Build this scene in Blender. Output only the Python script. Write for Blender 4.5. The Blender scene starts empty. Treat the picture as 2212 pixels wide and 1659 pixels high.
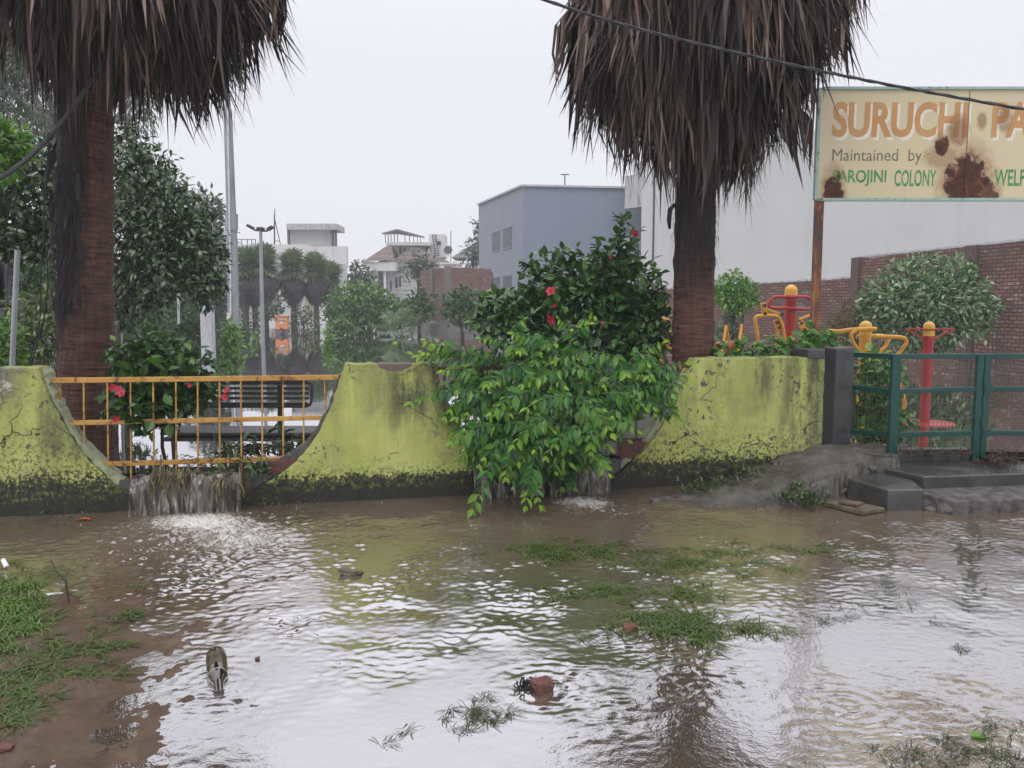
import bpy, math
import numpy as np
from mathutils import Vector, Matrix

# ------------------------------------------------------------------ camera, light, sky, exposure
scene = bpy.context.scene
COL = scene.collection
CAM_H = 1.55
F_PX = 1736.0                       # focal length in pixels of a 2212 x 1659 picture
PITCH = math.atan((829.5 - 660.0) / F_PX)
cam_d = bpy.data.cameras.new("camera")
cam = bpy.data.objects.new("camera", cam_d)
COL.objects.link(cam)
cam.location = (0, 0, CAM_H)
cam.rotation_euler = (math.pi / 2 - PITCH, 0, 0)
cam_d.sensor_width = 36.0
cam_d.lens = 36.0 * F_PX / 2212.0
cam_d.clip_start = 0.05
cam_d.clip_end = 3000
scene.camera = cam

scene.view_settings.view_transform = 'Standard'
scene.view_settings.look = 'None'
scene.view_settings.exposure = 0.14
scene.view_settings.gamma = 1.0

SUN_EL, SUN_ROT = math.radians(62), math.radians(200)
world = bpy.data.worlds.new("World")
scene.world = world
world.use_nodes = True
wt = world.node_tree
wt.nodes.clear()
w_out = wt.nodes.new("ShaderNodeOutputWorld")
w_bg = wt.nodes.new("ShaderNodeBackground")
w_sky = wt.nodes.new("ShaderNodeTexSky")
w_sky.sky_type = 'NISHITA'
w_sky.sun_disc = False
w_sky.sun_elevation = SUN_EL
w_sky.sun_rotation = SUN_ROT
w_sky.air_density = 1.0
w_sky.dust_density = 3.0
w_hs = wt.nodes.new("ShaderNodeHueSaturation")
w_hs.inputs['Saturation'].default_value = 0.15
w_mix = wt.nodes.new("ShaderNodeMix")
w_mix.data_type = 'RGBA'
w_mix.inputs[0].default_value = 0.85          # a thick, even rain cloud deck over the sky
w_mix.inputs[7].default_value = (8.05, 8.1, 8.75, 1)
wt.links.new(w_sky.outputs[0], w_hs.inputs['Color'])
wt.links.new(w_hs.outputs[0], w_mix.inputs[6])
wt.links.new(w_mix.outputs[2], w_bg.inputs['Color'])
# an overcast sky is about three times as bright overhead as near the horizon
w_tc = wt.nodes.new("ShaderNodeTexCoord")
w_xyz = wt.nodes.new("ShaderNodeSeparateXYZ")
w_mr = wt.nodes.new("ShaderNodeMapRange")
w_mr.interpolation_type = 'SMOOTHSTEP'
w_mr.inputs[1].default_value = 0.24
w_mr.inputs[2].default_value = 0.95
w_mr.inputs[3].default_value = 0.104
w_mr.inputs[4].default_value = 0.235
wt.links.new(w_tc.outputs['Generated'], w_xyz.inputs[0])
wt.links.new(w_xyz.outputs[2], w_mr.inputs[0])
wt.links.new(w_mr.outputs[0], w_bg.inputs['Strength'])
wt.links.new(w_bg.outputs[0], w_out.inputs[0])

sun_d = bpy.data.lights.new("sun", 'SUN')
sun_d.energy = 0.8
sun_d.angle = math.radians(60)
sun_d.color = (1.0, 0.98, 0.95)
sun = bpy.data.objects.new("sun", sun_d)
COL.objects.link(sun)
# light from behind the camera, high
sd = Vector((math.sin(SUN_ROT) * math.cos(SUN_EL), math.cos(SUN_ROT) * math.cos(SUN_EL), math.sin(SUN_EL)))
sun.rotation_euler = sd.to_track_quat('Z', 'Y').to_euler()
sun.location = (0, -5, 20)
scene.cycles.max_bounces = 6
scene.cycles.diffuse_bounces = 3
scene.cycles.glossy_bounces = 3
scene.cycles.transmission_bounces = 4
scene.cycles.transparent_max_bounces = 8
scene.cycles.volume_bounces = 1

# ------------------------------------------------------------------ placing helpers
CP, SP = math.cos(PITCH), math.sin(PITCH)
CAM = np.array([0.0, 0.0, CAM_H])


def ray(x, y):
    u = (x - 1106.0) / F_PX
    v = (829.5 - y) / F_PX
    return np.array([u, CP + v * SP, -SP + v * CP])


def P(x, y, d):                      # point at depth Y = d seen at (x, y) of the photograph
    r = ray(x, y)
    return CAM + r * (d / r[1])


def PZ(x, y, z):                     # point at height z
    r = ray(x, y)
    return CAM + r * ((z - CAM_H) / r[2])


WALL_H = 1.10
A0 = PZ(0, 795, WALL_H)[:2]
B0 = PZ(1750, 771, WALL_H)[:2]
WE = (B0 - A0) / np.linalg.norm(B0 - A0)       # along the park wall
WN = np.array([WE[1], -WE[0]])                 # towards the street
WALL_ANG = math.atan2(WE[1], WE[0])
WALL_T = 0.22
IN_Z = 0.27                                    # water level in the park


def WPt(x, y, off=0.0):              # (s, z) on the wall plane, off metres behind its face
    r = ray(x, y)
    o = A0 - WN * off
    t = np.dot(o - CAM[:2], WN) / np.dot(r[:2], WN)
    p = CAM + r * t
    return float(np.dot(p[:2] - A0, WE)), float(p[2])


def W3(s, z, off=0.0):
    q = A0 + WE * s - WN * off
    return np.array([q[0], q[1], z])


def PW(x, y, off=0.0):
    s, z = WPt(x, y, off)
    return W3(s, z, off)


R = np.random.RandomState


# ------------------------------------------------------------------ mesh builder
class MB:
    """collects geometry (world space) and links it as one mesh object"""

    def __init__(self):
        self.v, self.f, self.n, self.t = [], [], 0, []

    def add(self, verts, faces, tint=None):
        verts = np.asarray(verts, float).reshape(-1, 3)
        for fc in faces:
            fc = np.asarray(fc, int)
            self.f.append(fc + self.n)
        self.v.append(verts)
        self.t.append(np.full(len(verts), 0.0) if tint is None else np.broadcast_to(np.asarray(tint, float), (len(verts),)))
        self.n += len(verts)
        return self

    def box(self, c, size, rz=0.0, M=None):
        sx, sy, sz = [q / 2 for q in size]
        v = np.array([[x, y, z] for x in (-sx, sx) for y in (-sy, sy) for z in (-sz, sz)])
        if M is not None:
            v = v @ np.asarray(M).T
        if rz:
            c_, s_ = math.cos(rz), math.sin(rz)
            v = v @ np.array([[c_, s_, 0], [-s_, c_, 0], [0, 0, 1]])
        v = v + np.asarray(c, float)
        return self.add(v, [[[0, 1, 3, 2], [4, 6, 7, 5], [0, 4, 5, 1], [2, 3, 7, 6], [0, 2, 6, 4], [1, 5, 7, 3]]])

    def bar(self, a, b, w, h=None, up=(0, 0, 1)):
        a, b = np.asarray(a, float), np.asarray(b, float)
        h = w if h is None else h
        d = b - a
        L = np.linalg.norm(d)
        d = d / L
        up = np.asarray(up, float)
        if abs(np.dot(d, up)) > 0.98:
            up = np.array([0, 1.0, 0])
        s = np.cross(d, up)
        s /= np.linalg.norm(s)
        u = np.cross(s, d)
        return self.box((a + b) / 2, (L, w, h), M=np.stack([d, s, u], 1))

    def tube(self, pts, rad, n=8, caps=True, tint=None):
        pts = np.asarray(pts, float)
        k = len(pts)
        rad = np.broadcast_to(np.asarray(rad, float), (k,))
        tan = np.gradient(pts, axis=0)
        tan /= np.linalg.norm(tan, axis=1)[:, None] + 1e-12
        ref = np.array([0, 0, 1.0]) if abs(tan[0][2]) < 0.9 else np.array([1.0, 0, 0])
        s = np.cross(tan[0], ref)
        s /= np.linalg.norm(s)
        V = []
        ang = np.arange(n) * 2 * math.pi / n
        for i in range(k):
            s = s - tan[i] * np.dot(s, tan[i])
            s /= np.linalg.norm(s) + 1e-12
            u = np.cross(tan[i], s)
            V.append(pts[i] + rad[i] * (np.cos(ang)[:, None] * s + np.sin(ang)[:, None] * u))
        V = np.concatenate(V)
        q = []
        for i in range(k - 1):
            for j in range(n):
                a, b = i * n + j, i * n + (j + 1) % n
                q.append([a, b, b + n, a + n])
        F = [q]
        if caps:
            F.append([list(range(n))[::-1]])
            F.append([[(k - 1) * n + j for j in range(n)]])
        return self.add(V, F, tint)

    def cyl(self, a, b, r, n=16, r2=None):
        return self.tube([a, b], [r, r if r2 is None else r2], n)

    def lathe(self, c, prof, n=20):
        """prof: list of (r, z)"""
        c = np.asarray(c, float)
        ang = np.arange(n) * 2 * math.pi / n
        V = np.concatenate([c + np.stack([r * np.cos(ang), r * np.sin(ang), np.full(n, z)], 1) for r, z in prof])
        k = len(prof)
        q = [[i * n + j, i * n + (j + 1) % n, i * n + n + (j + 1) % n, i * n + n + j] for i in range(k - 1) for j in range(n)]
        return self.add(V, [q, [list(range(n))[::-1]], [[(k - 1) * n + j for j in range(n)]]])

    def prism(self, poly, a0, a1, fr):
        """poly in (p, q); fr(p, q, a) -> world point"""
        k = len(poly)
        v = [fr(p, q, a0) for p, q in poly] + [fr(p, q, a1) for p, q in poly]
        F = [[list(range(k))[::-1]], [list(range(k, 2 * k))],
             [[i, (i + 1) % k, (i + 1) % k + k, i + k] for i in range(k)]]
        return self.add(v, F)

    def mesh(self, name, off):
        V = (np.concatenate(self.v) - off).astype(np.float32)
        me = bpy.data.meshes.new(name)
        loops = np.concatenate([f.ravel() for f in self.f]).astype(np.int32)
        sizes = np.concatenate([np.full(len(f), f.shape[1]) for f in self.f]).astype(np.int32)
        starts = (np.cumsum(sizes) - sizes).astype(np.int32)
        me.vertices.add(len(V))
        me.vertices.foreach_set("co", V.ravel())
        me.loops.add(len(loops))
        me.loops.foreach_set("vertex_index", loops)
        me.polygons.add(len(sizes))
        me.polygons.foreach_set("loop_start", starts)
        me.polygons.foreach_set("loop_total", sizes)
        t = np.concatenate(self.t).astype(np.float32)
        if t.any():
            at = me.attributes.new("tint", 'FLOAT', 'POINT')
            at.data.foreach_set("value", t)
        me.update(calc_edges=True)
        me.validate()
        return me


def wloc(o):
    p = np.zeros(3)
    while o is not None:
        p = p + np.array(o.location)
        o = o.parent
    return p


def put(name, mb, mat, parent=None, smooth=False, bevel=0, origin=None):
    off = wloc(parent) if parent is not None else (np.zeros(3) if origin is None else np.asarray(origin, float))
    me = mb.mesh(name, off)
    o = bpy.data.objects.new(name, me)
    COL.objects.link(o)
    if parent is not None:
        o.parent = parent
    else:
        o.location = off
    me.materials.append(mat)
    if not smooth:
        me.shade_flat()
    else:
        me.polygons.foreach_set("use_smooth", np.ones(len(me.polygons), bool))
        if smooth == 'auto':
            me.set_sharp_from_angle(angle=math.radians(40))
    if bevel:
        b = o.modifiers.new("bevel", 'BEVEL')
        b.width = bevel
        b.segments = 2
        b.limit_method = 'ANGLE'
        b.angle_limit = math.radians(50)
    return o


def tag(o, label, cat, group=None, kind=None):
    if label:
        o["label"] = label
    if cat:
        o["category"] = cat
    if group:
        o["group"] = group
    if kind:
        o["kind"] = kind
    return o


def thing(name, loc, label, cat, group=None):
    o = bpy.data.objects.new(name, None)
    COL.objects.link(o)
    o.location = tuple(float(q) for q in loc)
    o.empty_display_size = 0.2
    return tag(o, label, cat, group)


def struct(name, mb, mat, **k):
    o = put(name, mb, mat, **k)
    o["kind"] = "structure"
    return o


def copy_tree(o, parent=None):
    c = o.copy()
    COL.objects.link(c)
    c.parent = parent
    for ch in list(o.children):
        copy_tree(ch, c)
    return c


# ------------------------------------------------------------------ material helper
class NT:
    def __init__(self, name):
        self.m = bpy.data.materials.new(name)
        self.m.use_nodes = True
        self.t = self.m.node_tree
        self.t.nodes.clear()
        self.out = self.t.nodes.new("ShaderNodeOutputMaterial")
        self.p = self.t.nodes.new("ShaderNodeBsdfPrincipled")
        self.t.links.new(self.p.outputs[0], self.out.inputs[0])
        self._co = None

    def set(self, sock, val):
        if hasattr(val, 'is_linked') or isinstance(val, bpy.types.NodeSocket):
            self.t.links.new(val, sock)
        elif isinstance(val, (tuple, list)) and len(val) == 3 and sock.type == 'RGBA':
            sock.default_value = (*val, 1)
        else:
            sock.default_value = val

    def node(self, typ, **kw):
        n = self.t.nodes.new(typ)
        for k, v in kw.items():
            setattr(n, k, v)
        return n

    @property
    def co(self):
        if self._co is None:
            self._co = self.node("ShaderNodeTexCoord").outputs['Object']
        return self._co

    def xyz(self, v=None):
        n = self.node("ShaderNodeSeparateXYZ")
        self.set(n.inputs[0], v or self.co)
        return n.outputs

    def map(self, scale=(1, 1, 1), loc=(0, 0, 0), rot=(0, 0, 0), v=None):
        n = self.node("ShaderNodeMapping")
        self.set(n.inputs[0], v or self.co)
        n.inputs['Scale'].default_value = scale
        n.inputs['Location'].default_value = loc
        n.inputs['Rotation'].default_value = rot
        return n.outputs[0]

    def noise(self, scale, detail=4, rough=0.55, dist=0, v=None):
        n = self.node("ShaderNodeTexNoise")
        self.set(n.inputs['Vector'], v or self.co)
        n.inputs['Scale'].default_value = scale
        n.inputs['Detail'].default_value = detail
        n.inputs['Roughness'].default_value = rough
        n.inputs['Distortion'].default_value = dist
        return n.outputs[0]

    def voro(self, scale, feature='F1', v=None, out=0, rnd=1.0):
        n = self.node("ShaderNodeTexVoronoi", feature=feature)
        self.set(n.inputs['Vector'], v or self.co)
        n.inputs['Scale'].default_value = scale
        n.inputs['Randomness'].default_value = rnd
        return n.outputs[out]

    def mr(self, f, a, b, c=0.0, d=1.0, smooth=False):
        n = self.node("ShaderNodeMapRange")
        if smooth:
            n.interpolation_type = 'SMOOTHSTEP'
        self.set(n.inputs[0], f)
        for i, q in enumerate((a, b, c, d)):
            self.set(n.inputs[i + 1], q)
        return n.outputs[0]

    def math(self, op, a, b=0.0, clamp=False):
        n = self.node("ShaderNodeMath", operation=op, use_clamp=clamp)
        self.set(n.inputs[0], a)
        self.set(n.inputs[1], b)
        return n.outputs[0]

    def mix(self, f, a, b, mode='MIX'):
        n = self.node("ShaderNodeMix", data_type='RGBA', blend_type=mode)
        self.set(n.inputs[0], f)
        self.set(n.inputs[6], a)
        self.set(n.inputs[7], b)
        return n.outputs[2]

    def ramp(self, f, stops):
        n = self.node("ShaderNodeValToRGB")
        e = n.color_ramp.elements
        while len(e) < len(stops):
            e.new(0.5)
        for i, (p, c) in enumerate(stops):
            e[i].position = p
            e[i].color = (*c, 1)
        self.set(n.inputs[0], f)
        return n.outputs[0]

    def rand(self):
        return self.node("ShaderNodeNewGeometry").outputs['Random Per Island']

    def attr(self, name):
        return self.node("ShaderNodeAttribute", attribute_name=name).outputs['Fac']

    def bump(self, h, strength=0.3, dist=0.01, nrm=None):
        n = self.node("ShaderNodeBump")
        self.set(n.inputs['Height'], h)
        n.inputs['Strength'].default_value = strength
        n.inputs['Distance'].default_value = dist
        if nrm is not None:
            self.set(n.inputs['Normal'], nrm)
        return n.outputs[0]

    def fin(self, color=None, rough=None, nrm=None, spec=None, metal=None):
        i = self.p.inputs
        if color is not None:
            self.set(i['Base Color'], color)
        if rough is not None:
            self.set(i['Roughness'], rough)
        if nrm is not None:
            self.set(i['Normal'], nrm)
        if spec is not None:
            self.set(i['Specular IOR Level'], spec)
        if metal is not None:
            self.set(i['Metallic'], metal)
        return self.m


def srgb(h):
    h = h.lstrip('#')
    return tuple(((int(h[i:i + 2], 16) / 255 + 0.055) / 1.055) ** 2.4 if int(h[i:i + 2], 16) > 10 else int(h[i:i + 2], 16) / 255 / 12.92 for i in (0, 2, 4))


def plain(name, c, rough=0.6, var=0.25, scale=6, bump=0.15, bscale=60, dirt=None, spec=0.4):
    """a slightly uneven, weathered surface of one colour"""
    n = NT(name)
    f = n.noise(scale, 5)
    a = tuple(q * (1 - var) for q in c)
    b = tuple(min(1, q * (1 + var * 0.6)) for q in c)
    col = n.mix(n.mr(f, 0.3, 0.7), a, b)
    if dirt:
        g = n.noise(scale * 2.3, 8, 0.7)
        col = n.mix(n.mr(g, 0.55, 0.7), col, dirt)
    h = n.noise(bscale, 3)
    return n.fin(col, n.mr(n.noise(scale * 1.7, 3), 0.3, 0.7, rough * 0.75, min(1, rough * 1.2)), n.bump(h, bump, 0.004) if bump else None, spec)


def foliage(name, cols, rough=0.4, trans=0.25, tintcol=None, spec=0.5, under=None):
    """leaf material: every leaf its own tone; 'tint' marks young leaves"""
    n = NT(name)
    r = n.rand()
    k = len(cols)
    c = n.ramp(r, [(i / max(1, k - 1), q) for i, q in enumerate(cols)])
    if tintcol:
        c = n.mix(n.attr("tint"), c, tintcol)
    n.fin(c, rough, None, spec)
    tr = n.node("ShaderNodeBsdfTranslucent")
    n.set(tr.inputs[0], n.mix(1.0, c, (0.9, 1.0, 0.45), 'MULTIPLY'))
    mx = n.node("ShaderNodeMixShader")
    mx.inputs[0].default_value = trans
    n.t.links.new(n.p.outputs[0], mx.inputs[1])
    n.t.links.new(tr.outputs[0], mx.inputs[2])
    n.t.links.new(mx.outputs[0], n.out.inputs[0])
    return n.m


# ------------------------------------------------------------------ leaves
LEAF8 = (np.array([[0, 0, 0], [0, .33, -.03], [-.5, .36, .07], [.5, .36, .07], [0, .68, -.05], [-.36, .70, .02], [.36, .70, .02], [0, 1, -.13]]),
         [np.array([[0, 1, 2], [0, 3, 1], [4, 7, 5], [4, 6, 7]]), np.array([[1, 4, 5, 2], [1, 3, 6, 4]])])
LEAF4 = (np.array([[0, 0, 0], [-.5, .45, .06], [0, 1, -.08], [.5, .45, .06]]), [np.array([[0, 3, 2, 1]])])
LEAFN = (np.array([[0, 0, 0], [-.5, .3, .0], [-.4, .65, -.06], [0, 1, -.2], [.4, .65, -.06], [.5, .3, 0]]), [np.array([[0, 5, 1], [2, 4, 3]]), np.array([[1, 5, 4, 2]])])


def nrmz(a):
    return a / (np.linalg.norm(a, axis=-1, keepdims=True) + 1e-9)


def leaves(mb, pos, dr, up, L, W, tmpl=LEAF8, tint=None):
    """many leaves at once"""
    pos, dr = np.asarray(pos, float), nrmz(np.asarray(dr, float))
    up = np.broadcast_to(np.asarray(up, float), pos.shape)
    sd = nrmz(np.cross(dr, up))
    nr = np.cross(sd, dr)
    N = len(pos)
    L = np.broadcast_to(np.asarray(L, float), (N,))[:, None, None]
    W = np.broadcast_to(np.asarray(W, float), (N,))[:, None, None]
    T, faces = tmpl
    V = pos[:, None] + T[None, :, 1:2] * L * dr[:, None] + T[None, :, 0:1] * W * sd[:, None] + T[None, :, 2:3] * L * nr[:, None]
    k = len(T)
    base = (np.arange(N) * k)[:, None, None]
    F = [(fc[None] + base).reshape(-1, fc.shape[1]) for fc in faces]
    tt = None if tint is None else np.repeat(np.broadcast_to(np.asarray(tint, float), (N,)), k)
    mb.add(V.reshape(-1, 3), F, tt)


def unit(rng, n):
    return nrmz(rng.normal(size=(n, 3)))


def crown(mb, rng, clumps, dens, L, W, droop=0.3, rand=0.6, tmpl=LEAF4, inner=0.45, tint=None, flat=1.0):
    """clumps: (centre, radius or (rx, ry, rz)); leaf density per square metre of clump surface"""
    for c, r in clumps:
        c = np.asarray(c, float)
        r = np.broadcast_to(np.asarray(r, float), (3,))
        n = max(8, int(3.7 * dens * 4 * math.pi * (np.prod(r)) ** (2 / 3)))
        u = unit(rng, n)
        f = inner + (1.08 - inner) * rng.rand(n, 1) ** 0.6
        pos = c + u * r * f + rng.normal(size=(n, 3)) * L * 0.35
        d = nrmz(u + rng.normal(size=(n, 3)) * rand + np.array([0, 0, -droop]))
        up = nrmz(np.array([0, 0, 1.0]) + rng.normal(size=(n, 3)) * 0.45 * flat + u * 0.35)
        s = rng.uniform(0.65, 1.25, n)
        tt = None
        if tint is not None:
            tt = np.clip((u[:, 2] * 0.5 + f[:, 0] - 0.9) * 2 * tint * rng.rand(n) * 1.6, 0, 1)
        leaves(mb, pos, d, up, L * s, W * s, tmpl, tt)


def limbs(mb, rng, base, mid, clumps, r0, r1=0.25, n=6):
    """trunk from base to mid, limbs on to each clump"""
    base, mid = np.asarray(base, float), np.asarray(mid, float)
    t = np.linspace(0, 1, 7)[:, None]
    pts = base + (mid - base) * t + rng.normal(size=(7, 3)) * r0 * 0.35 * np.sin(t * math.pi)
    mb.tube(pts, np.linspace(r0, r0 * 0.6, 7), 8)
    for c, r in clumps:
        c = np.asarray(c, float)
        t = np.linspace(0, 1, 6)[:, None]
        j = rng.normal(size=3) * np.linalg.norm(c - mid) * 0.12
        pts = mid + (c - mid) * t + j * np.sin(t * math.pi) + np.array([0, 0, 1.0]) * np.sin(t * math.pi) * 0.1 * np.linalg.norm(c - mid)
        mb.tube(pts, np.linspace(r0 * 0.45, r0 * r1 * 0.4, 6), n)


def fft_noise(nx, ny, dx, dy, lo, hi, seed, stretch=1.0):
    rng = R(seed)
    g = np.fft.rfft2(rng.normal(size=(ny, nx)))
    ky = np.fft.fftfreq(ny, dy)[:, None]
    kx = np.fft.rfftfreq(nx, dx)[None]
    k = np.sqrt((kx * stretch) ** 2 + ky ** 2) + 1e-9
    w = np.exp(-0.5 * ((np.log(k) - math.log(1 / math.sqrt(lo * hi))) / (0.5 * math.log(hi / lo) + 1e-6)) ** 2)
    o = np.fft.irfft2(g * w / np.sqrt(k), s=(ny, nx))
    return o / o.std()
# ------------------------------------------------------------------ ground and water
def water_mat(name, body, body2, foam=False, bscale=9.0, bstr=0.25, lo=0.28, hi=1.0, f0=0.04, f1=0.95, rough=0.03, flow=(1, 1, 1)):
    n = NT(name)
    v = n.map(scale=flow)
    h = n.math('ADD', n.noise(bscale, 3, 0.5, 0.6, v), n.math('MULTIPLY', n.noise(bscale * 3.7, 2, 0.5, 0.4, v), 0.35))
    patch = n.mr(n.noise(0.35, 3), 0.35, 0.65, 0.35, 1.0)
    nr = n.bump(n.math('MULTIPLY', h, patch), bstr, 0.02)
    c = n.mix(n.mr(n.noise(0.7, 5, 0.6, 0.5), 0.35, 0.68), body, body2)
    ff = None
    if foam:
        a = n.attr("foam")
        g = n.noise(34, 6, 0.72, 1.2, n.map(scale=(1.0, 0.8, 1)))
        ff = n.mr(n.math('ADD', a, n.math('SUBTRACT', g, 0.5)), 0.42, 0.66, 0.0, 0.9)
        c = n.mix(ff, c, (0.62, 0.60, 0.56))
    n.fin(c, 0.6, nr, 0.0)
    gl = n.node("ShaderNodeBsdfGlossy")
    gl.inputs['Color'].default_value = (0.93, 0.93, 0.96, 1)
    gl.inputs['Roughness'].default_value = rough
    n.set(gl.inputs['Normal'], nr)
    lw = n.node("ShaderNodeLayerWeight")
    n.set(lw.inputs['Normal'], nr)
    fac = n.mr(lw.outputs['Facing'], lo, hi, f0, f1)
    if foam:
        fac = n.math('MULTIPLY', fac, n.mr(ff, 0, 1, 1, 0.15))
        fac = n.math('MULTIPLY', fac, n.mr(n.attr("reflect_cut"), 0, 1, 1, 0.42))
    mx = n.node("ShaderNodeMixShader")
    n.set(mx.inputs[0], fac)
    n.t.links.new(n.p.outputs[0], mx.inputs[1])
    n.t.links.new(gl.outputs[0], mx.inputs[2])
    n.t.links.new(mx.outputs[0], n.out.inputs[0])
    return n.m


def grid_mesh(mb, X, Y, Z):
    ny, nx = Z.shape
    gx, gy = np.meshgrid(X, Y)
    V = np.stack([gx, gy, Z], -1).reshape(-1, 3)
    i = (np.arange(ny - 1)[:, None] * nx + np.arange(nx - 1)[None]).ravel()
    mb.add(V, [np.stack([i, i + 1, i + nx + 1, i + nx], 1)])


n = NT("wet_soil")
m_soil = n.fin(n.mix(n.mr(n.noise(0.8, 6), 0.35, 0.65), (0.06, 0.045, 0.03), (0.05, 0.07, 0.025)), 0.7, n.bump(n.noise(9, 5), 0.5, 0.03))
g = MB()
gx = np.concatenate([np.linspace(-900, -80, 8), np.linspace(-70, 70, 15), np.linspace(80, 900, 8)])
gy = np.concatenate([np.linspace(-900, -30, 6), np.linspace(-20, 120, 29), np.linspace(140, 1200, 8)])
gz = np.interp(gy, [-900, 66, 74, 1200], [-0.22, -0.22, 0.5, 0.6])[:, None] + np.zeros(len(gx))
grid_mesh(g, gx, gy, gz)
struct("ground", g, m_soil)

# street flood: finely rippled where it is seen close
fx = np.arange(-4.7, 5.4, 0.019)
fy = np.arange(2.0, 7.55, 0.0095)
nx, ny = len(fx), len(fy)
FX, FY = np.meshgrid(fx, fy)
DY = 0.0095
# position of each vertex in the photograph, used only to say where the water is rough or calm
def to_px(x, y, z):
    dx, dy, dz = x, y, z - CAM_H
    w = dy * CP - dz * SP
    return 1106 + F_PX * dx / w, 829.5 - F_PX * (dy * SP + dz * CP) / w


def blob(cx, cy, rx, ry, soft=1.0):
    """soft-edged patch on the street round the spot seen at (cx, cy)"""
    c = PZ(cx, cy, 0)
    a = abs(PZ(cx + rx, cy, 0)[0] - c[0])
    b = 0.5 * abs(PZ(cx, cy + ry, 0)[1] - PZ(cx, cy - ry, 0)[1])
    return np.exp(-(((FX - c[0]) / a) ** 2 + ((FY - c[1]) / b) ** 2) * soft)


rough = 0.42 + 0.45 * np.clip(1 - np.abs(to_px(FX, FY, 0)[1] - 1140) / 70, 0, 1) + 0.85 * blob(430, 1150, 260, 90) + 0.6 * blob(560, 1280, 320, 120) + 0.75 * blob(1260, 1110, 170, 60) \
    + 0.55 * blob(1150, 1230, 400, 90) + 0.5 * blob(900, 1360, 500, 110) + 0.45 * blob(1550, 1420, 300, 60) + 0.4 * blob(1900, 1520, 320, 60) \
    + 0.4 * blob(2000, 1210, 400, 50) + 0.3 * blob(1300, 1480, 300, 50)
rough *= 1 - 0.88 * np.clip(blob(800, 1600, 480, 130), 0, 1)
rough *= 1 - 0.75 * np.clip(blob(1900, 1390, 300, 70), 0, 1)
rough *= 1 - 0.9 * np.clip(1.3 * blob(250, 1490, 180, 150), 0, 1)
rough *= 1 - 0.6 * np.clip(blob(150, 1170, 200, 40), 0, 1)
rough *= 1 - 0.7 * np.clip(blob(1720, 1610, 160, 60), 0, 1)
rough *= 1 - 0.8 * np.clip(1.2 * blob(1500, 1600, 150, 90), 0, 1)
patchy = 1 + 0.45 * np.clip(fft_noise(nx, ny, .019, DY, .5, 1.4, 5, 0.7), -1.6, 1.6)
rough *= 1 - 0.5 * np.clip(blob(1900, 1500, 330, 70), 0, 1)
rough *= 0.76
rough = np.clip(rough * patchy, 0.03, 1.6)
H = 0.0013 * fft_noise(nx, ny, .019, DY, .09, .17, 1, 0.5) + 0.0012 * fft_noise(nx, ny, .019, DY, .042, .085, 2, 0.5) + 0.003 * fft_noise(nx, ny, .019, DY, .3, .6, 3)
chop = 0.009 * fft_noise(nx, ny, .019, DY, .07, .2, 4) * (blob(430, 1150, 190, 50) + 0.8 * blob(1250, 1095, 110, 28) + 0.45 * blob(420, 1240, 90, 25) + 0.3 * blob(560, 1210, 160, 50))
edge = np.minimum.reduce([FX - fx[0], fx[-1] - FX, FY - fy[0], fy[-1] - FY])
fz = (H * rough + chop) * np.clip(edge / 0.3, 0, 1)
# rings where drops and stones stir the surface
for (cx, cy, lam, amp) in ((1830, 1525, .07, .0014), (475, 1475, .06, .0014), (1780, 1600, .08, .0010), (1172, 1490, .07, .002)):
    c = PZ(cx, cy, 0)
    rr = np.hypot(FX - c[0], FY - c[1])
    fz += amp * np.cos(rr * 2 * math.pi / lam) * np.exp(-(rr / 0.22) ** 2)
foam = 0.58 * blob(410, 1122, 150, 26) + 0.35 * blob(520, 1160, 190, 45) + 0.6 * blob(1250, 1082, 85, 15) + 0.3 * blob(1330, 1105, 130, 24) + 0.26 * blob(700, 1190, 380, 60) + 0.2 * blob(1450, 1150, 220, 40)
foam = np.clip(foam, 0, 1)
X = np.concatenate([[-60, -30, -15, -9, -6.5, -5.3], fx, [6, 7, 9, 15, 30, 60]])
Y = np.concatenate([[-30, -12, -5, -1, 0.6, 1.5], fy, [7.9, 8.4]])
Z = np.zeros((len(Y), len(X)))
Z[6:6 + ny, 6:6 + nx] = fz
FO = np.zeros_like(Z)
FO[6:6 + ny, 6:6 + nx] = foam
CH = np.zeros_like(Z)
CH[6:6 + ny, 6:6 + nx] = np.clip(1.25 - np.abs(to_px(FX, FY, 0)[1] - 1120) / 125, 0, 1) * 0.8
g = MB()
grid_mesh(g, X, Y, Z)
m_street = water_mat("muddy_street_water", (0.088, 0.066, 0.046), (0.135, 0.102, 0.072), True, 34, 0.08, 0.14, 0.50, 0.05, 0.60, 0.02)
sw = struct("street_water", g, m_street, smooth=True)
at = sw.data.attributes.new("foam", 'FLOAT', 'POINT')
at.data.foreach_set("value", FO.ravel().astype(np.float32))
at = sw.data.attributes.new("reflect_cut", 'FLOAT', 'POINT')      # churned water below the wall: mirror mix cut to mute its reflection
at.data.foreach_set("value", CH.ravel().astype(np.float32))

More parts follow.
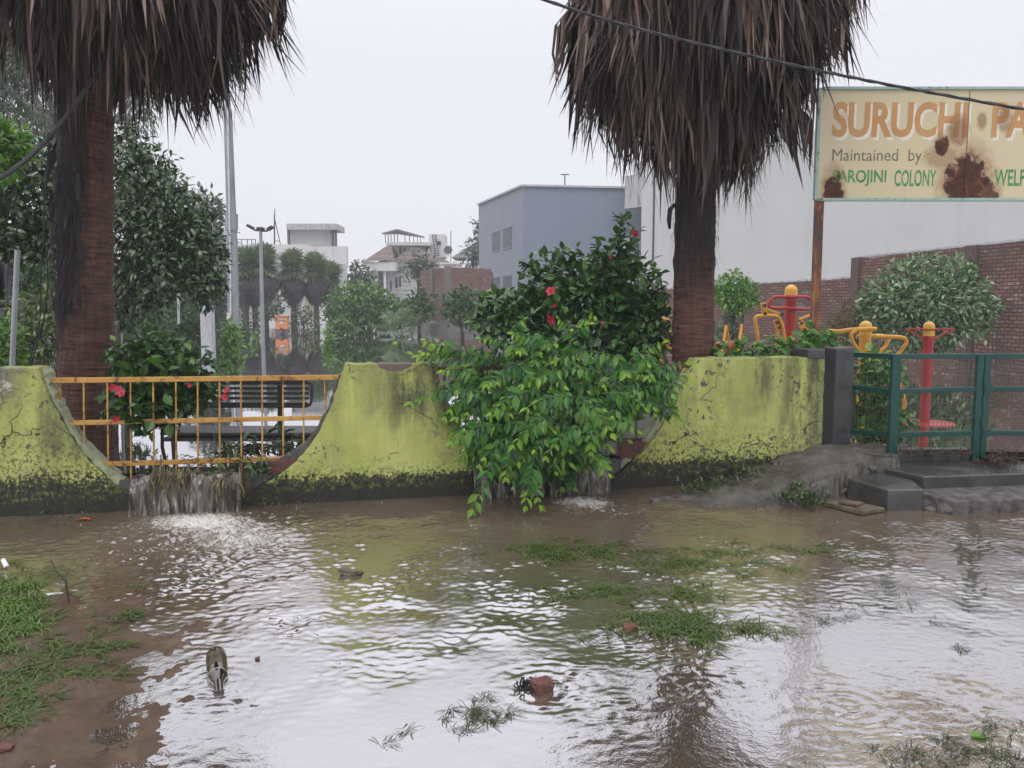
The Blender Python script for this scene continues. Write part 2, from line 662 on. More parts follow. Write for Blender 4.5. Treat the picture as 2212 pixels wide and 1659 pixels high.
# the wet mud bank rising out of the shallows at the left
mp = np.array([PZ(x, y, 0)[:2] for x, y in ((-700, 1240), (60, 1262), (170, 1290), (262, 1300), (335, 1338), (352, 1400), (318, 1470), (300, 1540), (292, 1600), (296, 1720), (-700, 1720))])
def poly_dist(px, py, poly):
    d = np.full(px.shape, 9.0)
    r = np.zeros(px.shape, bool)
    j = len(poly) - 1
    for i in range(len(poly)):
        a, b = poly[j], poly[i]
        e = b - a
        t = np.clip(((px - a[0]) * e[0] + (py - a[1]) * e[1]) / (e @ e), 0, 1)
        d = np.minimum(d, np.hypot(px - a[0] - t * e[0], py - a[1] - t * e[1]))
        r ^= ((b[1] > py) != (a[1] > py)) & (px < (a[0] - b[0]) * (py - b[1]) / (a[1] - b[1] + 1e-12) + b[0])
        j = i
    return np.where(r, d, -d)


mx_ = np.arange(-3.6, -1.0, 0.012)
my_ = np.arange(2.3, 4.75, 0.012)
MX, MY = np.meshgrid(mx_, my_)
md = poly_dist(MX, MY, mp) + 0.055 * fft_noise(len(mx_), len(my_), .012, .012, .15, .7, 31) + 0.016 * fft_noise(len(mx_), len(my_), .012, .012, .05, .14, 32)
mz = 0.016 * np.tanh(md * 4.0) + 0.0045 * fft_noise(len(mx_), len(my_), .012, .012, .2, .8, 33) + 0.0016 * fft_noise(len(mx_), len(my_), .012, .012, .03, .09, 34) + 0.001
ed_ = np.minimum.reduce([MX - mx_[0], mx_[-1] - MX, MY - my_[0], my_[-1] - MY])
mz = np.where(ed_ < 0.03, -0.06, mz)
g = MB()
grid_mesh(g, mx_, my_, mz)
n = NT("wet_brown_mud")  # its brown also stands in for dark palm and tree reflections
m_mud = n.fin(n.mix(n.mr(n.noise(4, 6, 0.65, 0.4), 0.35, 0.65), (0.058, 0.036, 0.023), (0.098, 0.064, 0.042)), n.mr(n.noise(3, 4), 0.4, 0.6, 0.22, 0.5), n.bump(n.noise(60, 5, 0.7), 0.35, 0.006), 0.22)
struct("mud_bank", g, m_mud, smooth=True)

# park flood, higher than the street, held back by the wall
m_park = water_mat("still_park_water", (0.075, 0.062, 0.045), (0.095, 0.08, 0.055), False, 5.0, 0.045, 0.25, 0.9, 0.05, 0.96, 0.015, (1.0, 0.45, 1))
g = MB()
def wxy(s, off):
    q = W3(s, 0, off)
    return q[:2]


KL, KR = PZ(1838, 962, 0.27), None
ss = np.linspace(-14, WPt(1790, 900)[0], 24)
edge_pts = [wxy(s, WALL_T * 0.5) for s in ss]
g_corner = PZ(1926, 985, 0.24)
g_post2 = P(2107, 998, g_corner[1] - 0.02)
g_dir = (g_post2 - g_corner)[:2] / np.linalg.norm((g_post2 - g_corner)[:2])
for t in np.linspace(0, 14, 8):
    edge_pts.append(np.array([g_corner[0], g_corner[1] + 0.06]) + g_dir * t)
edge_pts = np.array(edge_pts)
k = len(edge_pts)
V, Fq = [], []
rows = [0, .3, 1, 3, 8, 20, 45, 75]
for r_ in rows:
    for p in edge_pts:
        f = r_ / 75.0
        V.append([p[0] * (1 + 4 * f), p[1] + r_, IN_Z])
V = np.array(V)
for i in range(len(rows) - 1):
    for j in range(k - 1):
        a = i * k + j
        Fq.append([a, a + 1, a + k + 1, a + k])
g.add(V, [Fq])
struct("park_water", g, m_park)


# ------------------------------------------------------------------ the yellow-green park wall
def wall_mat(name, band, amp, speck, streaks=(), peel=None, seed=0.0):
    n = NT(name)
    v = n.map(rot=(0, 0, -WALL_ANG), loc=(seed, 0, 0))
    o = n.xyz(n.map(rot=(0, 0, -WALL_ANG)))
    s, z = o[0], o[2]
    fine = n.noise(38, 6, 0.7, 0.0, v)
    mid = n.noise(7, 6, 0.65, 0.3, v)
    big = n.noise(1.6, 4, 0.6, 0.2, v)
    paint = n.ramp(n.math('ADD', n.math('MULTIPLY', big, 0.6), n.math('MULTIPLY', mid, 0.4)),
                   [(0.34, (0.30, 0.325, 0.085)), (0.5, (0.41, 0.44, 0.122)), (0.66, (0.48, 0.51, 0.165))])
    # old weathering: pale washed patches and soot
    paint = n.mix(n.mr(n.noise(3.1, 5, 0.7, 0.5, n.map(rot=(0, 0, -WALL_ANG), loc=(seed + 3, 0, 9))), 0.52, 0.70, 0, 0.75), paint, (0.235, 0.255, 0.115))
    # chips down to grey plaster
    chip = n.math('MULTIPLY', n.mr(n.noise(17, 4, 0.6, 0.6, v), 0.585, 0.60), n.mr(n.noise(2.2, 3, 0.5, 0, v), 0.45, 0.58))
    paint = n.mix(chip, paint, (0.10, 0.095, 0.09))
    pit = n.mr(n.noise(60, 3, 0.6, 0, v), 0.66, 0.69, 0, 0.7)
    paint = n.mix(pit, paint, (0.12, 0.125, 0.06))
    # cracks
    dv = n.node("ShaderNodeVectorMath", operation='ADD')
    n.set(dv.inputs[0], v)
    nz = n.node("ShaderNodeTexNoise")
    n.set(nz.inputs['Vector'], v)
    nz.inputs['Scale'].default_value = 5
    nz.inputs['Detail'].default_value = 5
    sc = n.node("ShaderNodeVectorMath", operation='SCALE')
    n.set(sc.inputs[0], nz.outputs['Color'])
    sc.inputs['Scale'].default_value = 0.28
    n.set(dv.inputs[1], sc.outputs[0])
    ed = n.voro(1.35, 'DISTANCE_TO_EDGE', dv.outputs[0])
    crack = n.math('MULTIPLY', n.mr(ed, 0.002, 0.007, 1, 0), n.mr(n.noise(1.6, 2, 0.5, 0, n.map(loc=(seed * 2 + 5, 1, 0))), 0.50, 0.56))
    # streaks running down from the coping
    st = None
    run = n.noise(1.0, 4, 0.65, 0.1, n.map(scale=(6.5, 6.5, 1.15), rot=(0, 0, -WALL_ANG), loc=(seed, 0, 0)))
    for (c, w, zlow, k) in list(streaks) + [(3.0, 14.0, 0.45, 0.38)]:
        ms = n.mr(n.math('ABSOLUTE', n.math('SUBTRACT', s, c)), w * 0.35, w, 1, 0, True)
        mz = n.mr(n.math('ADD', z, n.math('MULTIPLY', run, 0.5)), zlow + 0.1, zlow + 0.65, 0, 1, True)
        q = n.math('MULTIPLY', n.math('MULTIPLY', ms, mz), n.mr(n.math('ADD', run, n.math('MULTIPLY', fine, 0.35)), 0.50, 0.74, 0, k))
        st = q if st is None else n.math('MAXIMUM', st, q)
    col = paint
    if st is not None:
        col = n.mix(st, col, (0.060, 0.062, 0.038))
    # moss and wet dirt climbing from the base
    e = n.math('ADD', n.math('MULTIPLY', n.math('SUBTRACT', mid, 0.5), amp * 3.2), n.math('MULTIPLY', n.math('SUBTRACT', fine, 0.5), amp * 5.0))
    zz = n.math('ADD', z, e)
    moss = n.mr(zz, band + amp * 1.15, band + amp * 0.75, 0, 1, True)
    speckle = n.math('MULTIPLY', n.mr(n.noise(30, 5, 0.75, 0.3, v), 0.50, 0.56), n.mr(z, band + speck, band, 0, 0.95, True))
    col = n.mix(speckle, col, (0.04, 0.045, 0.02))
    mcol = n.ramp(n.noise(22, 6, 0.75, 0.2, v), [(0.38, (0.010, 0.010, 0.008)), (0.50, (0.026, 0.026, 0.018)), (0.58, (0.075, 0.088, 0.022)), (0.68, (0.28, 0.30, 0.05))])
    col = n.mix(moss, col, mcol)
    low = n.mr(n.math('ADD', z, n.math('MULTIPLY', mid, 0.06)), 0.16, 0.10, 0, 0.9, True)
    col = n.mix(low, col, (0.022, 0.019, 0.016))
    if name == "green_wall_paint":               # a shell-shaped bite out of the plaster at the top
        cs, cz = WPt(853, 786)
        q = n.math('ADD', n.math('POWER', n.math('DIVIDE', n.math('SUBTRACT', s, cs), 0.145), 2), n.math('POWER', n.math('DIVIDE', n.math('SUBTRACT', z, cz + 0.01), 0.068), 2))
        q = n.math('ADD', q, n.math('MULTIPLY', n.math('SUBTRACT', mid, 0.5), 0.7))
        col = n.mix(n.mr(q, 0.98, 1.04, 1, 0), col, n.mix(fine, (0.10, 0.075, 0.065), (0.16, 0.125, 0.11)))
    if peel:                                   # (s, width, z): paint gone, grey plaster with scraps of white
        pm = n.math('MULTIPLY', n.mr(n.math('ADD', n.math('SUBTRACT', s, peel[0]), n.math('MULTIPLY', mid, 0.5)), -peel[1] + 0.4, peel[1] + 0.1, 1, 0),
                    n.mr(n.math('ADD', z, n.math('MULTIPLY', n.math('SUBTRACT', mid, 0.5), 0.7)), peel[2], peel[2] + 0.05))
        pc = n.ramp(n.noise(9, 6, 0.7, 0.8, v), [(0.3, (0.07, 0.065, 0.06)), (0.54, (0.13, 0.125, 0.12)), (0.6, (0.42, 0.42, 0.38)), (0.72, (0.5, 0.5, 0.44))])
        col = n.mix(n.mr(pm, 0.35, 0.55), col, pc)
    col = n.mix(crack, col, (0.022, 0.022, 0.018))
    hgt = n.math('SUBTRACT', n.math('ADD', n.math('MULTIPLY', mid, 0.5), n.math('MULTIPLY', fine, 0.35)), n.math('ADD', n.math('MULTIPLY', crack, 0.8), n.math('MULTIPLY', chip, 0.5)))
    return n.fin(col, n.mr(moss, 0, 1, 0.75, 0.62), n.bump(hgt, 0.55, 0.018), 0.35)


def rag(poly, rng, step=0.03, amp=0.006, skip=()):
    """break an outline into small irregular steps"""
    out = []
    k = len(poly)
    for i in range(k):
        a, b = np.array(poly[i], float), np.array(poly[(i + 1) % k], float)
        m = 1 if i in skip else max(1, int(np.linalg.norm(b - a) / step))
        for j in range(m):
            q = a + (b - a) * j / m
            if j or i not in skip:
                q = q + rng.normal(size=2) * amp
            out.append((q[0], q[1]))
    return out


def wall_seg(px, label, mat, seed, ends):
    """px: outline in the photograph, clockwise from the top left"""
    poly = [WPt(x, y) for x, y in px]
    poly = ends(poly)
    poly = rag(poly, R(seed), 0.035, 0.0032)
    g = MB()
    g.prism(poly[::-1], 0.0, WALL_T, lambda s, z, a: W3(s, z, a))
    o = put("boundary_wall", g, mat, origin=W3(0, 0), bevel=0.006)
    return tag(o, label, "wall", "yellow-green boundary walls of the park")


m_w1 = wall_mat("green_wall_paint_mossy", 0.16, 0.13, 0.75, [(0.55, 0.5, 0.35, 0.9)], (0.0, 0.75, 0.80), 0.0)
m_w2 = wall_mat("green_wall_paint", 0.15, 0.055, 0.22, [(3.12, 0.55, 0.45, 1.0), (2.55, 0.25, 0.85, 0.6)], None, 11.3)
m_w3 = wall_mat("green_wall_paint_streaked", 0.17, 0.06, 0.45, [(6.55, 0.55, 0.15, 0.95), (6.0, 0.14, 0.55, 0.8), (5.2, 0.5, 0.85, 0.35)], None, 27.1)
wall_seg([(-60, 796), (84, 794), (97, 835), (114, 875), (138, 918), (165, 962), (196, 1002), (232, 1036), (262, 1058), (289, 1068), (289, 1125)],
         "yellow-green wall piece with bare grey plaster and moss, left of the yellow railing", m_w1, 1,
         lambda p: [(-6.0, WALL_H)] + p[1:-1] + [(p[-2][0], -0.25), (-6.0, -0.25)])
wall_seg([(745, 787), (800, 787), (850, 786), (875, 786), (893, 786), (945, 785), (952, 830), (968, 868), (990, 905), (1006, 945), (1016, 985), (1020, 1030), (1020, 1090), (524, 1105), (524, 1072), (560, 1052), (604, 1026), (640, 998), (668, 966), (692, 928), (712, 885), (726, 845), (737, 810)],
         "yellow-green wall piece between the two gaps, chipped along its top edge", m_w2, 2,
         lambda p: p[:12] + [(p[12][0], -0.25), (p[13][0], -0.25)] + p[14:])
s_end = WPt(1778, 900)[0]
wall_seg([(1510, 775), (1772, 771), (1772, 1000), (1308, 1060), (1308, 1046), (1322, 1034), (1345, 1016), (1372, 990), (1400, 964), (1426, 930), (1448, 892), (1470, 850), (1490, 812)],
         "yellow-green wall piece streaked black, beside the dark concrete pillar", m_w3, 3,
         lambda p: p[:1] + [(s_end, WALL_H), (s_end, -0.25), (p[3][0], -0.25)] + p[4:])

# worn grey lining along the curved edges of the gaps and the low sills the water pours over
m_conc = plain("wet_dark_concrete", (0.075, 0.070, 0.066), 0.5, 0.35, 5, 0.4, 45, (0.03, 0.03, 0.026))
m_conc2 = plain("grey_concrete", (0.145, 0.138, 0.132), 0.45, 0.3, 4, 0.35, 50, (0.06, 0.055, 0.05))
def sill(px, z_top, label, seed):
    s0, s1 = WPt(px[0], 1060)[0] - 0.1, WPt(px[1], 1060)[0] + 0.1
    q = [(s0, z_top), (s1, z_top), (s1, -0.3), (s0, -0.3)]
    g = MB()
    g.prism(rag(q, R(seed), 0.05, 0.008)[::-1], 0.03, WALL_T - 0.02, lambda s, z, a: W3(s, z, a))
    return tag(put("wall_sill", g, m_conc, origin=W3(s0, 0)), label, "sill", "low sills in the wall gaps")


sill((288, 526), 0.235, "low dark concrete sill under the waterfall of the left gap", 4)
sill((1000, 1320), 0.235, "low dark concrete sill under the vine-covered gap", 5)


def lining(px, w, label, mat, sgn, off0=0.035, off1=0.19, extra=0.0):
    """a band of rough mortar following a gap's curved edge"""
    pts = [np.array(WPt(x, y)) for x, y in px]
    pts = np.array(pts)
    t = np.gradient(pts, axis=0)
    t /= np.linalg.norm(t, axis=1)[:, None]
    nrm = np.stack([t[:, 1], -t[:, 0]], 1) * sgn
    ww = np.interp(np.linspace(0, 1, len(pts)), np.linspace(0, 1, len(w)), w)[:, None]
    poly = [tuple(q) for q in pts] + [tuple(q) for q in (pts + nrm * ww)[::-1]]
    g = MB()
    poly = rag(poly, R(len(px) + 7), 0.03, 0.006)
    if sgn > 0:
        poly = poly[::-1]
    g.prism(poly, off0, off1, lambda s, z, a: W3(s, z, a))
    return tag(put("mortar_edge", g, mat, origin=W3(pts[0][0], 0)), label, "mortar edge")


m_edge = plain("mossy_edge_plaster", (0.30, 0.325, 0.20), 0.7, 0.35, 9, 0.5, 60, (0.07, 0.075, 0.05))
lining([(84, 796), (97, 835), (114, 875), (138, 918), (165, 962), (196, 1002), (232, 1036), (262, 1058), (289, 1070)], (0.022, 0.018, 0.022, 0.055, 0.07),
       "worn grey-green edge of the left wall piece along the railing gap", m_edge, -1)
lining([(524, 1072), (560, 1052), (604, 1026), (640, 998), (668, 966), (692, 928), (712, 885), (726, 845), (737, 812)], (0.06, 0.11, 0.04, 0.02, 0.02),
       "dark cracked edge of the middle wall piece along the railing gap", m_conc, -1)
lining([(1308, 1046), (1322, 1034), (1345, 1016), (1372, 990), (1400, 964), (1426, 930), (1448, 892), (1470, 850), (1490, 812)], (0.05, 0.06, 0.05, 0.05, 0.05),
       "mossy edge of the streaked wall piece beside the vine", m_edge, -1)

n = NT("broken_red_brick")
m_redbrick = n.fin(n.mix(n.mr(n.noise(18, 6, 0.7), 0.4, 0.62), (0.15, 0.050, 0.038), (0.075, 0.035, 0.030)), 0.55, n.bump(n.noise(45, 6, 0.7), 0.7, 0.012), 0.4)
def edge_brick(px, off, label):
    pts = [WPt(x, y, off) for x, y in px]
    g = MB()
    g.prism(rag(pts, R(9), 0.03, 0.004)[::-1], off, off + 0.11, lambda s, z, a: W3(s, z, a))
    tag(put("brick", g, m_redbrick, origin=W3(pts[0][0], pts[0][1], off), bevel=0.004), label, "brick")


edge_brick([(572, 996), (652, 990), (646, 1000), (606, 1024), (574, 1024)], 0.02, "red brick bedded in mortar at the right end of the yellow railing")
edge_brick([(1340, 957), (1398, 955), (1392, 966), (1362, 990), (1340, 990)], 0.02, "red brick in the wall gap below the vine's iron bars")

# ------------------------------------------------------------------ railings in the gaps
n = NT("rusty_yellow_paint")
rst = n.mr(n.noise(11, 8, 0.75, 0.5), 0.53, 0.60)
m_yel = n.fin(n.mix(rst, n.mix(n.mr(n.noise(3, 3), 0.35, 0.65), (0.40, 0.20, 0.030), (0.50, 0.28, 0.065)), (0.13, 0.05, 0.018)), 0.42, n.bump(n.noise(40, 4), 0.2, 0.003), 0.5)
n = NT("dark_rusted_iron")
m_iron = n.fin(n.mix(n.mr(n.noise(14, 6, 0.7), 0.4, 0.65), (0.055, 0.028, 0.022), (0.10, 0.04, 0.022)), 0.6, n.bump(n.noise(60, 4), 0.3, 0.003))
ROFF = 0.10
rl = thing("wall_railing", PW(410, 1000, ROFF), "rusty yellow iron railing across the left gap of the wall", "railing")
def rail(par, a, b, h, t, mat):
    A, B = PW(*a, ROFF), PW(*b, ROFF)
    g = MB()
    g.bar(A, B, t, h)
    return put("rail", g, mat, par, bevel=0.003)


RT = ((88, 822), (738, 815))
RM = ((124, 914), (712, 902))
RB = ((205, 1003), (652, 990))
rail(rl, *RT, 0.040, 0.022, m_yel)
rail(rl, *RM, 0.036, 0.022, m_yel)
rail(rl, *RB, 0.036, 0.022, m_yel)
def on(seg, x):
    (xa, ya), (xb, yb) = seg
    return ya + (yb - ya) * (x - xa) / (xb - xa)


for (xt, xb, ylow) in ((130, 130, 916), (181, 182, 975), (232, 234, 1010), (282, 284, 1105), (331, 333, 1050), (380, 381, 1040), (427, 428, 1048), (474, 475, 1046), (520, 522, 1040), (566, 567, 998), (611, 612, 996), (656, 656, 980), (701, 703, 912)):
    g = MB()
    g.bar(PW(xt, on(RT, xt), ROFF), PW(xb, ylow, ROFF), 0.0105)
    put("bar", g, m_yel, rl)

r2 = thing("wall_railing", PW(1250, 1000, ROFF), "dark rusted iron railing buried under the bright vine", "railing")
rail(r2, (938, 796), (1492, 790), 0.035, 0.022, m_iron)
rail(r2, (1000, 955), (1402, 948), 0.02, 0.02, m_iron)
rail(r2, (1000, 880), (1420, 872), 0.02, 0.02, m_iron)
for x in range(960, 1480, 46):
    yl = 955 if 1000 < x < 1405 else 850
    g = MB()
    g.bar(PW(x, 795, ROFF), PW(x, yl, ROFF), 0.014)
    put("bar", g, m_iron, r2)

# ------------------------------------------------------------------ waterfalls over the sills
n = NT("falling_water")
v = n.map(scale=(26, 26, 2.2))
st = n.noise(1.0, 5, 0.6, 0.4, v)
colr = n.ramp(st, [(0.37, (0.060, 0.049, 0.036)), (0.50, (0.13, 0.112, 0.09)), (0.60, (0.29, 0.265, 0.235)), (0.73, (0.78, 0.765, 0.74))])
n.fin(colr, 0.12, n.bump(st, 0.9, 0.03), 0.6)
tr = n.node("ShaderNodeBsdfTransparent")
mx = n.node("ShaderNodeMixShader")
n.set(mx.inputs[0], n.mr(n.noise(1.0, 4, 0.6, 0.2, n.map(scale=(19, 19, 1.2), loc=(4, 2, 0))), 0.38, 0.54, 0.10, 0.95))
n.t.links.new(tr.outputs[0], mx.inputs[1])
n.t.links.new(n.p.outputs[0], mx.inputs[2])
n.t.links.new(mx.outputs[0], n.out.inputs[0])
m_fall = n.m


def waterfall(x0, x1, seed, label, zl=IN_Z, spans=((0, 1),)):
    s0, s1 = WPt(x0, 1060)[0], WPt(x1, 1060)[0]
    rng = R(seed)
    g = MB()
    for (a, b) in spans:
        ns = max(8, int((b - a) * (s1 - s0) / 0.011))
        S = np.linspace(s0 + (s1 - s0) * a, s0 + (s1 - s0) * b, ns)
        # profile of the fall: over the sill, then down in an arc
        T = np.linspace(0, 1, 22)
        rid = np.interp(S, np.linspace(s0, s1, 40), rng.normal(size=40) * 0.024) + np.interp(S, np.linspace(s0, s1, 110), rng.normal(size=110) * 0.009)
        thick = np.interp(S, np.linspace(s0, s1, 14), rng.rand(14)) * 0.02
        V = []
        for t in T:
            for i, s in enumerate(S):
                if t < 0.3:
                    o = 0.24 - 0.24 * t / 0.3
                    z = zl + thick[i] * t - 0.004
                else:
                    q = (t - 0.3) / 0.7
                    o = -0.15 * math.sqrt(q) - rid[i] * q
                    z = (zl + thick[i] * 0.3) * (1 - q ** 1.5) - 0.02 * q
                V.append(W3(s, z, o))
        i = (np.arange(21)[:, None] * ns + np.arange(ns - 1)[None]).ravel()
        g.add(V, [np.stack([i, i + ns, i + ns + 1, i + 1], 1)])
    o = put("waterfall", g, m_fall, origin=W3(s0, 0), smooth=True)
    tag(o, label, "waterfall", kind="thing")


waterfall(289, 524, 3, "muddy water spilling over the sill below the yellow railing")
waterfall(1175, 1308, 5, "small white waterfall right of the hanging vine tips")
waterfall(1020, 1170, 8, "dark trickle of water behind the hanging vine tips")
# ------------------------------------------------------------------ concrete pillar, ramp and steps at the gate
n = NT("damp_cement_render")
m_pil = n.fin(n.mix(n.mr(n.noise(5, 6, 0.65), 0.35, 0.65), (0.040, 0.038, 0.040), (0.068, 0.066, 0.070)), 0.5, n.bump(n.noise(70, 4), 0.25, 0.004), 0.4)
pc = P(1799, 962, 7.12)
g = MB()
ptop = 1.55 - (752 - 660) * 7.12 / F_PX
a1 = P(1774, 900, 7.3)
a2 = P(1841, 900, 7.36)
def quadcol(g, pts, z0, z1, chamfer=0.0):
    k = len(pts)
    v = [[p[0], p[1], z0] for p in pts] + [[p[0], p[1], z1] for p in pts]
    return g.add(v, [[list(range(k))[::-1]], [list(range(k, 2 * k))], [[i, (i + 1) % k, (i + 1) % k + k, i + k] for i in range(k)]])


c4 = a1[:2] + a2[:2] - pc[:2]
quadcol(g, [pc[:2], a2[:2], c4, a1[:2]], -0.1, ptop)
pil = tag(put("gate_pillar", g, m_pil, origin=(pc[0], pc[1], 0), bevel=0.012), "square dark grey cement pillar between streaked wall and green fence", "pillar")
g = MB()
b0, b1 = PW(1741, 760, -0.004), PW(1776, 760, -0.004)
g.box(((b0 + b1) / 2 + np.array([0, 0.13, 0])) * [1, 1, 0] + [0, 0, 1.125], (0.165, 0.26, 0.085), WALL_ANG)
put("coping_block", g, m_pil, pil, bevel=0.008)

# ramp: a mound of rough cement, by height at spots
ctl = [PW(1300, 1068), PW(1400, 1062), PW(1480, 1055), PW(1560, 1035), PW(1640, 1003), PW(1700, 980), PW(1765, 960)]
ctl += [PZ(1500, 1088, 0.0), PZ(1580, 1092, 0.0), PZ(1680, 1094, 0.0), PZ(1740, 1090, 0.01), PZ(1600, 1050, 0.085), PZ(1700, 1030, 0.15), PZ(1780, 1005, 0.215),
        PZ(1850, 968, 0.29), PZ(1905, 985, 0.265), PZ(1850, 1000, 0.235), PZ(1760, 1040, 0.12), PZ(1800, 1020, 0.18), PZ(1930, 990, 0.25), PZ(1800, 960, 0.30), PZ(1720, 1062, 0.075), PZ(1900, 960, 0.29)]
ctl = np.array(ctl)
outline = [PZ(1440, 1085, 0), PZ(1560, 1096, 0), PZ(1690, 1098, 0), PZ(1745, 1090, 0), PZ(1790, 1052, 0.08), PZ(1850, 1018, 0.18), PZ(1885, 1004, 0.22), PZ(1932, 1000, 0.235), PZ(1945, 985, 0.25),
           PZ(1955, 962, 0.28), PW(1880, 930, 0.12), PW(1770, 960, 0.1), PW(1640, 1000, 0.1), PW(1440, 1060, 0.1), PW(1290, 1068, 0.1), PZ(1340, 1078, 0)]
outline = np.array(outline)[:, :2]


def inside(px, py, poly):
    r = np.zeros(px.shape, bool)
    j = len(poly) - 1
    for i in range(len(poly)):
        xi, yi, xj, yj = *poly[i], *poly[j]
        c = ((yi > py) != (yj > py)) & (px < (xj - xi) * (py - yi) / (yj - yi + 1e-12) + xi)
        r ^= c
        j = i
    return r


def edge_dist(px, py, poly):
    d = np.full(px.shape, 9.0)
    for i in range(len(poly)):
        a, b = poly[i - 1], poly[i]
        e = b - a
        t = np.clip(((px - a[0]) * e[0] + (py - a[1]) * e[1]) / (e @ e), 0, 1)
        d = np.minimum(d, np.hypot(px - a[0] - t * e[0], py - a[1] - t * e[1]))
    return d


rx = np.arange(outline[:, 0].min() - .15, outline[:, 0].max() + .15, 0.022)
ry = np.arange(outline[:, 1].min() - .15, outline[:, 1].max() + .15, 0.022)
RX, RY = np.meshgrid(rx, ry)
dd = np.sqrt((RX[..., None] - ctl[:, 0]) ** 2 + (RY[..., None] - ctl[:, 1]) ** 2) + 0.05
w = dd ** -3.2
RZ = (w * ctl[:, 2]).sum(-1) / w.sum(-1)
nzr = fft_noise(len(rx), len(ry), .022, .022, .08, .5, 11)
nz2 = fft_noise(len(rx), len(ry), .022, .022, .05, .12, 12)
sdist = edge_dist(RX, RY, outline) * np.where(inside(RX, RY, outline), 1, -1) + 0.03 * nzr
RZ = RZ + 0.007 * nzr + 0.003 * nz2
fall = np.clip(-sdist / 0.06, 0, 1)
RZ = RZ * (1 - fall) + (-0.25) * fall
g = MB()
grid_mesh(g, rx, ry, RZ)
n = NT("rough_muddy_cement")
m_ramp = n.fin(n.mix(n.mr(n.noise(3.2, 7, 0.7, 0.4), 0.38, 0.62), (0.050, 0.043, 0.036), (0.115, 0.104, 0.092)), n.mr(n.noise(2.2, 4), 0.35, 0.65, 0.32, 0.7), n.bump(n.noise(28, 7, 0.75), 0.8, 0.02), 0.4)
tag(put("concrete_ramp", g, m_ramp, origin=(*PZ(1700, 1030, 0)[:2], 0), smooth=True), "rough cement ramp sloping from the gate pillar down into the water", "ramp")

# crumbled rubble where the ramp broke off
n = NT("crumbled_cement")
m_rub = n.fin(n.mix(n.mr(n.noise(12, 6, 0.7), 0.4, 0.6), (0.04, 0.036, 0.032), (0.13, 0.12, 0.11)), 0.7, n.bump(n.noise(40, 6, 0.75), 0.8, 0.015))
def rock(mb, c, size, rng, n_=2, rz=0):
    """an irregular lump"""
    import bmesh
    bm = bmesh.new()
    bmesh.ops.create_icosphere(bm, subdivisions=n_, radius=1)
    v = np.array([q.co[:] for q in bm.verts])
    f = np.array([[q.index for q in fc.verts] for fc in bm.faces])
    bm.free()
    for _ in range(7):
        d = unit(rng, 1)[0]
        h = rng.uniform(0.55, 0.85)
        s = v @ d
        v = v - np.clip(s - h, 0, None)[:, None] * d
    v = v + rng.normal(size=v.shape) * 0.03
    v = v * np.asarray(size)
    c_, s_ = math.cos(rz), math.sin(rz)
    v = v @ np.array([[c_, s_, 0], [-s_, c_, 0], [0, 0, 1]])
    mb.add(v + np.asarray(c), [f])


rng = R(21)
for i, (x, y, z, s) in enumerate(((1798, 1046, .08, .07), (1830, 1030, .12, .08), (1862, 1022, .15, .06), (1775, 1062, .05, .055), (1845, 1042, .08, .05), (1815, 1062, .03, .06), (1885, 1012, .19, .05), (1790, 1030, .13, .05))):
    g = MB()
    rock(g, (0, 0, 0), (s * 1.2, s, s * 0.7), rng, 2, rng.rand() * 3)
    o = put("rubble_lump", g, m_rub)
    o.location = tuple(PZ(x, y, z))
    tag(o, "crumbled cement lump at the broken edge of the ramp beside the steps", "rubble", "cement rubble along the ramp edge")

# steps
n = NT("wet_step_cement")
wet = n.mr(n.noise(2.4, 4, 0.5, 0.5), 0.38, 0.50)
m_step = n.fin(n.mix(n.mr(n.noise(6, 6, 0.65), 0.35, 0.65), (0.034, 0.032, 0.030), (0.062, 0.059, 0.056)), n.mr(wet, 0, 1, 0.45, 0.20), n.bump(n.noise(50, 5), 0.12, 0.004), 1.0)
n = None
st = thing("entrance_steps", (*PZ(1997, 1100, 0)[:2], 0), "dark wet cement steps below the green gate", "steps")
pz = 0.20
q0, q1, q2 = PZ(1909, 1011, pz), PZ(1997, 1029, pz), PZ(2500, 1016, pz)
back = PZ(1930, 999, pz)
g = MB()
q2 = PZ(2300, 1019, pz)
q3 = q2 + [14, 0, 0]
quadcol(g, [q0, q1, q2, q3, np.array([q3[0], g_corner[1] + .1, pz]), np.array([g_corner[0], g_corner[1] + .1, pz]), back + [-.02, 0.0, 0]], -0.25, pz)
put("platform", g, m_step, st, bevel=0.012)
sz = 0.164
f0 = PZ(1917, 1104, 0)
f1 = PZ(1989, 1103, 0)
l0 = PZ(1829, 1076, 0)
g = MB()
quadcol(g, [l0, f0, f1 + [0.02, 0, 0], f1 + [0.1, 0.35, 0], l0 + [0.35, 0.3, 0]], -0.25, sz)
put("step", g, m_step, st, bevel=0.012)
zb = 0.10
bt0, bt1, bt2 = PZ(2062, 1082, zb), PZ(2500, 1070, zb), PZ(1996, 1067, zb)
poly = rag([tuple(bt0[:2]), tuple(bt1[:2]), tuple(bt1[:2] + [0, .6]), tuple(bt2[:2] + [-0.02, .5]), tuple(bt2[:2] + [-.01, 0])], R(31), 0.05, 0.012)
g = MB()
quadcol(g, [np.array(q) for q in poly], -0.25, zb)
put("broken_step", g, m_rub, st, bevel=0.01)
g = MB()
rng = R(33)
for (x, y, z, s) in ((2010, 1088, .03, .09), (2040, 1098, .02, .10), (2005, 1100, 0, .06), (2060, 1104, 0.0, .07), (2030, 1080, .06, .05)):
    rock(g, PZ(x, y, z), (s, s * .8, s * .55), rng, 2, rng.rand() * 3)
put("broken_corner", g, m_rub, st)

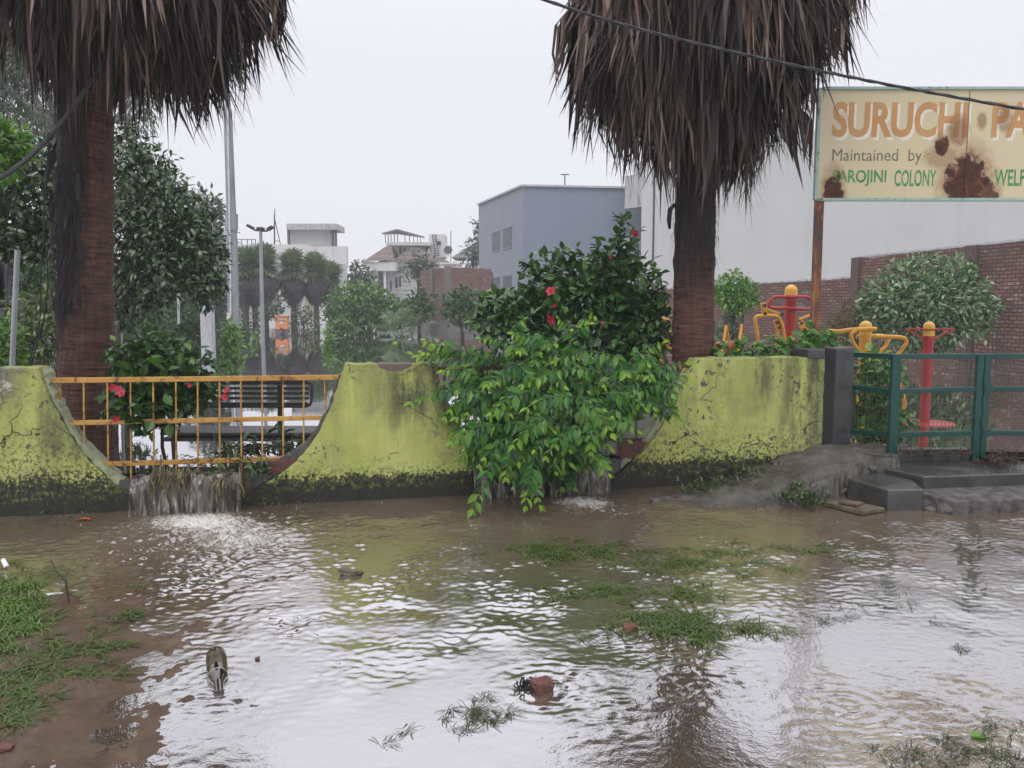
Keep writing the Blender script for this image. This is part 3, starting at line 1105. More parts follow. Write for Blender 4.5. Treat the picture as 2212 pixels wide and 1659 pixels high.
n = NT("wet_stone_slab")
m_slab = n.fin(n.mix(n.mr(n.noise(9, 5), 0.4, 0.6), (0.075, 0.056, 0.036), (0.14, 0.11, 0.075)), 0.4, n.bump(n.noise(60, 5), 0.4, 0.005))
g = MB()
c = PZ(1846, 1090, 0.03)
quadcol(g, [PZ(1772, 1079, .05), PZ(1862, 1106, .03), PZ(1912, 1098, .03), PZ(1835, 1076, .05)], 0.005, 0.035)
tag(put("stone_slab", g, m_slab, origin=c, bevel=0.004), "broken brown stone slab lying at the waterline before the steps", "slab")
g = MB()
quadcol(g, [PZ(1810, 1082, .06), PZ(1850, 1089, .06), PZ(1866, 1084, .06), PZ(1822, 1078, .06)], 0.040, 0.058)
tag(put("stone_chip", g, m_slab, origin=PZ(1838, 1083, 0.05), bevel=0.003), "small flat stone chip on top of the brown slab", "stone")

# kerb that holds the park water behind the fence
n = NT("mud_streaked_kerb")
run = n.noise(1, 5, 0.65, 0.1, n.map(scale=(24, 24, 2)))
m_kerb = n.fin(n.mix(n.mr(run, 0.4, 0.62), (0.042, 0.036, 0.032), (0.10, 0.092, 0.085)), 0.35, n.bump(run, 0.5, 0.01), 0.5)
g = MB()
ka, kb = P(1934, 1000, g_corner[1] - .01), P(2098, 1001, g_corner[1] - .01)
kd = np.array([-g_dir[1], g_dir[0], 0])
quadcol(g, [ka, kb, kb + kd * 0.12, ka + kd * 0.12], 0.0, 0.298)
tag(put("kerb", g, m_kerb, origin=(*ka[:2], 0), bevel=0.01), "low mud-streaked concrete kerb under the green fence panel", "kerb")
g = MB()
pa, pb = PZ(1846, 975, 0.28), PZ(1918, 992, 0.25)
dv = nrmz(pb - pa)
pn = np.array([-dv[1], dv[0], 0])
quadcol(g, [pa, pb, pb + pn * 0.1, pa + pn * 0.1], 0.0, 0.285)
tag(put("kerb", g, m_kerb, origin=(*pa[:2], 0), bevel=0.01), "short low kerb between the grey pillar and the green corner post", "kerb")

# ------------------------------------------------------------------ green mesh fence and gate
n = NT("dark_green_enamel")
m_grn = n.fin(n.mix(n.mr(n.noise(8, 6, 0.7), 0.35, 0.7), (0.004, 0.044, 0.036), (0.008, 0.070, 0.056)), 0.35, n.bump(n.noise(50, 3), 0.15, 0.003), 0.5)
n = NT("wire_mesh")
m_wire = n.fin((0.085, 0.085, 0.065), 0.5, None, 0.5)
fence = thing("mesh_fence", (g_corner[0], g_corner[1], g_corner[2]), "dark green steel fence with square wire mesh beside the grey pillar", "fence")
ZT = CAM_H - (771 - 660) * 6.98 / F_PX
def frame_panel(par, A, B, rails, ztop, zbot, wires=True, rw=0.042):
    """A, B: feet of the panel; rails: (zA, zB)"""
    A, B = np.asarray(A, float)[:2], np.asarray(B, float)[:2]
    for (za, zb_) in rails:
        g = MB()
        g.bar([A[0], A[1], za], [B[0], B[1], zb_], 0.03, rw)
        put("rail", g, m_grn, par, bevel=0.003)
    g = MB()
    L = np.linalg.norm((B - A)[:2])
    d = (B - A)[:2] / L
    nn = int(L / 0.034)
    rng = R(int(L * 1000) % 999)
    for i in range(1, nn):
        q = A[:2] + d * (L * i / nn)
        e = rng.normal(size=2) * 0.002
        g.bar([q[0] + e[0], q[1], zbot], [q[0] + e[1], q[1], ztop], 0.0032)
    m = int((ztop - zbot) / 0.034)
    for j in range(1, m):
        z = zbot + (ztop - zbot) * j / m
        g.bar([A[0], A[1] + 0.003, z], [B[0], B[1] + 0.003, z + rng.normal() * 0.002], 0.0028)
    put("wire_mesh", g, m_wire, par)


def zat(x, y, ref):                      # height at (x, y) on the vertical line through ref
    d = ref[1]
    return P(x, y, d)[2]


C0 = P(1840, 900, 7.3)
CC = np.array([g_corner[0], g_corner[1]])
C2 = np.array([g_post2[0], g_post2[1]])
zr = [zat(1925, y, g_corner) for y in (770, 846, 939)]
zr2 = [zat(2107, y, g_post2) for y in (769, 840, 935)]
zr0 = [zat(1842, y, C0) for y in (766, 836, 932)]
frame_panel(fence, C0, CC, list(zip(zr0, zr)), zr[0] - .02, 0.27)
frame_panel(fence, CC, C2, list(zip(zr, zr2)), zr[0] - .02, 0.26)
for (p, w_, zb_) in ((CC, 0.075, g_corner[2] - 0.02), (C2 - g_dir * 0.012, 0.055, g_post2[2] - .02)):
    g = MB()
    g.box((p[0], p[1], (zr[0] + zb_ + 0.02) / 2), (w_, 0.05, zr[0] + 0.02 - zb_), math.atan2(g_dir[1], g_dir[0]))
    put("post", g, m_grn, fence, bevel=0.004)
gate = thing("mesh_gate", (C2[0] + 0.04, C2[1] - 0.01, 0.26), "green wire mesh gate leaf hinged to the second fence post above the platform", "gate")
G0 = C2 + g_dir * 0.05
G1 = C2 + g_dir * 1.25
frame_panel(gate, G0, G1, [(z, z) for z in zr2], zr2[0] - .02, 0.275)
for p in (G0, G1):
    g = MB()
    g.box((p[0], p[1], (zr2[0] + 0.02 + 0.235) / 2), (0.05, 0.045, zr2[0] + 0.02 - 0.235), math.atan2(g_dir[1], g_dir[0]))
    put("stile", g, m_grn, gate, bevel=0.004)
for z in (zr2[1], zr2[2]):
    g = MB()
    p = G0 - WN * 0.0
    e = np.array([p[0], p[1], z])
    d3 = np.array([g_dir[0], g_dir[1], 0])
    up = np.array([0, 0, 1.0])
    fr = lambda a, b, o: e + d3 * a + up * b + np.array([0, -0.029 - o, 0])
    g.prism([(-0.02, -0.03), (0.025, -0.03), (0.05, -0.016), (0.19, -0.006), (0.19, 0.010), (0.05, 0.018), (0.025, 0.035), (-0.02, 0.035)], 0.0, 0.006, fr)
    put("hinge_strap", g, m_grn, gate)
for z in (zr2[1] + .10, zr2[2] + .1, zr2[1] - 0.12):
    g = MB()
    g.cyl((C2[0] + 0.02, C2[1] - 0.035, z - 0.04), (C2[0] + 0.02, C2[1] - 0.03, z + 0.04), 0.010, 10)
    put("hinge", g, m_grn, gate)

# ------------------------------------------------------------------ park sign
D_S = 7.6
SX0, SX1 = P(1768, 300, D_S)[0], P(2470, 300, D_S)[0]
SZ0, SZ1 = P(1800, 430, D_S)[2], P(1800, 193, D_S)[2]
SW, SH = SX1 - SX0, SZ1 - SZ0
sign = thing("park_sign", (SX0, D_S, IN_Z), "rusting cream park signboard with orange and green lettering on steel posts", "sign")


def px_s(x, y):                     # board coordinates of a spot in the photograph
    p = P(x, y, D_S)
    return p[0] - SX0, p[2] - IN_Z


def rust_mask(n):
    """round stains of rust eating the tin: a shape of their own on the board"""
    o = n.xyz()
    nz = n.noise(9, 6, 0.7, 0.4)
    tot, soft = None, None
    for (x, y, rx_, ry_, k) in ((1800, 425, 22, 52, 1.0), (2035, 315, 15, 20, 1.0), (2087, 400, 47, 65, 1.0), (2120, 425, 32, 40, .9), (2070, 283, 18, 26, .7), (2120, 262, 8, 14, .6), (2170, 255, 12, 22, .55), (2037, 338, 30, 22, .5), (2300, 420, 30, 60, 1.0), (2420, 250, 20, 40, .8)):
        cx, cz = px_s(x, y)
        a = n.math('POWER', n.math('DIVIDE', n.math('SUBTRACT', o[0], cx), rx_ * D_S / F_PX), 2)
        b = n.math('POWER', n.math('DIVIDE', n.math('SUBTRACT', o[2], cz), ry_ * D_S / F_PX), 2)
        d = n.math('ADD', n.math('ADD', a, b), n.math('MULTIPLY', n.math('SUBTRACT', nz, 0.5), 3.4))
        weak = k < 0.85
        m1 = n.mr(d, 0.75, 1.15, k * (0.3 if weak else 1), 0)
        m2 = n.mr(d, 0.9, 2.6, k * (1.0 if weak else 0.6), 0)
        tot = m1 if tot is None else n.math('MAXIMUM', tot, m1)
        soft = m2 if soft is None else n.math('MAXIMUM', soft, m2)
    return tot, soft, nz


def sign_mat(name, c1, c2, faded=0.0, rk=1.0):
    n = NT(name)
    m1, m2, nz = rust_mask(n)
    if rk < 1:
        m1, m2 = n.math('MULTIPLY', m1, rk), n.math('MULTIPLY', m2, rk * .6)
    base = n.mix(n.mr(n.noise(2.5, 5, 0.6), 0.35, 0.65), c1, c2)
    spots = n.mr(n.noise(26, 5, 0.7), 0.66, 0.72, 0, 0.5)
    base = n.mix(spots, base, (0.16, 0.10, 0.06))
    if faded:
        base = n.mix(n.mr(n.noise(17, 5, 0.7), 0.42, 0.66, 0, faded), base, SIGN_BG)
    col = n.mix(m2, base, (0.26, 0.11, 0.035))
    col = n.mix(m1, col, n.ramp(nz, [(0.35, (0.035, 0.016, 0.012)), (0.55, (0.075, 0.028, 0.015)), (0.7, (0.20, 0.07, 0.022))]))
    return n.fin(col, n.mr(m1, 0, 1, 0.42, 0.85), n.bump(n.math('MULTIPLY', n.noise(60, 4), m1), 0.4, 0.004), 0.4)


SIGN_BG = (0.60, 0.50, 0.27)
m_sbg = sign_mat("cream_tin", (0.57, 0.48, 0.33), (0.56, 0.50, 0.29))
m_sor = sign_mat("faded_orange_lettering", (0.46, 0.235, 0.085), (0.50, 0.28, 0.12))
m_swh = sign_mat("faded_white_lettering", (0.66, 0.62, 0.52), (0.70, 0.66, 0.54))
m_sbk = sign_mat("worn_black_lettering", (0.07, 0.055, 0.05), (0.12, 0.09, 0.07), 0.45)
m_sgr = sign_mat("green_lettering", (0.02, 0.19, 0.06), (0.03, 0.26, 0.09), 0.3, 0.6)
n = NT("pale_green_frame")
m_sfr = n.fin(n.mix(n.mr(n.noise(20, 6, 0.7), 0.56, 0.66), (0.30, 0.42, 0.36), (0.10, 0.08, 0.055)), 0.5)
n = NT("rusted_post_paint")
rz = n.noise(9, 7, 0.75, 0.3, n.map(scale=(1, 1, 0.28)))
m_spost = n.fin(n.ramp(rz, [(0.36, (0.05, 0.035, 0.03)), (0.47, (0.12, 0.045, 0.02)), (0.56, (0.30, 0.11, 0.035)), (0.68, (0.45, 0.22, 0.11))]), 0.6, n.bump(rz, 0.4, 0.005))

x1b = px_s(2089, 300)[0]
g = MB()
g.box((SX0 + x1b, D_S - 0.0045, (SZ0 + SZ1) / 2), (0.008, 0.003, SH - 0.03))
put("seam_strip", g, m_sbk, sign)
for (xa, xb) in ((0.0, x1b - 0.0005), (x1b + 0.0005, SW)):
    g = MB()
    g.box((SX0 + (xa + xb) / 2, D_S, (SZ0 + SZ1) / 2), (xb - xa, 0.004, SH))
    put("tin_panel", g, m_sbg, sign)
FR = 0.034
for (c, s) in (((SX0 - 0.01, (SZ0 + SZ1) / 2), (FR * 0.9, SH + .02)), ((SX1, (SZ0 + SZ1) / 2), (FR, SH + .02)), (((SX0 + SX1) / 2, SZ1 + .008), (SW - FR, FR * 0.75)), (((SX0 + SX1) / 2, SZ0 - 0.006), (SW - FR, FR * 0.8))):
    g = MB()
    g.box((c[0], D_S, c[1]), (s[0], 0.05, s[1]))
    put("frame", g, m_sfr, sign, bevel=0.003)
for xx in (P(1770, 560, D_S)[0], SX1 + 0.01):
    g = MB()                                  # an angle iron from the ground to the top of the board
    zt_, zl_ = SZ1 - 0.01, -0.3
    for (dx, wx, y0, wy) in ((0.004, 0.064, .030, 0.008), (-0.032, 0.008, .030, 0.06)):
        g.box((xx + dx, D_S + y0 + wy / 2, (zt_ + zl_) / 2), (wx, wy, zt_ - zl_))
    put("post", g, m_spost, sign)


def lettering(name, txt, x0, x1, y0, y1, mat, bold, out, parent=sign, xsq=None, shear=0.0):
    """words painted on the board: box (x0, y0)-(x1, y1) in the photograph"""
    cu = bpy.data.curves.new(name, 'FONT')
    cu.body = txt
    cu.size = 1.0
    cu.offset = bold
    cu.extrude = 0.0
    cu.resolution_u = 4
    tmp = bpy.data.objects.new(name + "_tmp", cu)
    COL.objects.link(tmp)
    dg = bpy.context.evaluated_depsgraph_get()
    me = bpy.data.meshes.new_from_object(tmp.evaluated_get(dg))
    bpy.data.objects.remove(tmp)
    bpy.data.curves.remove(cu)
    v = np.zeros(len(me.vertices) * 3)
    me.vertices.foreach_get("co", v)
    v = v.reshape(-1, 3)
    lo, hi = v.min(0), v.max(0)
    a, b = px_s(x0, y1), px_s(x1, y0)
    w_ = np.zeros_like(v)
    w_[:, 0] = a[0] + (v[:, 0] - lo[0]) / (hi[0] - lo[0]) * (b[0] - a[0])
    w_[:, 2] = a[1] + (v[:, 1] - lo[1]) / (hi[1] - lo[1]) * (b[1] - a[1])
    w_[:, 0] += (w_[:, 2] - a[1]) * shear
    w_[:, 1] = -0.002 - out
    me.vertices.foreach_set("co", w_.ravel().astype(np.float32))
    me.materials.clear()
    me.materials.append(mat)
    me.update()
    o = bpy.data.objects.new(name, me)
    COL.objects.link(o)
    o.parent = parent
    return o


# SURUCHI PARK: orange letters with a white edge showing below right
for (t, xa, xb) in (("SURUCHI", 1796, 2092), ("PARK", 2140, 2322)):
    lettering("headline_shadow", t, xa + 4, xb + 6, 224, 304, m_swh, 0.036, 0.0012, shear=0.02)
    lettering("headline", t, xa, xb, 220, 297, m_sor, 0.034, 0.0024, shear=0.02)
lettering("lettering", "Maintained  by", 1797, 1992, 322, 356, m_sbk, 0.0, 0.0012)
lettering("lettering", ":-", 1996, 2008, 327, 340, m_sbk, 0.0, 0.0012)
lettering("lettering", "SAROJINI", 1797, 1915, 367, 403, m_sgr, 0.02, 0.0012)
lettering("lettering", "COLONY", 1931, 2023, 367, 403, m_sgr, 0.02, 0.0012)
lettering("lettering", "WELFARE", 2146, 2262, 366, 402, m_sgr, 0.02, 0.0012)

# ------------------------------------------------------------------ cables and thin poles
m_cab = plain("grey_cable_sheath", (0.035, 0.037, 0.040), 0.5, 0.3, 3, 0.2, 40)
m_steel = plain("galvanised_steel", (0.36, 0.38, 0.40), 0.35, 0.2, 4, 0.1, 40, (0.22, 0.22, 0.22), 0.5)
def cable(pts, d, r, sag=0.0, n_=40):
    q = np.array([P(x, y, dd) for (x, y), dd in zip(pts, np.linspace(d[0], d[1], len(pts)))])
    t = np.linspace(0, len(pts) - 1, n_)
    from numpy import interp
    c = np.stack([interp(t, np.arange(len(pts)), q[:, i]) for i in range(3)], 1)
    for _ in range(30):
        c[1:-1] = 0.5 * c[1:-1] + 0.25 * (c[:-2] + c[2:])
    return c


c = cable([(900, -120), (1130, -4), (1400, 72), (1700, 140), (1960, 192), (2212, 238), (2700, 316)], (4.6, 4.9), .01)
g = MB()
g.tube(c, 0.006, 8)
ph = np.linspace(0, 70, len(c))
for k in range(3):
    c2 = c + np.stack([np.zeros(len(c)), 0.007 * np.cos(ph + k * 2.1), 0.007 * np.sin(ph + k * 2.1)], 1)
    g.tube(c2, 0.0045, 6)
tag(put("overhead_cable", g, m_cab, origin=c[20], smooth=True), "dark twisted overhead cable crossing the palm skirt and the signboard", "cable")
c = cable([(-160, 470), (0, 392), (60, 345), (110, 297), (150, 240), (190, 190), (230, 120)], (6.4, 6.4), .02)
g = MB()
g.tube(c, np.linspace(0.019, 0.013, len(c)), 10)
g.tube(c + [0, -.015, -.017], 0.008, 8)
i = int(np.argmin(np.abs(c[:, 0] - P(108, 300, 6.4)[0])))
g.tube(c[i - 1:i + 1], 0.027, 10)
tag(put("guy_cable", g, m_cab, origin=c[i], smooth=True), "thick grey bundled cable slanting up to the left palm trunk", "cable")
g = MB()
rng = R(3)
for (pts, r_) in (([(106, 305), (100, 400), (84, 470), (108, 560), (106, 640), (92, 720), (62, 790), (52, 850)], .006), ([(110, 310), (92, 430), (100, 520), (80, 600), (96, 680), (74, 740), (58, 800)], .005)):
    g.tube(cable(pts, (6.45, 6.9), .01), r_, 6)
m_vine = plain("dark_vine_bark", (0.02, 0.022, 0.018), 0.7)
tag(put("hanging_vine", g, m_vine, origin=P(100, 400, 6.5), smooth=True), "thin dark creeper hanging from the slanting cable at the left", "vine")
g = MB()
g.cyl(P(24, 830, 7.6), P(38, 540, 7.6), 0.024, 12)
tag(put("steel_pole", g, m_steel, origin=P(24, 830, 7.6), smooth='auto'), "thin pale galvanised pole rising behind the bare grey wall end", "pole")
g = MB()
g.cyl(P(266, 985, 7.2), P(262, 720, 7.2), 0.012, 10)
tag(put("steel_pole", g, m_steel, origin=P(266, 985, 7.2), smooth='auto'), "short thin white pole just right of the left palm trunk", "pole")
# ------------------------------------------------------------------ the two big fan palms
def palm_bark(name, dark):
    n = NT(name)
    o = n.xyz()
    ring = n.noise(1.0, 6, 0.65, 0.3, n.map(scale=(5, 5, 46)))
    ver = n.noise(1.0, 5, 0.65, 0.2, n.map(scale=(34, 34, 4)))
    f = n.math('ADD', n.math('MULTIPLY', ring, 0.65), n.math('MULTIPLY', ver, 0.35))
    col = n.ramp(f, [(0.36, (0.018, 0.010, 0.009)), (0.46, (0.070, 0.034, 0.026)), (0.56, (0.115, 0.058, 0.043)), (0.68, (0.20, 0.12, 0.095))])
    # wet fibre mat on one side, a patch with its own ragged outline
    big = n.noise(2.3, 6, 0.65, 0.3, n.map(scale=(1, 1, 0.55)))
    if dark == 'left':
        m = n.math('ADD', n.math('MULTIPLY', o[0], -3.4), n.math('ADD', n.math('MULTIPLY', n.math('SUBTRACT', big, 0.5), 1.3), n.mr(o[2], 0.9, 2.2, -0.55, 0.42)))
        m = n.mr(m, -0.1, 0.14)
    else:
        m = n.mr(n.math('ADD', o[2], n.math('MULTIPLY', n.math('SUBTRACT', big, 0.5), 1.0)), 1.55, 2.1)
    col = n.mix(n.math('MULTIPLY', m, 0.9), col, n.ramp(ver, [(0.35, (0.006, 0.006, 0.008)), (0.6, (0.022, 0.018, 0.017)), (0.75, (0.06, 0.045, 0.035))]))
    return n.fin(col, 0.75, n.bump(f, 1.0, 0.03), 0.25)


n = NT("dead_palm_frond")
r = n.math('ADD', n.math('MULTIPLY', n.rand(), 0.6), n.math('MULTIPLY', n.attr("tint"), 0.45))
streak = n.noise(1, 4, 0.6, 0, n.map(scale=(30, 30, 3)))
c = n.ramp(r, [(0.0, (0.012, 0.009, 0.010)), (0.32, (0.032, 0.023, 0.022)), (0.56, (0.075, 0.052, 0.043)), (0.76, (0.17, 0.118, 0.092)), (1.0, (0.36, 0.27, 0.21))])
m_dead = n.fin(n.mix(n.mr(streak, 0.3, 0.7), n.mix(1.0, c, (0.7, 0.68, 0.68), 'MULTIPLY'), c), 0.65, None, 0.3)
m_frond = foliage("palm_frond_green", [(0.035, 0.075, 0.02), (0.05, 0.10, 0.03), (0.07, 0.12, 0.04)], 0.4, 0.25)
m_fibre = plain("dark_palm_fibre", (0.012, 0.011, 0.012), 0.8, 0.4, 9, 0.5, 60, (0.03, 0.025, 0.02))


def ribbon(mb, pts, wid, side, tint=None):
    """tapered flat strip"""
    pts = np.asarray(pts)
    k = len(pts)
    w = np.asarray(wid)[:, None] * side
    V = np.concatenate([pts - w, pts + w])
    q = [[i, i + 1, i + 1 + k, i + k] for i in range(k - 1)]
    mb.add(V, [q], tint)


def skirt_leaf(mb, rng, ax, th, rt, zt, length, spread, n_s, zstart=None):
    """one dead fan: a stalk out from the trunk and blades hanging from its end"""
    d = np.array([math.cos(th), math.sin(th), 0])
    s = np.array([-d[1], d[0], 0])
    z0 = zt + length
    tone = 0.02 + rng.rand() ** 1.5
    wide = rng.rand() < .45
    hub = ax + d * rt * rng.uniform(0.72, 0.95) + [0, 0, z0 + 0.05]
    root = ax + d * 0.18 + [0, 0, z0 + rng.uniform(0.25, 0.7)]
    mid = (hub + root) / 2 + [0, 0, 0.12]
    ribbon(mb, [root, mid, hub], [0.018, 0.015, 0.012], s, tone)
    for i in range(n_s):
        u = (i + 0.5) / n_s * 2 - 1
        u += rng.normal() * 0.12
        L = length * (1 - 0.33 * abs(u) ** 1.5) * rng.uniform(0.72, 1.12)
        off = u * spread
        o2 = rng.normal() * 0.05
        tip = hub + s * off * rng.uniform(.75, 1.2) + d * (rt * 0.12 + rng.normal() * 0.06) + [0, 0, -L]
        p1 = hub + s * off * 0.45 + d * (0.05 + o2) + [0, 0, -L * 0.22]
        p2 = hub + s * off * 0.85 + d * (0.07 + o2) + [0, 0, -L * 0.6]
        w = (0.026 if wide else 0.015) * rng.uniform(0.5, 1.3)
        a = rng.uniform(-1.0, 1.0)
        sd = s * math.cos(a) + d * math.sin(a)
        ribbon(mb, [hub, p1, p2, p2 * .4 + tip * .6, tip], [w * 0.9, w, w * 0.8, w * .35, 0.0008], sd, tone)


def fan_leaf(mb, rng, base, dr, stalk, rad, n_b=22, droop=0.35, wid=0.03):
    dr = nrmz(np.asarray(dr, float))
    up = np.array([0, 0, 1.0])
    sd = nrmz(np.cross(dr, up))
    nr = np.cross(sd, dr)
    hub = base + dr * stalk - up * stalk * 0.12
    ribbon(mb, [base, (base + hub) / 2 + up * 0.02, hub], [wid * .5, wid * .4, wid * .35], sd)
    for i in range(n_b):
        a = (i / (n_b - 1) - 0.5) * math.radians(250)
        d = dr * math.cos(a) + sd * math.sin(a) + nr * 0.12
        L = rad * (0.72 + 0.28 * math.cos(a * 0.7)) * rng.uniform(0.9, 1.08)
        side = nrmz(np.cross(d, nr))
        p1 = hub + d * L * 0.5
        p2 = hub + d * L * 0.8 - up * L * 0.10 * droop * 2
        p3 = hub + d * L * 0.98 - up * L * 0.5 * droop
        ribbon(mb, [hub, p1, p2, p3], [0.004, wid, wid * 0.6, 0.002], side)


def trunk_mesh(ax, z0, z1, r0, r1, rng, flare=0.06):
    g = MB()
    nz_, na = 130, 56
    Zs = np.linspace(z0, z1, nz_)
    an = np.arange(na) * 2 * math.pi / na
    ring = np.repeat(rng.normal(size=nz_ // 2 + 1), 2)[:nz_]
    V = []
    for i, z in enumerate(Zs):
        t = (z - z0) / (z1 - z0)
        r = r0 + (r1 - r0) * t + flare * math.exp(-(z - z0) / 0.5)
        rr = r * (1 + 0.012 * np.sin(an * 3 + z * 2) + 0.01 * np.sin(an * 7 - z * 3)) + 0.004 * ring[i] + rng.normal(size=na) * 0.0025
        V.append(np.stack([ax[0] + rr * np.cos(an), ax[1] + rr * np.sin(an), np.full(na, z)], 1))
    i = (np.arange(nz_ - 1)[:, None] * na + np.arange(na)[None])
    j = (np.arange(nz_ - 1)[:, None] * na + (np.arange(na)[None] + 1) % na)
    g.add(np.concatenate(V), [np.stack([i.ravel(), j.ravel(), j.ravel() + na, i.ravel() + na], 1)])
    g.add(V[-1], [[list(range(na))]])
    return g


def big_palm(ax, r0, r1, label, bark, seed, skirt):
    rng = R(seed)
    ax3 = np.array([ax[0], ax[1], 0.0])
    t = thing("fan_palm", (ax[0], ax[1], 0.0), label, "palm tree", "big fan palms behind the park wall")
    put("trunk", trunk_mesh(ax, -0.2, 6.0, r0, r1, rng), palm_bark(bark[0], bark[1]), t, smooth=True)
    g = MB()
    skirt(g, rng, ax3)
    put("dead_skirt", g, m_dead, t)
    g = MB()
    for i in range(34):
        th = rng.rand() * 2 * math.pi
        el = rng.uniform(-0.25, 1.2)
        d = np.array([math.cos(th) * math.cos(el), math.sin(th) * math.cos(el), math.sin(el)])
        fan_leaf(g, rng, ax3 + [0, 0, 6.0 + rng.rand() * 0.2], d, rng.uniform(0.8, 1.1), rng.uniform(0.8, 1.0), 24, rng.uniform(0.4, 0.8), 0.028)
    put("crown", g, m_frond, t)
    return t


TL = P(176, 800, 6.95)
def skirt_l(g, rng, ax):
    for i in range(430):
        th = rng.rand() * 2 * math.pi
        u = rng.rand()
        rt = 0.30 + 1.36 * u ** 0.8
        zb = np.interp(rt, [0.3, 0.5, 0.75, 0.95, 1.35, 1.8], [3.36, 3.36, 3.27, 3.12, 3.24, 3.66]) + 0.28 * max(0, -math.cos(th))
        zt = zb + rng.exponential(0.32) + 0.12 * rng.normal()
        if rt < 0.6:
            zt += abs(rng.normal()) * 0.25
        # the fans hanging at the street side left of the trunk are longer
        skirt_leaf(g, rng, ax, th, rt, zt, rng.uniform(0.75, 1.25), rng.uniform(0.18, 0.34), 13)
    for (th, rt, zt, L) in ((-1.75, .36, 2.78, 1.25), (-1.45, .36, 2.72, 1.25), (-1.3, .40, 2.80, 1.2), (-1.5, .40, 2.84, 1.2), (-1.38, .33, 2.9, 1.1), (-1.62, .35, 2.95, 1.1), (-2.2, .42, 2.95, 1.0), (-0.9, .45, 3.1, 1.0)):
        skirt_leaf(g, rng, ax, th, rt, zt, L, 0.12, 20)


TR = P(1497, 700, 7.35)
def skirt_r(g, rng, ax):
    for i in range(440):
        th = rng.rand() * 2 * math.pi
        u = rng.rand()
        rt = (0.22 + 1.12 * u ** 0.75) * (1 + .10 * max(0, math.cos(th)))
        zb = np.interp(rt, [0.22, 0.4, 0.75, 1.1, 1.35], [2.35, 2.5, 2.72, 3.05, 3.45])
        zt = zb + rng.exponential(0.36) + 0.13 * rng.normal()
        skirt_leaf(g, rng, ax, th, rt, zt, rng.uniform(0.7, 1.15), rng.uniform(0.15, 0.28), 13)
    for (th, rt, zt, L) in ((-0.6, .42, 2.22, 1.1), (-2.3, .36, 2.3, 1.0), (-1.2, .3, 2.5, 1.0), (-0.2, .5, 2.4, 1.0), (0.3, .6, 2.42, 1.0), (-2.8, .5, 2.5, .9)):
        skirt_leaf(g, rng, ax, th, rt, zt, L, 0.12, 18)


_sl, _sr = skirt_l, skirt_r


def skirt_l(g, rng, ax):
    _sl(g, rng, ax)
    for i in range(46):                   # single long blades below the rest
        rt = rng.uniform(.5, 1.58)
        th = rng.rand() * 6.283
        zb = np.interp(rt, [0.3, 0.5, 0.75, 0.95, 1.35, 1.8], [3.3, 3.3, 3.16, 2.98, 3.08, 3.5]) + 0.28 * max(0, -math.cos(th))
        skirt_leaf(g, rng, ax, th, rt, zb + rng.normal() * .06, rng.uniform(.9, 1.2), rng.uniform(.15, .3), 5)


def skirt_r(g, rng, ax):
    _sr(g, rng, ax)
    for i in range(46):
        rt = rng.uniform(.3, 1.3)
        zb = np.interp(rt, [0.22, 0.4, 0.75, 1.1, 1.35], [2.25, 2.32, 2.5, 2.85, 3.2])
        skirt_leaf(g, rng, ax, rng.rand() * 6.283, rt, zb + rng.normal() * .07, rng.uniform(.9, 1.2), rng.uniform(.12, .25), 5)


pl = big_palm(TL, 0.228, 0.195, "tall fan palm with a reddish trunk, left, behind the yellow railing", ("palm_bark_wet_side", 'left'), 41, skirt_l)
pr = big_palm(TR, 0.185, 0.165, "tall fan palm with a dark trunk behind the vine, nearer the signboard", ("palm_bark_dark_top", 'top'), 43, skirt_r)
pl.rotation_euler = (0, 0.045, 0)            # leans a little to the right
# shaggy fibre and old leaf bases on the left trunk
g = MB()
rng = R(44)
axL = np.array([TL[0], TL[1], 0])
for i in range(620):
    z = rng.uniform(1.5, 2.75)
    th = math.radians(rng.uniform(170, 272)) if rng.rand() < .9 else math.radians(rng.uniform(272, 300))
    rr = 0.225
    d = np.array([math.cos(th), math.sin(th), 0])
    p = axL + d * rr + [0, 0, z]
    o = d * rng.uniform(.01, .07) + np.array([-d[1], d[0], 0]) * rng.normal() * 0.05
    L = rng.uniform(0.06, 0.22)
    ribbon(g, [p, p + o * .7 + [0, 0, -L * .3], p + o + [0, 0, -L]], [.004, .004, .001], np.array([-d[1], d[0], 0]))
put("trunk_fibre", g, m_fibre, pl)
g = MB()
for (th, z, L, w, tilt) in ((200, 2.62, .30, .04, .10), (188, 2.35, .42, .05, .08), (262, 2.3, .26, .03, .05), (285, 2.52, .22, .025, .04), (215, 2.0, .28, .035, .09), (182, 2.75, .4, .05, .12)):
    th = math.radians(th)
    d = np.array([math.cos(th), math.sin(th), 0])
    p = axL + d * 0.215 + [0, 0, z]
    ribbon(g, [p + [0, 0, L * .5], p + d * tilt * .6, p + d * tilt - [0, 0, L * .5]], [w * .6, w, .004], np.array([-d[1], d[0], 0]))
put("leaf_stub", g, plain("old_leaf_base", (0.06, 0.05, 0.042), 0.8, 0.4, 9), pl)
g = MB()
axR = np.array([TR[0], TR[1], 0])
for i in range(130):
    z = rng.uniform(1.95, 2.5)
    th = math.radians(rng.uniform(150, 390))
    d = np.array([math.cos(th), math.sin(th), 0])
    p = axR + d * 0.165 + [0, 0, z]
    L = rng.uniform(0.06, 0.16)
    o = d * rng.uniform(.01, .07)
    ribbon(g, [p, p + o * .8 + [0, 0, -L * .3], p + o + [0, 0, -L]], [.005, .005, .001], np.array([-d[1], d[0], 0]))
put("trunk_fibre", g, m_fibre, pr)
g = MB()
p = P(1450, 470, 7.3)
g.tube([p + [0.03, 0, .12], p + [-.012, 0, .07], p + [-.02, 0, -.02], p + [-.012, 0, -.10]], [.014, .022, .02, .012], 8)
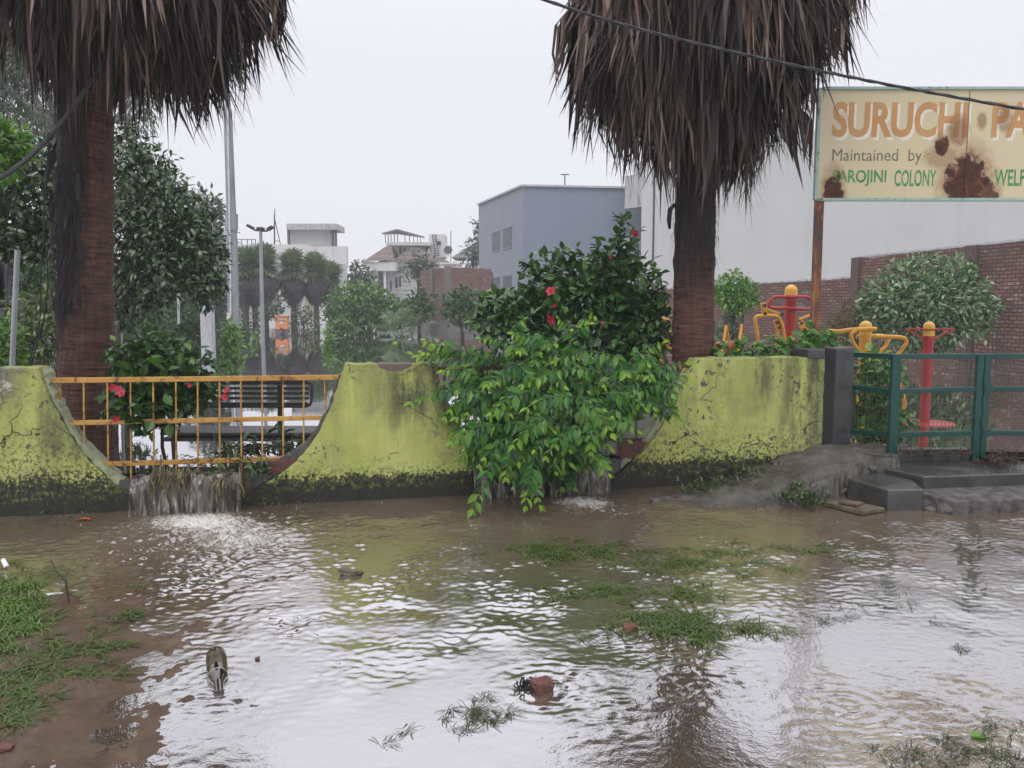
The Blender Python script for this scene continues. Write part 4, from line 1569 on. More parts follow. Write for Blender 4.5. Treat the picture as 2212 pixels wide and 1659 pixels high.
put("leaf_stub", g, m_fibre, pr, smooth=True)

# ------------------------------------------------------------------ hibiscus bushes
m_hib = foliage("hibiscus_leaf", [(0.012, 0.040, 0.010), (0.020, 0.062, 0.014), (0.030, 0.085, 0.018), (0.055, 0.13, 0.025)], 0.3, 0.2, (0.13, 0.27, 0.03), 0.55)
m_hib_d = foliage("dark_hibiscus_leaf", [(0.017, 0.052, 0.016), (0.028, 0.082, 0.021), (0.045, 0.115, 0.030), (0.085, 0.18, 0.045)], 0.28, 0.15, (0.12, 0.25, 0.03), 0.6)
m_stem = plain("bush_stem", (0.045, 0.035, 0.025), 0.8, 0.3, 12)
n = NT("hibiscus_petal")
m_petal = n.fin(n.mix(n.mr(n.noise(30, 3), 0.35, 0.65), (0.33, 0.008, 0.022), (0.50, 0.022, 0.05)), 0.5)


def flower(par, c, rng, size=0.055, col=None):
    g = MB()
    ax = nrmz(np.array([rng.normal() * .5, -0.8, rng.normal() * .4 + .1]))
    u = nrmz(np.cross(ax, [0.1, 0, 1]))
    v = np.cross(ax, u)
    for i in range(5):
        a = i * 2 * math.pi / 5 + rng.rand() * .3
        d = u * math.cos(a) + v * math.sin(a)
        leaves(g, [c], [d + ax * 0.35], ax, size * rng.uniform(.9, 1.2), size * 0.95, LEAF8)
    g.tube([c, c + ax * size * .6, c + ax * size * 1.1 - np.array([0, 0, .01])], [.004, .003, .003], 5)
    return put("flower", g, col or m_petal, par)


def px_clumps(lst, d0=0.0):
    """(x, y, radius in px, depth) -> clumps"""
    return [(P(x, y, d), r * d / F_PX) for x, y, r, d in lst]


rng = R(51)
h1 = thing("hibiscus_bush", (*PZ(352, 1000, IN_Z)[:2], IN_Z), "small hibiscus bush with pink-red flowers growing through the yellow railing", "bush")
cl = px_clumps([(345, 760, 45, 6.5), (300, 790, 50, 6.45), (390, 800, 48, 6.5), (340, 830, 60, 6.35), (280, 850, 45, 6.3), (400, 850, 45, 6.35), (330, 880, 50, 6.2), (310, 740, 26, 6.5), (440, 810, 26, 6.45), (255, 880, 26, 6.2), (440, 850, 25, 6.3), (300, 895, 24, 6.1), (265, 760, 22, 6.5), (455, 790, 18, 6.4)])
base = PZ(352, 1000, IN_Z) + [0, 0, -.35]
g = MB()
limbs(g, rng, base, P(350, 900, 6.3), cl[:12], 0.020, .5)
put("stem", g, m_stem, h1, smooth=True)
g = MB()
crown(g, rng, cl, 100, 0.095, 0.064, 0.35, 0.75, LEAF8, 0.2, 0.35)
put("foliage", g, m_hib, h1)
for (x, y, d, s) in ((243, 838, 5.98, .034), (262, 850, 5.98, .032), (257, 840, 6.0, .026), (491, 843, 6.0, .034), (487, 858, 6.0, .03), (250, 905, 6.0, .03), (410, 832, 6.1, .02)):
    flower(h1, P(x, y, d), rng, s)

rng = R(52)
h2 = thing("hibiscus_shrub", (*PZ(1300, 940, IN_Z)[:2], IN_Z), "tall dark hibiscus shrub with red flowers above the bright vine", "shrub")
cl = px_clumps([(1350, 520, 22, 8.0), (1335, 560, 40, 8.0), (1300, 600, 55, 8.0), (1370, 620, 60, 8.0), (1240, 610, 50, 8.1), (1195, 590, 28, 8.1), (1150, 580, 20, 8.0), (1165, 625, 38, 8.0), (1200, 660, 60, 8.0), (1280, 660, 75, 7.9), (1370, 690, 70, 7.9), (1410, 650, 30, 7.9), (1130, 680, 45, 8.0), (1080, 670, 45, 8.1), (1300, 740, 80, 7.8), (1200, 730, 75, 7.8), (1395, 750, 50, 7.7), (1120, 735, 60, 7.9), (1330, 820, 80, 7.7), (1220, 810, 80, 7.7), (1400, 700, 45, 7.8), (1230, 555, 18, 8.0), (1340, 480, 12, 8.0), (1060, 700, 30, 8.1)])
base = PZ(1300, 940, IN_Z) + [0, .6, -.4]
g = MB()
limbs(g, rng, base, P(1290, 800, 7.9), cl, 0.03, .5)
put("stem", g, m_stem, h2, smooth=True)
g = MB()
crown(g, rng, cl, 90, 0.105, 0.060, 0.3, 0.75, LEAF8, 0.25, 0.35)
# long shoots with single leaves, standing out against the wall behind
for (x, y, x2, y2) in ((1340, 540, 1345, 480), (1350, 560, 1380, 500), (1170, 600, 1130, 565), (1165, 610, 1205, 560), (1240, 600, 1215, 540), (1100, 660, 1040, 655), (1400, 640, 1430, 660), (1300, 590, 1255, 545), (1310, 560, 1290, 530)):
    a, b = P(x, y, 7.95), P(x2, y2, 7.95)
    g2 = [a + (b - a) * t for t in np.linspace(0, 1, 6)]
    for q in g2:
        dv = unit(rng, 2) + np.array([0, 0, .2]) + nrmz(b - a) * .6
        leaves(g, [q, q], dv, [0, 0, 1], rng.uniform(.08, .12, 2), .055, LEAF8)
put("foliage", g, m_hib_d, h2)
for (x, y, d, s) in ((1190, 630, 7.55, .055), (1193, 690, 7.4, .06), (1370, 505, 7.8, .045), (1303, 700, 7.4, .02), (1196, 660, 7.5, .02), (1320, 556, 7.6, .02)):
    flower(h2, P(x, y, d), rng, s)

# ------------------------------------------------------------------ bright vine with feathered leaves over the right gap
m_vlf = foliage("bright_vine_leaf", [(0.009, 0.045, 0.009), (0.019, 0.095, 0.013), (0.034, 0.14, 0.017), (0.050, 0.18, 0.022), (0.12, 0.22, 0.03)], 0.34, 0.26, (0.25, 0.42, 0.025), 0.45)
m_vst = plain("green_vine_stalk", (0.07, 0.11, 0.03), 0.6, 0.3, 12)
vine = thing("feather_leaf_vine", (*PZ(1180, 1060, IN_Z)[:2], IN_Z), "bright green feather-leaved vine spilling over the wall gap to the water", "vine")
vf, vs = MB(), MB()
rng = R(61)


def spray(p0, p1, sag, n_p, L, tipl=0.35, W=0.46):
    """a feathered leaf from p0 to p1, its stalk bending down by sag"""
    p0, p1 = np.asarray(p0, float), np.asarray(p1, float)
    t = np.linspace(0, 1, n_p)
    ax = p0 + (p1 - p0) * t[:, None] + np.array([0, 0, 1.0]) * (np.sin(t * math.pi) * sag)[:, None]
    vs.tube(ax, np.linspace(.0035, .0015, n_p), 5, False)
    tan = nrmz(np.gradient(ax, axis=0))
    up0 = nrmz(np.array([0.05 * rng.normal(), -0.75 + .2 * rng.normal(), 0.75 + .25 * rng.normal()]))
    for i in range(1, n_p):
        sd = nrmz(np.cross(tan[i], up0))
        young = np.clip((t[i] - 1 + tipl) / tipl, 0, 1) * rng.uniform(.4, 1.0)
        for s in (-1, 1):
            if i == n_p - 1 and s > 0:
                d = tan[i]
            else:
                d = nrmz(sd * s * 0.9 + tan[i] * 0.5 + np.array([0, 0, -0.6 - .35 * young]) + rng.normal(size=3) * .13)
            l = L * rng.uniform(.6, 1.22) * (1 - .3 * young) * (0.75 + .25 * math.sin(t[i] * math.pi))
            leaves(vf, [ax[i]], [d], up0 + rng.normal(size=3) * .38, l, l * W * rng.uniform(.8, 1.15), LEAF8, [young])


# the sprays one sees singly (from, to, bend)
for (x0, y0, d0, x1, y1, d1, sag, n_p) in (
        (1050, 850, 6.15, 890, 868, 6.0, .06, 11), (1080, 920, 6.1, 975, 955, 5.95, .05, 10), (1040, 820, 6.2, 960, 800, 6.15, .05, 8), (1020, 790, 6.3, 905, 770, 6.3, .03, 9),
        (1075, 960, 6.0, 1020, 1098, 5.8, -.02, 9), (1130, 980, 6.0, 1165, 1090, 5.8, .02, 9), (1160, 960, 6.0, 1135, 1092, 5.8, .02, 10), (1110, 950, 6.0, 1090, 1030, 5.85, .02, 8),
        (1250, 860, 6.1, 1140, 880, 5.9, .05, 10), (1180, 840, 6.15, 1060, 890, 5.95, .05, 10), (1300, 800, 6.3, 1130, 830, 6.1, .06, 12), (1330, 770, 6.4, 1200, 780, 6.3, .06, 11),
        (1200, 900, 6.0, 1110, 960, 5.85, .05, 9), (1260, 920, 6.0, 1180, 985, 5.85, .05, 9), (1290, 880, 6.05, 1275, 975, 5.9, .04, 8), (1250, 870, 6.0, 1320, 935, 5.9, .05, 8),
        (1380, 840, 6.3, 1470, 870, 6.2, .05, 8), (1400, 810, 6.3, 1478, 785, 6.3, .03, 7), (1360, 780, 6.4, 1430, 740, 6.4, .03, 8), (1400, 860, 6.3, 1470, 905, 6.2, .03, 7), (1300, 850, 6.1, 1390, 880, 6.1, .05, 9),
        (1200, 760, 6.4, 1110, 720, 6.4, .04, 9), (1130, 760, 6.4, 1040, 730, 6.4, .04, 9), (1100, 720, 6.5, 1130, 690, 6.5, .02, 8), (1250, 740, 6.5, 1210, 690, 6.5, .02, 7), (1240, 720, 6.5, 1270, 700, 6.5, .02, 7),
        (1060, 780, 6.3, 940, 745, 6.35, .03, 10), (1010, 770, 6.35, 920, 735, 6.4, .02, 8)):
    spray(P(x0, y0, d0), P(x1, y1, d1), sag, n_p, 0.115)
# the mass between them
for i in range(300):
    x = rng.uniform(1010, 1420)
    top = np.interp(x, [1010, 1100, 1200, 1300, 1420], [770, 740, 745, 760, 780])
    bot = np.interp(x, [1010, 1060, 1120, 1250, 1330, 1420], [870, 955, 990, 985, 905, 845])
    y = top + (bot - top) * rng.rand() ** .9
    d = np.interp(y, [740, 1000], [6.55, 6.05]) + rng.uniform(-.1, .3)
    a = rng.uniform(0, 2 * math.pi)
    q = P(x, y, d)
    e = q + np.array([math.cos(a) * .26, -0.20 * rng.rand() - .02, math.sin(a) * .10 - .10])
    spray(q, e, rng.uniform(.02, .07), int(rng.randint(6, 9)), rng.uniform(.09, .12), rng.uniform(.1, .5))
for i in range(70):                       # the dark hollow under the mass
    x = rng.uniform(1015, 1260)
    y = rng.uniform(905, 1010)
    q = P(x, y, 6.35 + rng.rand() * .25)
    spray(q, q + np.array([rng.normal() * .15, -.05, -.10 - rng.rand() * .12]), .02, 7, .10, .05)
# runners
for pts in ([(1040, 770), (960, 770), (900, 745), (845, 735)], [(1000, 760), (930, 758), (870, 772)], [(1330, 700), (1260, 690), (1200, 740), (1100, 800)]):
    q = np.array([P(x, y, 6.35) for x, y in pts])
    t = np.linspace(0, len(pts) - 1, 16)
    c = np.stack([np.interp(t, np.arange(len(pts)), q[:, k]) for k in range(3)], 1)
    vs.tube(c, .004, 5)
    k = rng.randint(3, 16, 9)
    leaves(vf, c[k], unit(rng, 9) + [0, 0, -.5], [0, -.7, .7], rng.uniform(.05, .075, 9), .034, LEAF8, rng.uniform(.5, 1, 9))
for i in range(26):
    x = rng.uniform(1040, 1400)
    q = P(x, rng.uniform(760, 930), 6.5)
    vs.tube([P(1200 + rng.normal() * 60, 1010, 6.5), (q + P(1200, 1000, 6.5)) / 2 + rng.normal(size=3) * .05, q], [.008, .006, .004], 5)
put("foliage", vf, m_vlf, vine)
put("stalk", vs, m_vst, vine)

# leafy creeper on top of the right wall, inside the fence and by the posts
m_crp = foliage("creeper_leaf", [(0.03, 0.12, 0.02), (0.05, 0.17, 0.025), (0.08, 0.24, 0.03)], 0.35, 0.3, (0.26, 0.42, 0.04))
def creeper(label, lst, L, dens, seed, mat, stems, tint=.5, name="creeper", cat="plant", inner=.2, tm=LEAF8, W=.7):
    rng = R(seed)
    cl = px_clumps(lst)
    c0 = cl[0][0]
    t = thing(name, (c0[0], c0[1], IN_Z), label, cat)
    g = MB()
    crown(g, rng, cl, dens, L, L * W, 0.4, 0.8, tm, inner, tint)
    put("foliage", g, mat, t)
    g = MB()
    for c, r in cl:
        b = np.array([c[0] + rng.normal() * .1, c[1] + .1, stems])
        g.tube([b, (b + c) / 2 + rng.normal(size=3) * .04, c], [.010, .008, .004], 5)
    put("stem", g, m_stem, t)
    return t


creeper("low green creeper trailing along the top of the streaked wall", [(1530, 762, 16, 7.3), (1570, 760, 20, 7.35), (1610, 756, 22, 7.35), (1650, 758, 20, 7.35), (1690, 752, 24, 7.4), (1730, 745, 22, 7.4), (1750, 725, 24, 7.5), (1800, 738, 18, 7.6)], 0.085, 110, 71, m_crp, 0.4)
creeper("bright green climber crowding behind the wire mesh near the grey pillar", [(1880, 720 + 70, 36, 7.75), (1900, 830, 42, 7.7), (1870, 860, 40, 7.75), (1905, 890, 40, 7.65), (1870, 920, 36, 7.7), (1935, 905, 24, 7.6), (1940, 930, 20, 7.6), (1890, 940, 26, 7.6), (1915, 790, 26, 7.7), (1955, 920, 12, 7.55)], 0.095, 80, 72, m_crp, 0.1, .6)

# cut branches heaped in the water behind the left railing, debris and roots on it
m_cut = foliage("wilting_leaf", [(0.012, 0.030, 0.010), (0.022, 0.055, 0.014), (0.04, 0.085, 0.02), (0.09, 0.15, 0.03)], 0.3, 0.15)
rng = R(73)
t = thing("cut_branch", (*P(560, 985, 6.5)[:2], IN_Z), "heap of cut leafy branches floating just behind the yellow railing", "branches")
g = MB()
crown(g, rng, px_clumps([(475, 972, 16, 6.6), (510, 966, 18, 6.6), (550, 962, 20, 6.6), (590, 958, 20, 6.6), (630, 952, 18, 6.6), (530, 976, 16, 6.5), (600, 974, 18, 6.5), (645, 965, 14, 6.5)]), 85, 0.12, 0.045, .7, .7, LEAF8, .2)
put("foliage", g, m_cut, t)
g = MB()
for k in range(9):
    a = P(rng.uniform(470, 640), rng.uniform(950, 985), 6.6)
    b = P(rng.uniform(470, 640), rng.uniform(960, 990), 6.4)
    g.tube([a, (a + b) / 2 + [0, 0, .03], b], .006, 5)
put("stem", g, m_stem, t)
rng = R(74)
t = thing("cut_branch", (*P(560, 1015, 6.0)[:2], 0.25), "smaller tangle of wilted leaves caught under the railing over the waterfall", "branches")
g = MB()
crown(g, rng, px_clumps([(500, 1012, 16, 6.1), (540, 1010, 20, 6.1), (575, 1010, 18, 6.1), (460, 1015, 14, 6.1), (425, 1018, 12, 6.1)]), 90, 0.085, 0.034, .6, .8, LEAF8, .2)
put("foliage", g, m_cut, t)

n = NT("rotting_straw")
m_straw = n.fin(n.ramp(n.rand(), [(0, (0.03, 0.02, 0.013)), (.4, (0.075, 0.055, 0.028)), (.75, (0.13, 0.12, 0.04)), (1, (0.22, 0.19, 0.08))]), 0.6)


def strands(g, rng, x0, x1, y0, y1, n_, jit, off=-0.06, w=0.004):
    for i in range(n_):
        x = rng.uniform(x0, x1)
        ya = y0 + rng.normal() * 4
        yb = ya + (y1 - y0) * rng.uniform(.35, 1.05)
        a = PW(x, ya, off + rng.uniform(0, .06))
        b = PW(x + rng.normal() * jit, yb, off - .05 - rng.rand() * .05)
        m1 = a * .6 + b * .4 + np.append(WN * rng.uniform(.02, .05), 0) + rng.normal(size=3) * .008
        ribbon(g, [a, m1, (m1 + b) / 2 + rng.normal(size=3) * .01, b], [w * .6, w, w * .8, .001], np.array([math.cos(rng.rand() * 3), math.sin(rng.rand() * 3), 0]))


for (lab, sp, nn_, sd_) in (("hank of yellowed grass hanging from the railing into the left waterfall", (330, 412, 1012, 1092), 85, 81), ("dark roots dangling from the railing in the middle of the left waterfall", (462, 490, 1030, 1105), 45, 82), ("green and black weed strip hanging at the right of the left waterfall", (528 - 12, 548 - 10, 1015, 1090), 22, 83)):
    g = MB()
    rng = R(sd_)
    strands(g, rng, *sp, nn_, 14)
    tag(put("hanging_weed", g, m_straw, origin=PW(sp[0], sp[2])), lab, "weeds")
g = MB()
rng = R(84)
for i in range(420):
    x = rng.uniform(390, 600)
    q = PW(x, 998 + rng.normal() * 6 + (18 if rng.rand() < .4 else 0), .10 + rng.uniform(-.04, .09))
    d = unit(rng, 1)[0] * [1, 1, .35]
    L = rng.uniform(.03, .11)
    ribbon(g, [q, q + d * L * .5 + [0, 0, .01], q + d * L - [0, 0, .02]], [.003, .0035, .001], np.array([0, 0, 1.0]))
tag(put("washed_up_debris", g, m_straw, origin=PW(400, 1000)), "dark straw and twigs washed up along the bottom rail", "debris", kind="stuff")
g = MB()
rng = R(85)
for i in range(700):
    x = rng.uniform(1945, 2098)
    q = PZ(x, 977 + rng.normal() * 2.5, .285 + abs(rng.normal()) * .012)
    d = unit(rng, 1)[0] * [1, 1, .3]
    L = rng.uniform(.02, .07)
    ribbon(g, [q, q + d * L * .5 + [0, 0, .008], q + d * L], [.004, .006, .001], unit(rng, 1)[0])
for i in range(800):
    x = 2162 + rng.normal() * 28
    q = PZ(x, 988 + rng.normal() * 7, .205 + abs(rng.normal()) * .05 * math.exp(-((x - 2162) / 36) ** 2))
    d = unit(rng, 1)[0] * [1, 1, .5]
    L = rng.uniform(.03, .1)
    ribbon(g, [q, q + d * L * .5 + [0, 0, .01], q + d * L], [.004, .007, .001], unit(rng, 1)[0])
m_deb = plain("dead_leaf_litter", (0.05, 0.03, 0.02), 0.7, 0.5, 14, 0.2)
tag(put("leaf_litter", g, m_deb, origin=PZ(2020, 977, .3)), "brown dead leaf litter heaped along the kerb and gate foot", "debris", kind="stuff")

# weeds at the foot of the walls and the ramp
m_weed = foliage("wet_weed", [(0.02, 0.04, 0.015), (0.03, 0.06, 0.018), (0.05, 0.085, 0.025), (0.10, 0.14, 0.06)], 0.3, 0.15)
def weeds(label, spots, seed, L=.06, W=.013):
    rng = R(seed)
    g = MB()
    for (x, y, z, rx_, n_) in spots:
        for i in range(n_):
            q = PZ(x + rng.normal() * rx_, y + rng.normal() * rx_ * .35, z) + [0, 0, rng.rand() * .03]
            leaves(g, [q], [unit(rng, 1)[0] * [1, 1, .5] + [0, -.2, .45]], [0, 0, 1.0], L * rng.uniform(.5, 1.4), W * rng.uniform(.7, 1.5), LEAFN)
    return tag(put("weed_patch", g, m_weed, origin=PZ(spots[0][0], spots[0][1], spots[0][2])), label, "weeds", kind="stuff")


weeds("low wet weeds along the foot of the streaked wall on the ramp", [(1520, 1055, .05, 20, 110), (1570, 1040, .08, 22, 110), (1620, 1020, .12, 22, 80), (1660, 1005, .16, 20, 60), (1690, 985, .2, 12, 30), (1480, 1060, .03, 20, 60)], 91)
weeds("clump of wet weeds on the lower edge of the ramp by the brown slab", [(1700, 1078, .03, 16, 110), (1735, 1075, .06, 18, 140), (1765, 1090, .02, 14, 70), (1720, 1055, .09, 8, 50)], 92, .07)
weeds("scrappy moss and weeds at the waterline below the left wall piece", [(60, 1110, .02, 60, 120), (180, 1108, .02, 50, 90), (230, 1070, .08, 30, 30)], 93, .035, .012)
weeds("scrappy weeds at the waterline below the middle wall piece", [(620, 1094, .02, 40, 90), (740, 1085, .02, 60, 60), (560, 1085, .05, 20, 50)], 94, .035, .012)
# ------------------------------------------------------------------ buildings
def fbox(g, x0, x1, y0, y1, d, dd, zlow=None):
    """box whose front face at depth d covers x0..x1, y0..y1 of the photograph"""
    a, b = P(x0, y1, d), P(x1, y0, d)
    z0 = a[2] if zlow is None else zlow
    return g.box(((a[0] + b[0]) / 2, d + dd / 2, (z0 + b[2]) / 2), (b[0] - a[0], dd, b[2] - z0))


def stained(name, c, streak=(0.25, 0.25, 0.24), k=0.5, rot=0.0, sc=0.6, grey=None, rough=0.75):
    n = NT(name)
    run = n.noise(1, 5, 0.65, 0.2, n.map(scale=(sc * 2.2, sc * 2.2, sc * 0.25)))
    big = n.noise(sc * 1.1, 6, 0.65, 0.3)
    col = n.mix(n.mr(big, 0.35, 0.68), tuple(q * .955 for q in c), tuple(min(1, q * 1.02) for q in c))
    col = n.mix(n.mr(run, 0.52, 0.75, 0, k), col, streak)
    return n.fin(col, rough, n.bump(n.noise(14, 5), 0.15, 0.01), 0.3)


m_white = stained("rain_stained_white", (0.60, 0.60, 0.60), (0.32, 0.33, 0.32), 0.6)
m_white2 = stained("cream_white_plaster", (0.58, 0.58, 0.58), (0.36, 0.35, 0.34), 0.4)
m_greyw = stained("light_grey_plaster", (0.50, 0.505, 0.50), (0.40, 0.365, 0.37), 0.35, sc=0.35)
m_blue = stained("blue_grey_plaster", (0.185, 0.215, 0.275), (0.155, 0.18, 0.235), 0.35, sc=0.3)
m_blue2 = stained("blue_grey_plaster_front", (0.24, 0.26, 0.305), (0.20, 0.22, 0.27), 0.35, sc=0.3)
m_dstain = stained("black_streaked_white", (0.42, 0.42, 0.41), (0.05, 0.05, 0.045), 0.95, sc=2.2)
m_shutter = plain("grey_shutter", (0.055, 0.064, 0.085), 0.4, 0.15, 2, 0.05)
m_dark = plain("dark_opening", (0.03, 0.03, 0.033), 0.4, 0.2, 2, 0)
m_coping = plain("pale_coping", (0.42, 0.42, 0.44), 0.6, 0.2, 2, 0.1)
m_streak = plain("black_drain_stain", (0.055, 0.055, 0.05), 0.6, 0.3, 3, 0.1)


def ext(g, pts, z0, z1):
    return quadcol(g, [np.asarray(p, float)[:2] for p in pts], z0, z1)


# blue-grey house
zr_b = P(1130, 403, 52)[2]
bc, bl, br = P(1130, 500, 52), P(1035, 500, 61.6), P(1420, 500, 53.2)
bb = bl + (br - bc)
blue = thing("blue_house", (bc[0], bc[1], IN_Z), "plain blue-grey three-storey house with four grey windows on its narrow side", "house")
g = MB()
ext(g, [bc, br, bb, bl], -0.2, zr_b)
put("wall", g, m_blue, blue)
ld = nrmz((bl - bc)[:2])
ln = np.array([-ld[1], ld[0]])
ln = ln if np.dot(ln, bc[:2]) < 0 else -ln
L_l = np.linalg.norm((bl - bc)[:2])
g = MB()       # a thin skin in a paler tone covers the narrow side
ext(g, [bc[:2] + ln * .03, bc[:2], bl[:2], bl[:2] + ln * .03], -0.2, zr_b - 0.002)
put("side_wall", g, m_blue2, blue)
g = MB()
for a, b in ((bc[:2] + ln * .06, bl[:2] + ln * .06), (bc[:2] + [0, -.05], br[:2] + [0, -.05])):
    g.bar([a[0], a[1], zr_b + .06], [b[0], b[1], zr_b + .06], .22, .12)
put("coping", g, m_coping, blue)


def on_side(x, y, o=0.03):
    """spot on the narrow side seen at (x, y)"""
    r = ray(x, y)
    c = bc[:2] + ln * o
    t = np.dot(c, ln) / np.dot(r[:2], ln)
    return CAM + r * t


for (x0, x1, y0, y1) in ((1063, 1080, 502, 541), (1087, 1106, 493, 535), (1063, 1080, 600, 635), (1087, 1106, 596, 632)):
    a, b = on_side(x0, (y0 + y1) / 2), on_side(x1, (y0 + y1) / 2)
    zt, zb_ = on_side((x0 + x1) / 2, y0)[2], on_side((x0 + x1) / 2, y1)[2]
    g = MB()
    ext(g, [a[:2] + ln * .012, b[:2] + ln * .012, b[:2], a[:2]], zb_, zt)
    wn = put("window", g, m_shutter, blue)
    for nm, z0, z1 in (("lintel", zt, zt + .07), ("sill", zb_ - .07, zb_)):
        g = MB()
        ext(g, [a[:2] + ln * .05, b[:2] + ln * .05, b[:2], a[:2]], z0, z1)
        put(nm, g, m_blue2, wn)
g = MB()
a = P(1220, 408, 54)
g.bar([a[0], 54, zr_b], [a[0], 54, P(1220, 377, 54)[2]], .07)
g.bar([P(1211, 377, 54)[0], 54, P(1220, 377, 54)[2]], [P(1229, 377, 54)[0], 54, P(1220, 377, 54)[2]], .06)
tag(put("roof_antenna", g, m_dark, origin=(a[0], 54, zr_b)), "small T-shaped antenna on the blue-grey house's roof", "antenna")

# light grey apartment building behind the sign
zr_g = P(1385, 345, 50)[2]
ga, gb = P(1385, 500, 50), P(2212, 500, 34.5)
gd = nrmz((gb - ga)[:2])
gn = np.array([gd[1], -gd[0]])
gn = gn if np.dot(gn, ga[:2]) < 0 else -gn
grey = thing("grey_building", (ga[0], ga[1], IN_Z), "big light grey building with a blank wall behind the park sign", "building")
g = MB()
gb2 = ga[:2] + gd * 34
ext(g, [ga[:2], gb2, gb2 - gn * 14, ga[:2] - gn * 14], -.2, zr_g)
put("wall", g, m_greyw, grey)


def on_grey(x, y, o=0.0):
    r = ray(x, y)
    t = np.dot(ga[:2] + gn * o, gn) / np.dot(r[:2], gn)
    return CAM + r * t


g = MB()
a, b = on_grey(1410, 500, .01), on_grey(1413.5, 500, .01)
ext(g, [a[:2] + gn * .03, b[:2] + gn * .03, b[:2], a[:2]], 0.3, zr_g - .3)
put("drain_groove", g, m_streak, grey)
g = MB()
fd = -gn                                 # the front runs back from the corner
fn_ = -gd
for (y0, y1, dep) in ((362, 392, 1.25),):
    z0, z1 = P(1385, 446, 50)[2], P(1360, 374, 50)[2]
    c = ga[:2] + fd * .1
    ext(g, [c + fn_ * 1.45, c, c + fd * 3.4, c + fd * 3.4 + fn_ * 1.45], z0, z0 + .16)
    ext(g, [c + fn_ * 1.45, c + fn_ * .02, c + fn_ * .02 + fd * .12, c + fn_ * 1.45 + fd * .12], z0 + .16, z1)
    ext(g, [c + fn_ * 1.45 + fd * .13, c + fn_ * 1.33 + fd * .13, c + fn_ * 1.33 + fd * 3.4, c + fn_ * 1.45 + fd * 3.4], z0 + .16, z1 - .01)
    ext(g, [c + fn_ * .62 - fd * .02, c + fn_ * .03 - fd * .02, c + fn_ * .03 + fd * 3, c + fn_ * .62 + fd * 3], z1 + .0, zr_g - .1)
put("balcony", g, m_dstain, grey)
for (x0, x1, y0, y1) in ((1352, 1362, 525, 565), (1370, 1380, 525, 565)):
    g = MB()
    fbox(g, x0, x1, y0, y1, 51.8, .1)
    put("window", g, m_dark, grey)
g = MB()
fbox(g, 1336, 1384, 515, 700, 52.0, 1.0)
put("side_wing", g, m_dstain, grey)

# brick boundary wall on the right, with a lower stretch beyond
def brick_mat(name, rot, c1, c2, mortar, sc=1.0, salt=0.5, dist=0.0):
    n = NT(name)
    o = n.xyz(n.map(rot=(0, 0, -rot)))
    cmb = n.node("ShaderNodeCombineXYZ")
    wob = n.math('MULTIPLY', n.math('SUBTRACT', n.noise(2.3, 3), 0.5), 0.05)
    n.set(cmb.inputs[0], n.math('ADD', o[0], o[1]))
    n.set(cmb.inputs[1], n.math('ADD', o[2], wob))
    b = n.node("ShaderNodeTexBrick")
    n.set(b.inputs['Vector'], cmb.outputs[0])
    b.inputs['Scale'].default_value = sc
    b.inputs['Brick Width'].default_value = 0.25
    b.inputs['Row Height'].default_value = 0.098
    b.inputs['Mortar Size'].default_value = 0.017
    b.inputs['Mortar Smooth'].default_value = 0.3
    b.inputs['Bias'].default_value = 0.0
    b.inputs['Color1'].default_value = (*c1, 1)
    b.inputs['Color2'].default_value = (*c2, 1)
    b.inputs['Mortar'].default_value = (*mortar, 1)
    row = n.math('FLOOR', n.math('DIVIDE', n.math('ADD', o[2], wob), 0.098))
    colm = n.math('FLOOR', n.math('ADD', n.math('DIVIDE', n.math('ADD', o[0], o[1]), 0.25), n.math('MULTIPLY', n.math('MODULO', row, 2.0), 0.5)))
    cw = n.node("ShaderNodeCombineXYZ")
    n.set(cw.inputs[0], colm)
    n.set(cw.inputs[1], row)
    wn_ = n.node("ShaderNodeTexWhiteNoise", noise_dimensions='2D')
    n.set(wn_.inputs['Vector'], cw.outputs[0])
    sp = n.math('MULTIPLY', n.mr(wn_.outputs[0], 0.72, 0.95), n.mr(n.noise(1.3, 4, 0.7), 0.40, 0.60, 0, salt))
    inv = n.math('SUBTRACT', 1.0, b.outputs['Fac'])
    col = n.mix(n.math('MULTIPLY', sp, inv), b.outputs['Color'], (0.42, 0.37, 0.35))
    col = n.mix(n.mr(n.noise(0.7, 5, 0.65), 0.45, 0.7, 0, 0.6), col, (0.06, 0.045, 0.04))
    return n.fin(col, 0.8, n.bump(inv, 0.6, 0.02), 0.3)


w_near, w_mid = P(2560, 640, 16.5), P(1847, 640, 27.0)
w_far = P(1400, 640, 36.0)
ang1 = math.atan2(*(w_mid - w_near)[[1, 0]])
ang2 = math.atan2(*(w_far - w_mid)[[1, 0]])
mb1 = brick_mat("red_brickwork", ang1, (0.225, 0.105, 0.076), (0.125, 0.064, 0.050), (0.034, 0.026, 0.025))
mb2 = brick_mat("dark_red_brickwork", ang2, (0.20, 0.092, 0.068), (0.12, 0.060, 0.048), (0.034, 0.026, 0.025), salt=.4)


